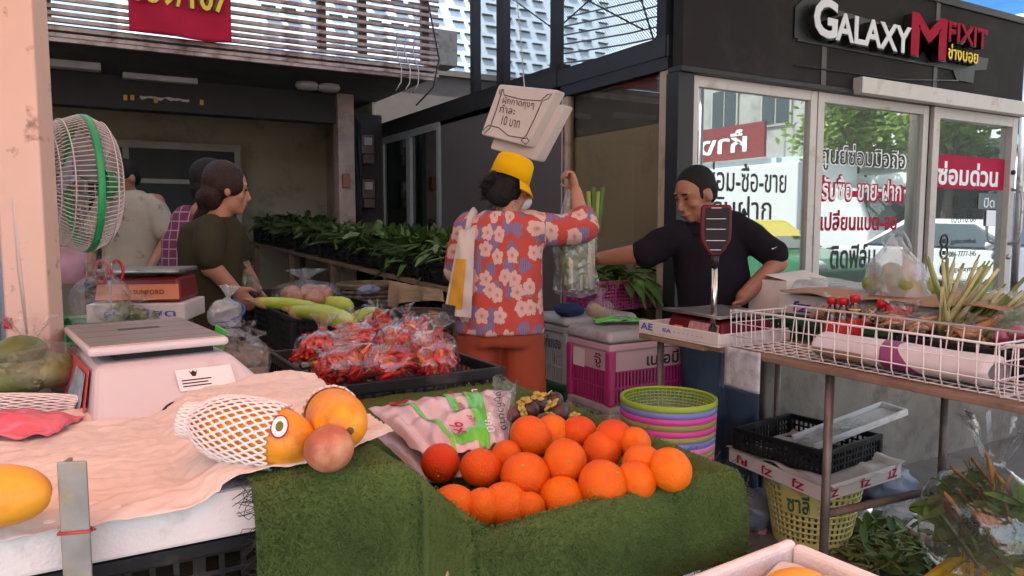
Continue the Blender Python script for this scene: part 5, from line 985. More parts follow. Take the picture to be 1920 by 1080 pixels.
# ================================================================ crates with lids, colanders, floor things
GRYP = M('grey_plastic', (.36, .35, .34), .45, var=.06, dirt=((.2, .18, .16), .3, 8)); PNKP = M('magenta_plastic', (.36, .03, .15), .4, var=.08); PALP = M('pale_pink_plastic', (.5, .33, .37), .45, var=.06)
def slotted(name, label, loc, sx, sy, sz, low, up, txt_x, txt_y, ins=.014):
    t = thing(name, label, 'crate', loc); a, b = sx / 2, sy / 2
    for p0, ux, W in (((-a, -b, 0), (1, 0, 0), sx), ((a, -b, 0), (0, 1, 0), sy), ((a, b, 0), (-1, 0, 0), sx), ((-a, b, 0), (0, -1, 0), sy)):
        zc = sz * .62; mb = MB(); nx = int(W / .02); lattice(mb, p0, ux, (0, 0, 1), W, zc, nx, 2, .0105, .006); part(t, 'side_wall', mb, low)
        p0 = Vector(p0); u_ = Vector(ux); nn_ = u_.cross(Vector((0, 0, 1))); q4 = [p0 + nn_ * -.004 + Vector((0, 0, zc)), p0 + nn_ * -.004 + u_ * W + Vector((0, 0, zc)), p0 + nn_ * -.004 + u_ * W + Vector((0, 0, sz - .006)), p0 + nn_ * -.004 + Vector((0, 0, sz - .006))]; part(t, 'upper_band', MB().poly(q4, nn_ * .008), up)
        part(t, 'inner_liner', MB().box((min(0, 0) - a + ins, -b + ins, .01), (a - ins, b - ins, sz - .02)), BLACKP) if ux == (1, 0, 0) else None
    for sx_ in (-1, 1):
        for sy_ in (-1, 1): part(t, 'corner_post', MB().cbox((sx_ * a, sy_ * b, sz / 2), (.04, .04, sz)), low, bev=.01)
    part(t, 'rim', MB().box((-a - .015, -b - .015, sz - .005), (a + .015, b + .015, sz + .03)), up, bev=.008)
    if txt_x: text(t, 'lettering', txt_x, INK, (-a * .1, -b - .0045, sz * .66), (a * .75, -b - .0045, sz * .66), (0, 0, 1), sz * .26, .02, 0, .002)
    if txt_y: text(t, 'lettering', txt_y, INK, (-a - .0045, b * (.8 if len(txt_y) > 4 else -.25), sz * .66), (-a - .0045, -b * .62, sz * .66), (0, 0, 1), sz * .26, .004, 0, .002)
    return t
def lid(name, label, loc, sx, sy, h, mat): t = thing(name, label, 'lid', loc); part(t, 'shell', MB().hexa([(-sx / 2, -sy / 2, 0), (sx / 2, -sy / 2, 0), (sx / 2, sy / 2, 0), (-sx / 2, sy / 2, 0)], [(-sx / 2 + .01, -sy / 2 + .01, h), (sx / 2 - .01, -sy / 2 + .01, h), (sx / 2 - .01, sy / 2 - .01, h), (-sx / 2 + .01, sy / 2 - .01, h)]), mat, bev=.025, seg=4); return t
CX, CY = 2.265, 2.79
slotted('white_crate', 'grey white slotted crate at the bottom of the pink stack', (CX, CY, .265), .46, .31, .235, GRYP, GRYP, None, 'เส็งหมี่เกี๊ยว')
slotted('white_crate', 'grey crate on the floor under the pink stack', (CX, CY, .01), .46, .31, .22, GRYP, GRYP, None, None)
pkc = slotted('pink_crate', 'magenta slotted crate with Thai lettering under a grey lid', (CX, CY, .53), .46, .31, .255, PNKP, PALP, 'เนโอมี', 'จู๊')
part(pkc, 'paper_note', MB().box((-.236, .04, .15), (-.234, .13, .235)), PAPER)
lid('plastic_cover', 'grey rounded lid on the magenta crate', (CX - .01, CY + .0, .818), .5, .36, .055, GRYP)
slotted('grey_crate', 'grey slotted crate with Thai lettering behind the magenta one', (2.26, 3.13, .56), .44, .29, .26, GRYP, GRYP, None, 'โง้วกิมเฮง')
slotted('green_crate', 'dark green crate under the grey slotted crate', (2.27, 3.13, .29), .46, .3, .24, GCR, GCR, None, None); slotted('grey_crate', 'grey crate on the floor below the dark green crate', (2.27, 3.13, .01), .44, .29, .25, GRYP, GRYP, None, None)
lid('plastic_cover', 'grey lid on the grey slotted crate', (2.25, 3.14, .852), .47, .33, .045, GRYP)
# things on the lids
nv = on_z(1068, 592, .9); solo('blue_cloth', 'crumpled navy blue cloth cap on the crate lid', 'cloth', MB().ell((0, 0, .03), (.075, .055, .035), 26, 16, fn=lambda d: 1 + .18 * noise.noise(d * 3) + .1 * noise.noise(d * 8)), M('navy_cloth', (.012, .02, .08), .8), nv, R(-20))
gk = on_z(1160, 606, .876); g2 = thing('green_pack', 'flat green and white plastic pack on the crate lid', 'pack', gk, R(-25)); part(g2, 'wrapper', MB().grid(lambda u, v: (.24 * (u - .5), .13 * (v - .5), .012 * math.sin(PI * u) + .012 * noise.noise((u * 6, v * 4, 2)) + .012), 24, 14), PGRN, solid=.004); part(g2, 'pale_stripe', MB().grid(lambda u, v: (.07 * (u - .5) + .02, .128 * (v - .5), .012 * math.sin(PI * (.58 + .29 * (u - .5))) + .012 * noise.noise(((.58 + .29 * (u - .5)) * 6, v * 4, 2)) + .0155), 10, 14), CLEAR2)
loose_bag('snack_bag', 'clear bag with brown paper parcel on the crate lid', on_z(1125, 598, .878), .075, .06, .1, 81, CARTON, 'ball', n=2, cs=(.6, .5, .5))
crate('magenta_crate', 'magenta crate of leafy greens against the shop side wall', (2.6, 3.4, .88), R(0), .36, .3, .165, PNKP, .02, solid=6)
mgs = thing('crate_stand', 'dark box standing under the magenta crate of greens', 'box', (2.62, 3.46, 0)); part(mgs, 'box', MB().box((-.17, -.13, 0.004), (.17, .16, .876)), DARKP)
def leaf_mass(parent, name, mat, box, n, L, seed, droop=.2, wid=.28, dirv=None):
    rr = random.Random(seed); mb = MB()
    for q in range(n):
        p_ = Vector([rr.uniform(a, b) for a, b in box]); d_ = Vector((rr.gauss(0, 1), rr.gauss(0, 1), rr.gauss(.35, .5)))
        if dirv: d_ = Vector(dirv) + Vector((rr.gauss(0, .35), rr.gauss(0, .35), rr.gauss(0, .3)))
        d_.normalize(); e_ = d_.cross(Vector((0, 0, 1))); e_ = e_.normalized() if e_.length > .01 else Vector((1, 0, 0)); l = L * rr.uniform(.6, 1.2); tw = rr.uniform(-.5, .5); e_ = (e_ + Vector((0, 0, tw))).normalized()
        mb.grid(lambda u, v: p_ + d_ * (l * v) + e_ * (l * wid * math.sin(PI * (v * .9 + .06)) * (u - .5) * 2) + Vector((0, 0, -droop * l * v * v + .15 * l * abs(u - .5))), 2, 4)
    return part(parent, name, mb, mat, kind='stuff')
gv = thing('leafy_greens', 'dark green leaf vegetables heaped on the magenta crate', 'vegetables', (2.6, 3.4, .98)); leaf_mass(gv, 'leaves', LEAFG, ((-.17, .17), (-.14, .1), (.03, .12)), 90, .15, 5, .35, .2); leaf_mass(gv, 'stems', LEAFP, ((-.17, .1), (-.15, -.05), (.04, .1)), 40, .12, 6, .2, .06, (-.4, -.3, .1))
leaf_mass(gv, 'drooping_leaf', LEAFG, ((-.02, .1), (-.16, -.14), (.05, .07)), 9, .15, 9, 1.1, .3, (0, -1, .1))
# ---- stacked colanders
cc = at_d(1252, 800, 2.68); r0 = .172; ztop = at_d(1252, 742, 2.68).z
cols = [('lime green', (.28, .42, .04)), ('lilac blue', (.18, .2, .5)), ('bright pink', (.6, .06, .3)), ('olive green', (.26, .25, .07)), ('hot pink', (.62, .05, .28)), ('moss green', (.27, .28, .08)), ('violet blue', (.16, .18, .52)), ('pale pink', (.6, .2, .36)), ('olive drab', (.28, .24, .08)), ('rose pink', (.58, .07, .3)), ('deep pink', (.56, .05, .27)), ('magenta pink', (.6, .06, .33)), ('royal blue', (.1, .16, .55)), ('off white', (.55, .5, .48)), ('dull white', (.52, .48, .46)), ('grey white', (.48, .45, .43))]
z = ztop
for k, (nm, c) in enumerate(cols):
    hgt = .034 if k == 0 else .0215; mt = M('plastic_' + nm.replace(' ', '_'), c, .4, var=.05, spec=.4); rk = r0 - .0008 * k; z -= hgt if k else 0
    t = thing('plastic_colander', '%s plastic colander, %s in the stack' % (nm, 'topmost' if k == 0 else 'number %s from the top' % 'zero one two three four five six seven eight nine ten eleven twelve thirteen fourteen fifteen sixteen'.split()[k + 1]), 'colander', (cc.x, cc.y, z - .12), 0, 'stacked plastic colanders')
    part(t, 'rim', MB().lathe([(rk - .009, .118), (rk - .004, .122), (rk, .12), (rk + .001, .102), (rk - .002, .0985), (rk - .010, .1)], (0, 0, 0), 56), mt)
    if k == 0:
        mb = MB()
        for q in range(64): a = 2 * PI * q / 64; mb.tube([((rk - .008) * math.cos(a), (rk - .008) * math.sin(a), .118), ((rk - .022) * math.cos(a), (rk - .022) * math.sin(a), .02)], .0026, 5, cap=False)
        for q in range(9): h_ = q / 8; mb.tube([((rk - .008 - .014 * h_) * math.cos(a * PI / 28), (rk - .008 - .014 * h_) * math.sin(a * PI / 28), .116 - .096 * h_) for a in range(56)], .003, 5, closed=True)
        part(t, 'basket_weave', mb, mt, kind='stuff'); part(t, 'base', MB().lathe([(.001, .02), (.151, .02), (.151, .014), (.001, .014)], (0, 0, 0), 40), mt)
    else: part(t, 'wall', MB().lathe([(rk - .009, .1), (rk - .028, .004), (rk - .03, .0)], (0, 0, 0), 48), mt)
stn = thing('bucket', 'white bucket holding up the stack of colanders', 'bucket', (cc.x, cc.y, 0)); part(stn, 'shell', MB().lathe([(.001, .004), (.12, .004), (.135, z - .14), (.13, z - .14)], (0, 0, 0), 32), WHITE)
# ---- yellow basket with carton, crate and foam lid
YB = M('yellow_plastic', (.58, .5, .17), .5, var=.08, dirt=((.35, .28, .1), .25, 8))
bc = Vector((2.66, 2.03, 0)); yb = thing('yellow_basket', 'pale yellow round plastic basket with Thai lettering on the floor', 'basket', bc); rt, rbm, hh = .205, .15, .30
mb = MB(); NR = 46
def yb_p(a, h, dr=0): r_ = rbm + (rt - rbm) * h + dr; return Vector((r_ * math.cos(a), r_ * math.sin(a), .006 + hh * h))
for q in range(NR):
    a = 2 * PI * q / NR; w2 = 2 * PI / NR * .27
    mb.grid(lambda u, v: yb_p(a - w2 + 2 * w2 * u, v), 1, 6)
for q in range(12): h0 = q / 11.5; mb.grid(lambda u, v: yb_p(2 * PI * u, min(1, h0 + .032 * v), .0012), 60, 1, True)
part(yb, 'perforated_wall', mb, YB, solid=.004); part(yb, 'rim', MB().tube([yb_p(2 * PI * q / 48, 1, .003) for q in range(48)], .01, 8, closed=True), YB); part(yb, 'base', MB().lathe([(.001, .006), (rbm, .006), (rbm, .014), (.001, .014)], (0, 0, 0), 40), YB); part(yb, 'base_band', MB().grid(lambda u, v: yb_p(2 * PI * u, -.0 + .14 * v, .004), 60, 2, True), YB)
a0 = math.atan2(-bc.y, -bc.x); pl_ = part(yb, 'label_panel', MB().grid(lambda u, v: yb_p(a0 - .62 + .75 * u, .55 + .42 * v, .006), 16, 6), YB)
am = a0 - .25; tx_ = Vector((-math.sin(am), math.cos(am), 0)); ctr = yb_p(am, .58, .012); text(yb, 'lettering', 'ซาลี', M('green_ink', (.03, .1, .04), .6), ctr - tx_ * .045, ctr + tx_ * .045, Vector((math.cos(am) * .18, math.sin(am) * .18, 1)), .085, .02, 0, .004)
def tray_box(name, label, loc, rz, sx, sy, h, mat): t = thing(name, label, 'carton', loc, rz); part(t, 'tray', MB().box((-sx / 2, -sy / 2, 0), (sx / 2, sy / 2, .006)).box((-sx / 2, -sy / 2, .006), (-sx / 2 + .006, sy / 2, h)).box((sx / 2 - .006, -sy / 2, .006), (sx / 2, sy / 2, h)).box((-sx / 2 + .006, -sy / 2, .006), (sx / 2 - .006, -sy / 2 + .006, h)).box((-sx / 2 + .006, sy / 2 - .006, .006), (sx / 2 - .006, sy / 2, h)), mat, bev=.002); return t
zj = tray_box('carton_tray', 'white carton tray with red ZJ lettering on the yellow basket', (2.64, 2.02, .318), R(0), .46, .5, .062, CARTONW); zj.rotation_euler = (R(2), R(-3), R(-2))
for x0, tx in ((-.21, 'ZJ'), (-.02, 'ZJ'), (.14, 'ZT')): text(zj, 'lettering', tx, REDINK, (x0 + .06, -.252, .05), (x0, -.252, .05), (0, 0, -1), .038, .03, 0, .001)
for y0, tx in ((.2, 'RJ'), (.06, 'ZJ'), (-.1, 'ZJ')): text(zj, 'lettering', tx, REDINK, (-.232, y0 - .06, .05), (-.232, y0, .05), (0, 0, -1), .038, .03, 0, .001)
part(zj, 'liner', MB().grid(lambda u, v: (-.24 + .48 * u, -.26 + .52 * v, .05 + .03 * noise.noise((u * 5, v * 5, 1)) + .02 * (abs(u - .5) > .42)), 26, 26), PAPER)
crate('black_crate', 'shallow black crate resting in the ZJ carton tray', (2.65, 2.06, .375), R(6), .40, .42, .1, BLACKP, .024, solid=6)
fl = thing('foam_tray_lid', 'long white foam tray leaning across the black crate', 'foam tray', (2.86, 2.0, .47), R(-20)); fl.rotation_euler = (R(0), R(-13), R(-12)); part(fl, 'tray', MB().box((-.25, -.075, 0), (.25, .075, .008)).box((-.25, -.075, .008), (.25, -.062, .03)).box((-.25, .062, .008), (.25, .075, .03)).box((.236, -.062, .008), (.25, .062, .03)), FOAM, bev=.004); part(fl, 'grey_film', MB().grid(lambda u, v: (-.3 + .36 * u, -.06 + .11 * v, .012 + .02 * abs(noise.noise((u * 5, v * 5, 2)))), 20, 10), CLEAR2)
# ---- floor litter
tm_ = thing('trimmings_heap', 'heap of cut green stalks and leaves on the floor', 'trimmings', on_z(1650, 1025, .01)); tm_['kind'] = 'stuff'
mb = MB(); rr = random.Random(3)
for k in range(420):
    p_ = Vector((rr.gauss(0, .13), rr.gauss(0, .13), 0)); p_.z = .012 + .05 * max(0, 1 - p_.length / .3) * rr.random(); a = rr.uniform(0, 6.28); d_ = Vector((math.cos(a), math.sin(a), rr.gauss(0, .2))) * rr.uniform(.03, .07); mb.tube([p_ - d_, p_ + Vector((0, 0, .004)), p_ + d_], [.005, .007, .004], 5)
part(tm_, 'cut_stalks', mb, M('cut_stalk', (.13, .17, .04), .6, var=.45, vs_=25), kind='stuff'); leaf_mass(tm_, 'loose_leaves', LEAFG, ((-.26, .26), (-.26, .26), (.02, .05)), 90, .09, 12, .2, .2)
solo('grey_plastic_bag', 'crumpled blue grey plastic bag between basket and turf', 'bag', MB().ell((0, 0, .05), (.12, .1, .09), 26, 18, fn=lambda d: 1 + .3 * noise.noise(d * 2.5) + .12 * noise.noise(d * 7)), M('grey_blue_film', (.13, .15, .19), .4, var=.2), on_z(1412, 975, .02))
solo('grey_plastic_bag', 'flattened blue grey plastic bag behind the yellow basket', 'bag', MB().ell((0, 0, .05), (.16, .12, .1), 26, 18, fn=lambda d: 1 + .3 * noise.noise(d * 2.1) + .12 * noise.noise(d * 6)), bpy.data.materials['grey_blue_film'], on_z(1655, 925, .02))
solo('clear_wrap', 'crumpled clear plastic wrap on the floor behind the trimmings', 'plastic', MB().ell((0, 0, .02), (.2, .09, .04), 26, 14, fn=lambda d: 1 + .4 * noise.noise(d * 3)), CLEAR, on_z(1680, 965, .01))
solo('foam_piece', 'broken white foam corner beside the trimmings', 'foam', MB().poly([(-.09, -.06, 0), (.1, -.08, 0), (.09, .08, 0), (-.02, .07, 0)], (.02, .0, .07)), CARTONW, on_z(1728, 1025, .0), R(10), bev=.004); solo('cup_piece', 'translucent plastic cup lying by the table leg', 'cup', MB().lathe([(.03, 0), (.042, .1), (.04, .1), (.028, .003)], (0, 0, 0), 20, True, Matrix.Rotation(R(70), 3, 'Y')), CLEAR2, on_z(1610, 985, .04), R(20)); solo('pink_scrap', 'small pink paper scrap on the floor', 'scrap', MB().box((-.03, -.015, 0), (.03, .015, .003)), M('pink_paper', (.6, .3, .35), .8), on_z(1430, 997, .006), R(30))
VEGF = M('bagged_leaf', (.2, .3, .06), .5, var=.4, vs_=12, trans=.25)
yc = crate('yellow_crate', 'bright yellow crate under the big bag of greens', Vector((2.44, 1.28, .0)) + Vector((.06, -.06, 0)), R(10), .36, .3, .2, M('bright_yellow_plastic', (.7, .42, .01), .4), .03)
vc = at_d(1852, 1085, 2.5); vb = thing('vegetable_bag', 'big clear bag of leafy vegetables at the corner of the picture', 'bag', vc); vb.scale = (1.15, 1.15, 1.2)
leaf_mass(vb, 'leaves', VEGF, ((-.1, .1), (-.12, .12), (.05, .26)), 190, .09, 21, .2, .32); leaf_mass(vb, 'carrot_stalks', ROOT, ((-.08, .04), (-.1, .05), (.05, .25)), 26, .16, 22, .1, .04, (-.3, .2, .9)); leaf_mass(vb, 'pale_stems', LEAFP, ((-.1, .1), (-.1, .1), (.05, .2)), 60, .14, 23, .1, .05, (0, .2, .9)); plastic_bag(vb, .17, .18, .3, 24, film('loose_bag_film', (.97, .97, .97), .07, .2, .08, .35, 9))
# ================================================================ vegetable rack in the lane
RA, RB = at_d(850, 545, 5.25), at_d(467, 453, 8.4)
rax = (RB - RA); rl = math.hypot(rax.x, rax.y); rang = math.atan2(rax.y, rax.x); RO = Vector((RA.x, RA.y, 0))
rk = thing('vegetable_rack', 'long wooden rack carrying black crates of greens along the lane', 'rack', RO, rang)
slope = (RB.z - RA.z) / rl
def rz_at(s_): return RA.z + slope * s_
for k in range(3): part(rk, 'plank', MB().hexa([(-.1, -.02 - .22 * k - .2, rz_at(-.1) - .03), (rl, -.02 - .22 * k - .2, rz_at(rl) - .03), (rl, -.02 - .22 * k, rz_at(rl) - .03), (-.1, -.02 - .22 * k, rz_at(-.1) - .03)], [(-.1, -.02 - .22 * k - .2, rz_at(-.1)), (rl, -.02 - .22 * k - .2, rz_at(rl)), (rl, -.02 - .22 * k, rz_at(rl)), (-.1, -.02 - .22 * k, rz_at(-.1))]), WOOD)
for s_ in (0, 1.0, 2.0, 3.0, rl - .1):
    for y in (-.05, -.6): part(rk, 'leg', MB().box((s_, y - .025, 0), (s_ + .05, y + .025, rz_at(s_) - .031)), WOOD)
VEGA = M('dark_leaf', (.05, .1, .018), .55, var=.45, vs_=10, trans=.15); VEGB = M('mid_leaf', (.1, .17, .03), .55, var=.4, vs_=10, trans=.15); VEGC = M('cabbage_leaf', (.2, .26, .1), .55, var=.3, vs_=10, trans=.15)
rm = Matrix.Rotation(rang, 4, 'Z')
names = ['nearest the flowered blouse', 'second from the near end of the rack', 'third from the near end of the rack', 'fourth from the near end of the rack', 'fifth from the near end of the rack', 'sixth from the near end, under the meters', 'at the far end of the rack']
nC = 7; stp = rl / nC
for k in range(nC):
    s_ = stp * (k + .5); w_ = RO + rm.to_3x3() @ Vector((s_, -.33, 0)); zz = rz_at(s_) + .012
    crate('black_crate', 'black crate of greens, ' + names[k], (w_.x, w_.y, zz), rang, stp * .93, .54, .15, BLACKP, .03, 'black crates on the vegetable rack')
    v = thing('leafy_vegetables', ['light green morning glory', 'long leeks and chives', 'dark green kale', 'dark green basil', 'curly dark greens', 'pale cabbages', 'whitish cabbages and radish'][k] + ' heaped in the crate ' + names[k].replace('the near end of the rack', 'the near end'), 'vegetables', (w_.x, w_.y, zz + .02), rang, 'heaped greens on the rack')
    mt = (VEGB, VEGB, VEGA, VEGB, VEGA, VEGC, VEGC)[k]; b_ = ((-stp * .42, stp * .42), (-.24, .24), (.03, .2 + .03 * (k % 2)))
    leaf_mass(v, 'leaves', mt, b_, 330, (.11, .2, .14, .1, .12, .13, .12)[k], 100 + k, .25, (.16, .07, .25, .25, .3, .3, .4)[k])
    leaf_mass(v, 'upper_leaves', VEGB if mt is VEGA else VEGC if k in (0, 3) else VEGA, ((-stp * .4, stp * .4), (-.22, .22), (.17, .27)), 110, .12, 200 + k, .3, .22)
    leaf_mass(v, 'stalks', VEGC, ((-stp * .42, stp * .42), (-.05, .26), (.12, .22)), 60, .2, 400 + k, .15, .03, (.9 if k % 2 else -.8, .6, .12))
    leaf_mass(v, 'large_leaves', VEGB if k % 2 else VEGC, ((-stp * .4, stp * .4), (-.1, .24), (.15, .24)), 26, .2, 500 + k, .5, .3)
    if k >= 5:
        for q in range(5): part(v, 'cabbage_head', MB().ell((-stp * .4 + stp * .2 * q, .17, .15), (.07, .07, .06), 12, 8, fn=lambda d: 1 + .1 * noise.noise(d * 4)), VEGC)
# second heap behind, against the partition
for k in range(3):
    w_ = Vector((2.62, 5.2 + .75 * k, .9)); v = thing('leafy_vegetables', ['tall bushy herbs at the partition near the woman', 'bushy herbs below the sliding window', 'bushy herbs below the electric meters'][k], 'vegetables', w_, 0, 'bushy herbs along the partition'); leaf_mass(v, 'leaves', VEGB if k == 0 else VEGA, ((-.18, .15), (-.36, .36), (.0, .36)), 420, .12, 300 + k, .1, .2, (-.2, 0, .8))
    crate('black_crate', 'tall black crate under the ' + ['tall bushy herbs near the woman', 'herbs below the sliding window', 'herbs below the meters'][k], (2.6, 5.2 + .75 * k, .0), R(90), .7, .36, .98, BLACKP, .05, 'crates along the partition')
# wicker baskets, sacking and rag under the rack edge
WICK = M('wicker', (.15, .1, .06), .8, var=.3, vs_=20)
def wicker(label, c, r, h):
    t = thing('wicker_basket', label, 'basket', c, 0, 'wicker baskets under the rack'); mb = MB(); nr = 11
    for j in range(nr):
        pts = []
        for q in range(60): a = 2 * PI * q / 60; rr_ = r * (.86 + .14 * j / nr) + .006 * (1 if (q // 2 + j) % 2 else -1); pts.append((rr_ * math.cos(a), rr_ * math.sin(a), h * (j + .5) / nr))
        mb.tube(pts, h / nr * .46, 5, closed=True)
    part(t, 'weave', mb, WICK); part(t, 'rim', MB().tube([(r * 1.02 * math.cos(2 * PI * q / 40), r * 1.02 * math.sin(2 * PI * q / 40), h) for q in range(40)], .014, 7, closed=True), WICK)
    part(t, 'base', MB().lathe([(.001, .004), (r * .85, .004)], (0, 0, 0), 30), WICK)
wb = at_d(775, 620, 4.7); wicker('wicker basket nearest the chilli bags under the rack edge', (wb.x, wb.y, wb.z - .25), .24, .36); wicker('lower wicker basket standing on the floor', (wb.x, wb.y, .0), .25, wb.z - .262)
wb = at_d(690, 560, 5.6); wicker('wicker basket farther down under the rack', (wb.x, wb.y, wb.z - .25), .22, .36); wicker('floor wicker basket below the farther one', (wb.x, wb.y, 0), .23, wb.z - .262)
SACK = M('sacking', (.26, .17, .1), .9, var=.25, bump=.3, bs=40)
q0, q1 = at_d(735, 525, 4.95), at_d(835, 545, 4.75)
solo('sack_cloth', 'brown sacking draped over the rack edge behind the woman', 'cloth', MB(q0).grid(lambda u, v: q0.lerp(q1, u) + Vector((-.02 - .03 * v, -.03 * v, -.2 * v * (.35 + .65 * (1 - u) ** 2) + .012 * noise.noise((u * 6, v * 6, 1)))) + Vector((.03 * math.sin(u * 14) * v, 0, 0)), 30, 14), SACK, q0, solid=.004)
q2 = at_d(690, 545, 5.0); solo('grey_rag', 'grey rag hanging over the wicker basket', 'rag', MB().ell((0, 0, 0), (.14, .07, .035), 22, 14, fn=lambda d: 1 + .4 * noise.noise(d * 3)), M('grey_rag', (.22, .22, .26), .9), q2, R(60))
# ================================================================ people
def V(*a): return Vector(a)
def chain(mb, pts, rs, n=12):
    P = [Vector(p) for p in pts]; mb.tube(P, rs, n)
    for p, r in zip(P, rs): mb.ell(p, r, 12, 8)
def loft(mb, secs, n=28):
    """secs: (centre, half width x, half depth y, yaw)"""
    vs = []
    for c, rx, ry, yaw in secs:
        ca, sa = math.cos(yaw), math.sin(yaw)
        for k in range(n):
            a = 2 * PI * k / n; x = rx * math.copysign(abs(math.cos(a)) ** .85, math.cos(a)); y = ry * math.copysign(abs(math.sin(a)) ** .85, math.sin(a)); vs.append((c[0] + x * ca - y * sa, c[1] + x * sa + y * ca, c[2]))
    m = len(secs); fs = [(j * n + k, j * n + (k + 1) % n, (j + 1) * n + (k + 1) % n, (j + 1) * n + k) for j in range(m - 1) for k in range(n)]
    fs += [tuple(range(n))[::-1], tuple((m - 1) * n + k for k in range(n))]; mb.add(vs, fs, True)
def fuse(parent, name, mb, mat, vox=.009, it=4, wrinkle=0, seed=0, **k):
    me = mb.mesh(name); o = bpy.data.objects.new(name, me)
    q = o.modifiers.new('r', 'REMESH'); q.mode = 'VOXEL'; q.voxel_size = vox; q.use_smooth_shade = True
    q = o.modifiers.new('s', 'SMOOTH'); q.factor = .5; q.iterations = it
    new = bake(o); new.name = name
    if wrinkle:
        nv_ = len(new.vertices); co = np.empty(nv_ * 3); new.vertices.foreach_get('co', co); no = np.empty(nv_ * 3); new.vertex_normals.foreach_get('vector', no); co = co.reshape(-1, 3); no = no.reshape(-1, 3); dsp = np.empty(nv_)
        for i_, (cx_, cy_, cz_) in enumerate(co.tolist()):
            c = Vector((cx_, cy_, cz_)); n = noise.noise((c.x * 9 + seed, c.y * 9, c.z * 5)) + .6 * noise.noise((c.x * 18, c.y * 18 + seed, c.z * 9 + c.x * 8)) + .5 * abs(noise.noise((c.x * 7 + c.z * 9, c.y * 7, c.z * 14 - c.x * 10 + seed))); dsp[i_] = n * wrinkle
        new.vertices.foreach_set('co', (co + no * dsp[:, None]).ravel()); new.update()
    new.polygons.foreach_set('use_smooth', [True] * len(new.polygons)); new.materials.clear()
    return part(parent, name, new, mat, **k)
def basis(f, up=(0, 0, 1)):
    f = Vector(f).normalized(); r = f.cross(Vector(up)).normalized(); u = r.cross(f); return f, r, u
def head(mb, c, f, s=1.0):
    c = Vector(c); f, r, u = basis(f); Mx = Matrix((r, f, u)).transposed()
    mb.ell(c + u * .018 * s, (.074 * s, .092 * s, .095 * s), 22, 16, Mx); mb.ell(c + f * .022 * s - u * .045 * s, (.058 * s, .062 * s, .065 * s), 18, 12, Mx); mb.ell(c + f * .06 * s - u * .088 * s, (.026 * s, .024 * s, .022 * s), 12, 8, Mx)
    mb.tube([c + f * .084 * s + u * .018 * s, c + f * .098 * s - u * .012 * s, c + f * .108 * s - u * .03 * s, c + f * .09 * s - u * .038 * s], [.009 * s, .011 * s, .015 * s, .012 * s], 8)
    for q in (-1, 1):
        mb.ell(c + f * .103 * s - u * .034 * s + r * (q * .012 * s), .008 * s, 8, 6); mb.ell(c + f * .08 * s + u * .03 * s + r * (q * .03 * s), (.024 * s, .012 * s, .008 * s), 10, 6, Mx)
        mb.ell(c + f * .055 * s - u * .025 * s + r * (q * .042 * s), (.022 * s, .025 * s, .024 * s), 10, 8, Mx); mb.ell(c - f * .005 * s - u * .008 * s + r * (q * .078 * s), (.009 * s, .019 * s, .03 * s), 10, 8, Mx)
    mb.ell(c + f * .088 * s - u * .06 * s, (.022 * s, .011 * s, .0065 * s), 10, 6, Mx); mb.ell(c + f * .085 * s - u * .071 * s, (.019 * s, .011 * s, .007 * s), 10, 6, Mx)
def face_parts(parent, c, f, s, iris=True):
    c = Vector(c); f, r, u = basis(f); Mx = Matrix((r, f, u)).transposed(); EY = bpy.data.materials.get('eye_dark') or M('eye_dark', (.02, .014, .012), .25)
    for q in (-1, 1):
        part(parent, 'eye', MB().ell(c + f * .084 * s + u * .008 * s + r * (q * .031 * s), (.013 * s, .006 * s, .005 * s), 10, 6, Mx), EY); part(parent, 'eyebrow', MB().ell(c + f * .088 * s + u * .03 * s + r * (q * .032 * s), (.02 * s, .006 * s, .0045 * s), 10, 6, Mx), HAIR)
    part(parent, 'lips', MB().ell(c + f * .094 * s - u * .065 * s, (.021 * s, .006 * s, .007 * s), 12, 6, Mx), bpy.data.materials.get('lips') or M('lips', (.28, .08, .06), .4))
def hand(mb, w_, d, n, side, curl=.5, s=1.0):
    """palm from wrist w_ along d, palm normal n, thumb on +side; curl 0..1"""
    w_, d = Vector(w_), Vector(d).normalized(); n = Vector(n); n = (n - d * n.dot(d)).normalized(); t = d.cross(n) * side
    Mx = Matrix((t, d, n)).transposed(); mb.ell(w_ + d * .05 * s, (.04 * s, .055 * s, .018 * s), 14, 10, Mx); mb.ell(w_ + d * .01 * s, (.03 * s, .03 * s, .02 * s), 12, 8, Mx)
    for k, (off, L) in enumerate(((.03, .072), (.01, .08), (-.01, .075), (-.03, .058))):
        p = w_ + d * .088 * s + t * off * s; ang = 0; pts = [p - d * .02 * s, p]
        for seg, fr in ((0, .42), (1, .33), (2, .25)): ang += curl * (1.0, 1.35, .9)[seg]; p = p + (d * math.cos(ang) + n * math.sin(ang)) * (L * fr * s); pts.append(p)
        chain(mb, pts, [.0098 * s, .0096 * s, .009 * s, .0082 * s, .007 * s], 8)
    p = w_ + d * .03 * s + t * .034 * s; chain(mb, [w_ + d * .015 * s + t * .015 * s, p, p + (d * .6 + t * .6 + n * .4 * curl).normalized() * .034 * s, p + (d * .75 + t * .35 + n * .9 * curl).normalized() * .062 * s], [.014 * s, .0125 * s, .0105 * s, .0085 * s], 8)
def person(label, px, d, group=None):
    p = at_d(px, 419, d); return thing('person', label, 'person', (p.x, p.y, .004), R(-30), group)
def fr_(px0, d):
    k = d / FOC
    return lambda px, py, y=0.0: V((px - px0) * k, y, 1.36 + (419 - py) * k + (d * 0) )
SHOE = M('dark_shoe', (.03, .025, .025), .6)
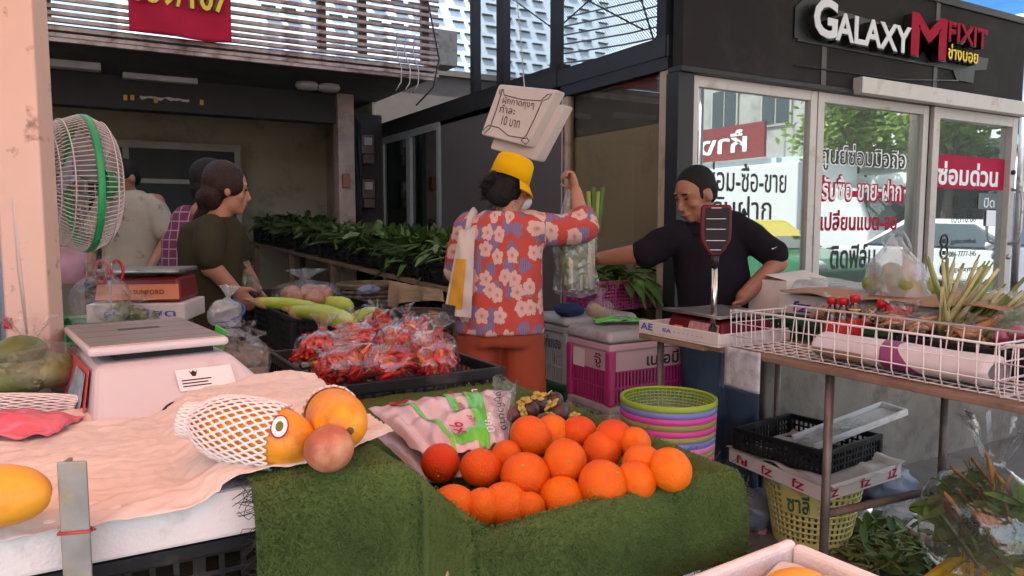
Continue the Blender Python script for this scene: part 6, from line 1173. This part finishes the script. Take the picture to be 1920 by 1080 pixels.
def legs(root, hipL, hipR, footL, footR, mat, r0=.1, r1=.085, waist=None, nm='trousers', seed=1):
    mb = MB()
    for h, f_ in ((hipL, footL), (hipR, footR)): h, f_ = Vector(h), Vector(f_); chain(mb, [h, h.lerp(f_, .5) + V(0, -.01, 0), f_ + V(0, 0, .06)], [r0, (r0 + r1) / 2 * .97, r1], 16)
    c = (Vector(hipL) + Vector(hipR)) / 2; w_, dp, zt = waist
    loft(mb, [(c + V(0, 0, -.03), w_ * .95, dp * .95, 0), (c, w_, dp, 0), (c + V(0, 0, .08), w_, dp, 0), (V(c.x, c.y, zt), w_ * .93, dp * .95, 0)]); fuse(root, nm, mb, mat, .011, 5, .008, seed)
    for f_ in (footL, footR): part(root, 'shoe', MB().ell(Vector(f_) + V(0, .05, .035), (.045, .12, .04), 14, 9), SHOE)

# ---- woman with yellow hat
g1 = fr_(938, 3.3); w1 = person('woman seen from behind in yellow hat and red flowered blouse holding up a bag', 938, 3.3)
mb = MB(); hc = V(.052, .01, 1.515); hf = V(.45, .8, -.35); head(mb, hc, hf, .97)
chain(mb, [V(.045, -.01, 1.46), V(.03, -.02, 1.40), V(.02, -.01, 1.34)], [.05, .052, .065], 14)
loft(mb, [(V(.0, 0, .9), .14, .1, 0), (V(0, 0, 1.1), .13, .09, 0), (V(.0, 0, 1.3), .15, .085, 0), (V(.01, 0, 1.37), .12, .07, 0)])
S_, E_, W_ = V(.16, .0, 1.345), V(.378, .07, 1.325), V(.348, .12, 1.50)
chain(mb, [S_, E_], [.05, .042]); chain(mb, [E_, E_.lerp(W_, .4), W_], [.04, .04, .027]); hand(mb, W_, (-.25, .25, .9), (-.8, -.3, -.2), -1, .95, .95)
chain(mb, [V(-.15, 0, 1.34), V(-.2, .06, 1.11), V(-.1, .27, 1.06)], [.048, .042, .028]); hand(mb, V(-.1, .27, 1.06), (.6, .7, .05), (.6, -.5, .4), 1, .7)
for sx in (-1, 1): chain(mb, [V(sx * .085, 0, .85), V(sx * .09, 0, .45), V(sx * .09, 0, .07)], [.075, .055, .04])
fuse(w1, 'body', mb, SKIN, .0075, 4)
# flowered blouse
def flower_mat():
    m, t, N, L = _new('flower_print'); b = N['Principled BSDF']; b.inputs['Roughness'].default_value = .85; b.inputs['Specular IOR Level'].default_value = .15
    at = N.new('ShaderNodeAttribute'); at.attribute_name = 'cloth_uv'; sep = N.new('ShaderNodeSeparateXYZ')
    def math_(op, a, c_=None, d_=None):
        n = N.new('ShaderNodeMath'); n.operation = op
        for i, x in enumerate((a, c_, d_)):
            if x is None: continue
            if isinstance(x, (int, float)): n.inputs[i].default_value = x
            else: L.new(x, n.inputs[i])
        return n.outputs[0]
    def layer(scale, off, rad, petals, wob, keep):
        mp = N.new('ShaderNodeMapping'); mp.inputs['Location'].default_value = (off, off * .7, 0); mp.inputs['Scale'].default_value = (scale,) * 3; L.new(at.outputs['Vector'], mp.inputs[0])
        v = N.new('ShaderNodeTexVoronoi'); v.voronoi_dimensions = '2D'; v.inputs['Scale'].default_value = 1; v.inputs['Randomness'].default_value = .8; L.new(mp.outputs[0], v.inputs['Vector'])
        sb = N.new('ShaderNodeVectorMath'); sb.operation = 'SUBTRACT'; L.new(mp.outputs[0], sb.inputs[0]); L.new(v.outputs['Position'], sb.inputs[1]); s_ = N.new('ShaderNodeSeparateXYZ'); L.new(sb.outputs[0], s_.inputs[0])
        an = math_('ARCTAN2', s_.outputs[1], s_.outputs[0]); sc_ = N.new('ShaderNodeSeparateColor'); L.new(v.outputs['Color'], sc_.inputs[0])
        ph = math_('MULTIPLY_ADD', sc_.outputs[0], 6.28, math_('MULTIPLY', an, petals)); pet = math_('ABSOLUTE', math_('SINE', math_('MULTIPLY', ph, .5)))
        nz = N.new('ShaderNodeTexNoise'); nz.inputs['Scale'].default_value = 5; L.new(mp.outputs[0], nz.inputs[0])
        r_ = math_('MULTIPLY_ADD', pet, wob, rad - wob); r_ = math_('MULTIPLY_ADD', math_('SUBTRACT', nz.outputs[0], .5), .3, r_)
        ln = N.new('ShaderNodeVectorMath'); ln.operation = 'LENGTH'; L.new(sb.outputs[0], ln.inputs[0])
        ins = math_('LESS_THAN', ln.outputs['Value'], r_); kp_ = math_('LESS_THAN', sc_.outputs[1], keep); return math_('MULTIPLY', ins, kp_), ln.outputs['Value'], mp.outputs[0]
    f1, d1, _ = layer(11.5, .3, .43, 5, .1, .8); f2, d2, c2_ = layer(11.5, 5.75, .43, 3, .12, .72)
    wv = N.new('ShaderNodeTexWave'); wv.inputs['Scale'].default_value = 2.6; wv.inputs['Distortion'].default_value = 3; L.new(c2_, wv.inputs[0])
    pu = N.new('ShaderNodeMix'); pu.data_type = 'RGBA'; pu.inputs[6].default_value = (.19, .13, .24, 1); pu.inputs[7].default_value = (.27, .19, .3, 1); L.new(wv.outputs['Fac'], pu.inputs[0])
    pk_ = N.new('ShaderNodeMix'); pk_.data_type = 'RGBA'; pk_.inputs[6].default_value = (.5, .18, .15, 1); pk_.inputs[7].default_value = (.66, .42, .37, 1); mr = N.new('ShaderNodeMapRange'); mr.inputs[1].default_value = .02; mr.inputs[2].default_value = .15; L.new(d1, mr.inputs[0]); L.new(mr.outputs[0], pk_.inputs[0])
    a_ = N.new('ShaderNodeMix'); a_.data_type = 'RGBA'; a_.inputs[6].default_value = (.5, .08, .06, 1); L.new(f2, a_.inputs[0]); L.new(pu.outputs[2], a_.inputs[7])
    c_ = N.new('ShaderNodeMix'); c_.data_type = 'RGBA'; L.new(f1, c_.inputs[0]); L.new(a_.outputs[2], c_.inputs[6]); L.new(pk_.outputs[2], c_.inputs[7]); L.new(c_.outputs[2], b.inputs['Base Color']); return m
mb = MB(); loft(mb, [(V(.0, -.0, .868), .2, .155, 0), (V(-.002, 0, .95), .197, .148, 0), (V(-.005, 0, 1.1), .19, .13, 0), (V(-.005, -.005, 1.24), .19, .118, 0), (V(.0, -.01, 1.32), .185, .108, 0), (V(.01, -.015, 1.375), .15, .09, 0), (V(.02, -.015, 1.41), .085, .075, 0)])
chain(mb, [V(.13, -.01, 1.335), V(.24, .03, 1.325), V(.385, .075, 1.335)], [.082, .074, .068], 18); chain(mb, [V(.385, .075, 1.335), V(.378, .085, 1.385)], [.064, .06], 16)
chain(mb, [V(-.14, 0, 1.33), V(-.195, .05, 1.14), V(-.17, .13, 1.09)], [.075, .07, .06], 16)
bl = fuse(w1, 'blouse', mb, flower_mat(), .009, 5, .008, 3)
me = bl.data; at = me.attributes.new('cloth_uv', 'FLOAT_VECTOR', 'POINT')
arr = []
for v in me.vertices:
    c = v.co
    if c.x > .2: arr += [c.x * 1.0 + .1, c.z * 1.0 + c.y * .5, 0]
    else: arr += [.19 * math.atan2(c.x, -c.y - .0) if True else 0, c.z, 0]
at.data.foreach_set('vector', arr)
legs(w1, V(-.1, 0, .84), V(.1, 0, .84), V(-.125, .0, 0), V(.125, .03, 0), M('rust_trousers', (.34, .06, .022), .85, var=.12, vs_=5), .1, .1, (.185, .135, .97), seed=4)
hb = MB(); hb.ell(hc + V(-.03, -.03, .0), (.078, .082, .085), 20, 14); hb.ell(hc + V(-.05, -.075, -.035), (.062, .05, .055), 16, 12)
for k in range(14): a = k * .5; hb.ell(hc + V(-.05 + .07 * math.cos(a), -.06 + .02 * math.sin(a * 2), .0 + .055 * math.sin(a)), .022, 8, 6)
fuse(w1, 'hair', hb, HAIR, .006, 1, .008, 8)
hs_ = MB()
for k in range(70): a = rnd.uniform(0, 6.28); p_ = hc + V(-.05 + .075 * math.cos(a), -.075 + .02 * rnd.random(), -.02 + .07 * math.sin(a)); d_ = V(math.cos(a), -.4, math.sin(a) * .8 + .2).normalized() * rnd.uniform(.015, .035); hs_.tube([p_, p_ + d_ * .6 + V(0, 0, .004), p_ + d_], [.0012, .001, .0004], 4)
part(w1, 'stray_hair', hs_, HAIR, kind='stuff')
HATM = M('yellow_cotton', (.8, .44, .004), .85, var=.06, vs_=5, spec=.15)
tl = Matrix.Rotation(R(20), 3, 'Y') @ Matrix.Rotation(R(-8), 3, 'X')
ht = part(w1, 'hat', MB().lathe([(.001, .088), (.045, .087), (.072, .08), (.083, .066), (.088, .03), (.092, -.022)], hc + V(-.004, -.012, .055), 36, True, tl), HATM, solid=.003)
part(ht, 'brim', MB().grid(lambda u, v: hc + V(-.004, -.012, .055) + tl @ V((.0925 + .034 * v) * math.cos(R(-62 + 205 * u)), (.0925 + .034 * v) * math.sin(R(-62 + 205 * u)), -.0225 - .042 * v), 40, 4), HATM, solid=.003)
part(w1, 'face_mask', MB().ell(hc + Vector(hf).normalized() * .055 + V(0, 0, -.04), (.066, .05, .05), 16, 12), M('mask_white', (.55, .55, .56), .8))
# tote bag on her shoulder
ty = -.15; tbg = thing('tote_bag', 'cream tote bag with yellow panel hanging from the woman\'s shoulder', 'bag', w1.location, R(-30))
def tote(u, v, l=0): a, b = g1(866, 432, ty), g1(894, 430, ty); c, d = g1(836, 584, ty), g1(886, 592, ty); p = a.lerp(b, u).lerp(c.lerp(d, u), v); return p + V(0, -.03 * math.sin(PI * min(1, max(0, u))) * math.sin(PI * min(1, v * .9 + .08)) - l + .012 * noise.noise((u * 3, v * 6, 2)), 0)
part(tbg, 'body', MB().grid(lambda u, v: tote(u, v), 14, 26).grid(lambda u, v: tote(u, v) * 1 + V(0, .05, 0), 14, 26), M('cream_canvas', (.6, .5, .44), .9, var=.08)); part(tbg, 'yellow_panel', MB().grid(lambda u, v: tote(.1 + .55 * u, .34 + .58 * v, .003), 8, 16), M('mustard_print', (.6, .3, .03), .85))
part(tbg, 'dark_base', MB().grid(lambda u, v: tote(-.1 + .5 * u, .88 + .16 * v, .0045), 8, 6), M('navy_base', (.03, .03, .04), .8))
part(tbg, 'strap', MB().tube([g1(880, 434, ty - .005), g1(884, 414, -.14), g1(888, 403, -.125), g1(892, 397, -.09), g1(893, 396, -.02), g1(890, 404, .05), g1(882, 425, .1)], .016, 8, flat=.2), bpy.data.materials['cream_canvas'])
# clear bag with leek she lifts
hx = w1.location + Matrix.Rotation(R(-30), 3, 'Z') @ V(.335, .17, 1.545)
vb = thing('vegetable_bag', 'tall clear bag of radish and leek in the woman\'s raised hand', 'bag', (hx.x, hx.y, hx.z - .54), R(-30))
def tall(u, v): a = 2 * PI * u; w_ = (.105 - .015 * v) if v < .6 else .097 - .085 * ((v - .6) / .4) ** .8; n = 1 + .12 * noise.noise((math.cos(a) * 2, math.sin(a) * 2, v * 5)) + .07 * math.sin(a * 6 + v * 3); r = w_ * n * (1 if v > .04 else .3 + 17 * v); return V(r * math.cos(a) + .02 * (1 - v), r * math.sin(a) * .75, .55 * v)
part(vb, 'plastic', MB().grid(tall, 36, 30, True), film('bag_film', (.95, .95, .95), .1, .22, .1, .8, 22))
RAD = M('radish_white', (.6, .52, .36), .5, var=.15, vs_=12)
for k in range(6): x = -.04 + .022 * k; part(vb, 'radish', MB().tube([(x + .02, .01 * (k % 2), .04), (x + .01, .0, .16), (x + .015, .0, .3), (x * .6 + .03, 0, .38)], [.017, .03, .022, .012], 10), RAD if k % 2 else LEAFP)
leaf_mass(vb, 'leaves', LEAFP, ((-.05, .06), (-.03, .03), (.05, .25)), 50, .1, 41, .1, .2, (0, 0, 1))
for k in range(4): part(vb, 'leek_top', MB().grid(lambda u, v: V(.085 + .012 * k + .022 * (u - .5) + .012 * v * (k - 1), .01 * k + .004 * abs(u - .5), .26 + .24 * v + .02 * (k % 2)), 2, 8), VEGB if k % 2 else M('leek_green', (.22, .3, .06), .5) if k == 0 else bpy.data.materials['leek_green'], solid=.003)

# ---- man in black polo behind the table
dM = 3.46; g2_ = fr_(1350, dM); m1 = person('man in black polo shirt and jeans leaning over the table to reach greens', 1350, dM)
mb = MB(); hc = g2_(1298, 368, -.06); hf = V(-.82, -.42, -.34); head(mb, hc, hf, 1.04)
chain(mb, [g2_(1310, 392, -.04), g2_(1322, 420, -.01), g2_(1328, 445, .0)], [.058, .062, .075], 14)
loft(mb, [(V(.0, 0, .88), .15, .11, 0), (V(-.02, 0, 1.05), .15, .115, 0), (V(-.05, 0, 1.2), .14, .1, 0), (V(-.06, 0, 1.28), .1, .08, 0)])
chain(mb, [g2_(1268, 452, -.04), g2_(1195, 478, -.02), g2_(1132, 488, .08)], [.045, .05, .034], 14); hand(mb, g2_(1132, 488, .08), (-.95, -.1, -.15), (0, -.3, -.95), 1, .45, 1.05)
chain(mb, [g2_(1385, 440, -.0), g2_(1448, 492, -.08), g2_(1372, 552, -.2)], [.058, .05, .034], 14); hand(mb, g2_(1372, 552, -.2), (-.55, -.3, -.6), (-.5, .2, .6), -1, .4, 1.05)
for sx in (-1, 1): chain(mb, [V(sx * .09, 0, .85), V(.03 + sx * .09, 0, .45), V(.04 + sx * .09, 0, .07)], [.08, .06, .045])
fuse(m1, 'body', mb, SKIN2, .0075, 3); face_parts(m1, hc, hf, 1.04)
mb = MB(); loft(mb, [(V(.0, 0, .84), .175, .135, 0), (V(-.01, 0, .95), .17, .135, 0), (V(-.03, 0, 1.1), .175, .135, .0), (V(-.05, 0, 1.22), .17, .122, 0), (V(-.055, 0, 1.29), .15, .105, 0), (V(-.06, .01, 1.36), .1, .08, 0)])
chain(mb, [g2_(1268, 446, -.04), g2_(1234, 463, -.03), g2_(1207, 476, -.03)], [.074, .072, .07], 16); chain(mb, [g2_(1372, 428, .0), g2_(1412, 450, -.04), g2_(1440, 476, -.07)], [.08, .074, .07], 16)
POLO = M('black_polo', (.012, .0105, .0145), .9, var=.1, vs_=6, spec=.1); po_ = fuse(m1, 'polo_shirt', mb, POLO, .009, 4, .009, 11)
f_, r_, u_ = basis(V(-.3, -.9, .2)); cn = g2_(1322, 424, -.03)
part(m1, 'collar', MB().grid(lambda u, v: cn + V((.088 + .012 * v) * math.cos(2 * PI * u) + .0, (.08 + .012 * v) * math.sin(2 * PI * u), .0 + .035 * (1 - v) + .03 * math.cos(2 * PI * u) - .03 * max(0, -math.sin(2 * PI * u))), 30, 4, True), POLO, solid=.004)
tk = g2_(1432, 466, -.145); part(m1, 'sleeve_mark', MB().poly([tk + V(*q) for q in ((-.012, 0, .002), (-.006, 0, -.004), (.016, 0, .01), (-.004, 0, .001))], (0, -.002, 0)), WHITEINK)
legs(m1, V(-.08, 0, .84), V(.09, 0, .84), V(-.04, 0, 0), V(.14, .02, 0), M('dark_denim', (.03, .05, .085), .85, var=.3, vs_=6), .1, .085, (.175, .13, .93), seed=6)
hb = MB(); f_, r_, u_ = basis(hf); Mx = Matrix((r_, f_, u_)).transposed(); hb.ell(hc + u_ * .044 - f_ * .015, (.081, .095, .087), 22, 16, Mx); hb.ell(hc + u_ * .01 - f_ * .045, (.076, .06, .08), 18, 12, Mx)
for q_ in (-1, 1): hb.ell(hc + r_ * (.07 * q_) + f_ * .028 + u_ * .012, (.006, .01, .028), 10, 8, Mx); fuse(m1, 'hair', hb, M('cropped_hair', (.016, .011, .009), .7, var=.2, vs_=60, bump=.4, bs=200), .0055, 2, .0028, 2)

# ---- woman in olive T-shirt
d3 = 3.3; g3 = fr_(395, d3); w3 = person('woman in olive T-shirt and apron turning towards the vegetable rack', 395, d3)
mb = MB(); hc = g3(430, 348, .0); hf = V(.86, .45, -.12); head(mb, hc, hf, .98)
chain(mb, [g3(422, 375, .0), g3(412, 398, .0), g3(405, 415, .0)], [.052, .055, .07], 14); loft(mb, [(V(.0, 0, .9), .14, .1, .5), (V(0, 0, 1.1), .13, .1, .5), (V(.02, 0, 1.28), .12, .08, .5), (V(.025, 0, 1.35), .08, .06, .5)])
chain(mb, [g3(412, 432, -.1), g3(420, 492, -.16), g3(452, 535, -.1)], [.04, .048, .034], 14); hand(mb, g3(452, 535, -.1), (.6, .1, -.6), (.2, .8, .1), 1, .5); chain(mb, [g3(395, 425, .14), g3(425, 500, .2), g3(448, 545, .24)], [.05, .045, .03]); hand(mb, g3(448, 545, .24), (.5, .1, -.8), (0, -.3, -.9), 1, .5)
for sx in (-1, 1): chain(mb, [V(sx * .06, sx * .06, .85), V(sx * .07, sx * .06, .45), V(sx * .07, sx * .06, .07)], [.075, .055, .04])
fuse(w3, 'body', mb, SKIN, .0075, 3); face_parts(w3, hc, hf, .98)
mb = MB(); loft(mb, [(V(.0, 0, .86), .155, .14, .5), (V(-.0, 0, 1.0), .145, .135, .5), (V(-.005, 0, 1.15), .14, .13, .5), (V(.0, 0, 1.28), .15, .12, .5), (V(.01, 0, 1.36), .14, .1, .5), (V(.03, 0, 1.405), .08, .075, .5)])
chain(mb, [g3(412, 425, -.1), g3(415, 455, -.15), g3(418, 474, -.165)], [.074, .07, .066], 16); chain(mb, [g3(395, 425, .13), g3(420, 465, .18)], [.08, .07], 16); fuse(w3, 't_shirt', mb, M('olive_cotton', (.042, .038, .022), .9, var=.08, vs_=5, spec=.1), .009, 5, .007, 21)
legs(w3, V(-.07, -.04, .84), V(.07, .04, .84), V(-.08, -.05, 0), V(.08, .06, 0), M('dark_trousers', (.02, .02, .022), .85), .1, .085, (.165, .14, .93), seed=8)
hb = MB(); f_, r_, u_ = basis(hf); Mx = Matrix((r_, f_, u_)).transposed(); hb.ell(hc + u_ * .03 - f_ * .02, (.088, .1, .098), 22, 16, Mx); hb.ell(hc - f_ * .06 - u_ * .03, (.076, .06, .075), 16, 12, Mx); hb.ell(hc + f_ * .01 + u_ * .02 + r_ * .055, (.034, .06, .055), 14, 10, Mx); chain(hb, [hc - f_ * .1 - u_ * .05, g3(388, 385, -.03), g3(376, 398, -.03), g3(366, 408, -.03)], [.038, .028, .022, .01], 10); fuse(w3, 'hair', hb, HAIR2, .006, 2, .006, 5)
w3.scale = (.93, .93, .985)
# ---- person in plaid behind her
d4 = 3.72; g4 = fr_(365, d4); p4 = person('person in purple plaid shirt half hidden behind the woman in olive', 365, d4)
mb = MB(); hc = g4(400, 346, .0); hf = V(.55, .8, -.1); head(mb, hc, hf, .95); chain(mb, [g4(396, 368), g4(388, 392), g4(382, 405)], [.05, .055, .07]); loft(mb, [(V(.0, 0, .9), .14, .1, 0), (V(.02, 0, 1.3), .15, .09, 0), (V(.03, 0, 1.37), .1, .07, 0)])
chain(mb, [g4(345, 415), g4(333, 490, .02), g4(345, 545, .08)], [.05, .045, .032]); hand(mb, g4(345, 545, .08), (.2, .3, -.9), (.9, .1, 0), 1, .4); chain(mb, [g4(415, 412), g4(425, 480, .1), g4(415, 540, .2)], [.05, .045, .032]); hand(mb, g4(415, 540, .2), (-.2, .4, -.8), (-.9, .1, 0), -1, .4)
for sx in (-1, 1): chain(mb, [V(sx * .08, 0, .85), V(sx * .085, 0, .45), V(sx * .085, 0, .07)], [.075, .055, .04])
fuse(p4, 'body', mb, SKIN2, .009, 3)
def plaid():
    m, t, N, L = _new('purple_plaid'); b = N['Principled BSDF']; b.inputs['Roughness'].default_value = .9; tc = N.new('ShaderNodeTexCoord'); s_ = N.new('ShaderNodeSeparateXYZ'); L.new(tc.outputs['Object'], s_.inputs[0]); fs = []
    for o_ in (0, 2):
        a = N.new('ShaderNodeMath'); a.operation = 'MULTIPLY'; a.inputs[1].default_value = 22; L.new(s_.outputs[o_], a.inputs[0]); f = N.new('ShaderNodeMath'); f.operation = 'FRACT'; L.new(a.outputs[0], f.inputs[0]); c = N.new('ShaderNodeMath'); c.operation = 'LESS_THAN'; c.inputs[1].default_value = .12; L.new(f.outputs[0], c.inputs[0]); fs.append(c.outputs[0])
    mx = N.new('ShaderNodeMath'); mx.operation = 'MAXIMUM'; L.new(fs[0], mx.inputs[0]); L.new(fs[1], mx.inputs[1]); q = N.new('ShaderNodeMix'); q.data_type = 'RGBA'; q.inputs[6].default_value = (.12, .03, .07, 1); q.inputs[7].default_value = (.42, .2, .26, 1); L.new(mx.outputs[0], q.inputs[0]); L.new(q.outputs[2], b.inputs['Base Color']); return m
mb = MB(); loft(mb, [(V(.0, 0, .86), .18, .14, 0), (V(.0, 0, 1.1), .17, .13, 0), (V(.02, 0, 1.28), .18, .11, 0), (V(.03, 0, 1.36), .13, .09, 0), (V(.04, 0, 1.40), .07, .07, 0)]); chain(mb, [g4(352, 415), g4(338, 455), g4(332, 482, .015)], [.08, .072, .066], 16); chain(mb, [g4(408, 415), g4(422, 470, .08)], [.08, .066], 16); fuse(p4, 'shirt', mb, plaid(), .01, 5, .004, 31)
legs(p4, V(-.08, 0, .84), V(.08, 0, .84), V(-.09, 0, 0), V(.09, 0, 0), bpy.data.materials['dark_trousers'], .1, .085, (.175, .135, .93), seed=9)
hb = MB(); f_, r_, u_ = basis(hf); Mx = Matrix((r_, f_, u_)).transposed(); hb.ell(hc + u_ * .028 - f_ * .02, (.086, .098, .096), 20, 14, Mx); hb.ell(hc - f_ * .05 - u_ * .03, (.07, .06, .07), 16, 12, Mx); fuse(p4, 'hair', hb, HAIR, .007, 2, .003, 6)
# ---- man in the dark interior
d5 = 5.0; g5 = fr_(245, d5); p5 = person('man in spotted beige short sleeved shirt in the dark shop', 245, d5)
mb = MB(); hc = g5(240, 336, -.02); hf = V(-.45, -.85, -.18); head(mb, hc, hf, 1.02); chain(mb, [g5(243, 362), g5(245, 380), g5(246, 392)], [.055, .058, .075]); loft(mb, [(V(.0, 0, 1.0), .14, .1, 0), (V(.0, 0, 1.48), .16, .1, 0), (V(.0, 0, 1.55), .1, .07, 0)])
for sx in (-1, 1):
    e_, h_ = V(sx * .25, -.02, 1.24), V(sx * .2, -.18, 1.05); chain(mb, [V(sx * .18, 0, 1.5), e_, h_], [.055, .046, .032]); hand(mb, h_, (-sx * .3, -.5, -.6), (-sx, 0, .2), sx, .5); chain(mb, [V(sx * .09, 0, .9), V(sx * .1, 0, .48), V(sx * .1, 0, .07)], [.08, .06, .045])
fuse(p5, 'body', mb, SKIN2, .009, 3); face_parts(p5, hc, hf, 1.02)
mb = MB(); loft(mb, [(V(.0, 0, 1.0), .19, .14, 0), (V(.0, 0, 1.22), .185, .135, 0), (V(.0, 0, 1.44), .19, .12, 0), (V(.0, 0, 1.53), .14, .1, 0), (V(0, 0, 1.575), .075, .075, 0)])
for sx in (-1, 1): chain(mb, [V(sx * .15, 0, 1.475), V(sx * .23, -.01, 1.31)], [.085, .085], 16)
fuse(p5, 'shirt', mb, M('spotted_beige', (.36, .3, .23), .9, var=.15, vs_=6, dirt=((.08, .06, .05), .12, 14)), .011, 5, .005, 41)
legs(p5, V(-.09, 0, .95), V(.09, 0, .95), V(-.11, 0, 0), V(.11, 0, 0), bpy.data.materials['dark_trousers'], .1, .085, (.185, .135, 1.05), seed=10)
hb = MB(); f_, r_, u_ = basis(hf); Mx = Matrix((r_, f_, u_)).transposed(); hb.ell(hc + u_ * .034 - f_ * .007, (.082, .099, .095), 20, 14, Mx); hb.ell(hc - f_ * .05, (.072, .055, .068), 16, 12, Mx); fuse(p5, 'hair', hb, HAIR, .007, 2, .002, 7)
# ---- foam lids hung as a price sign
FL = [at_d(935, 157, 3.55), at_d(1045, 168, 3.55), at_d(988, 275, 3.55), at_d(900, 252, 3.55)]; FLO = (FL[0] + FL[2]) / 2
fs_ = thing('foam_lid_sign', 'pale foam box lid with handwritten price hung over the lane', 'sign', FLO)
n_ = -(FL[1] - FL[0]).cross(FL[3] - FL[0]).normalized(); n_ = n_ if n_.dot(FLO - Vector((0, 0, CAM_H))) < 0 else -n_
# a lid turned a little: near edge shows its thickness on the shop side
GRF = M('greyed_foam', (.5, .42, .38), .8, var=.06)
part(fs_, 'lid', MB(FLO).poly([p - n_ * 0 for p in FL], -n_ * .055 + Vector((.045, -.02, .0))), GRF, bev=.01, seg=3)
U2, V2 = (FL[1] - FL[0]), (FL[3] - FL[0])
def fl_p(u, v): return FL[0].lerp(FL[1], u).lerp(FL[3].lerp(FL[2], u), v) + n_ * .0015
MK = M('marker_brown', (.03, .02, .018), .7)
def mark(pts, nm='pen_stroke', r=.0022): part(fs_, nm, MB(FLO).tube([fl_p(*q) for q in pts], r, 5), MK)
mark([(.08, .2), (.06, .12), (.12, .1), (.16, .2), (.5, .24), (.82, .22), (.88, .1), (.95, .08), (.93, .17), (.85, .22), (.87, .5), (.88, .82), (.83, .93), (.95, .97), (.99, .9), (.9, .86)]); mark([(.1, .1), (.13, .5), (.14, .85), (.08, .96), (.03, .9), (.1, .8), (.3, .8), (.55, .9), (.9, .88)])
for body, u0, u1, v_, h_ in (('ผักกาดถุงๆ', .2, .78, .4, .045), ('กำละ', .2, .5, .53, .04), ('10 บาท', .32, .68, .74, .045)):
    t_ = text(fs_, 'lettering', body, MK, fl_p(u0, v_), fl_p(u1, v_ - .0), -V2, h_, 0, 0, .001); t_.data.transform(Matrix.Translation(-FLO))
off = Vector((.02, .04, -.06)); part(fs_, 'rear_lid', MB(FLO).poly([p + off + (FL[1] - FL[0]) * .16 for p in FL], -n_ * .05 + Vector((.045, -.02, .0))), GRF, bev=.01, seg=3)
tp = FL[0].lerp(FL[1], .45); part(fs_, 'hanging_wire', MB(FLO).tube([tp + Vector((0, 0, -.03)), tp + Vector((.01, .03, .04)), tp + Vector((.03, .1, .3)), Vector((tp.x + .1, tp.y + .5, 3.6))], .003, 5), STEEL)

bpy.data.scenes.remove(_ts)
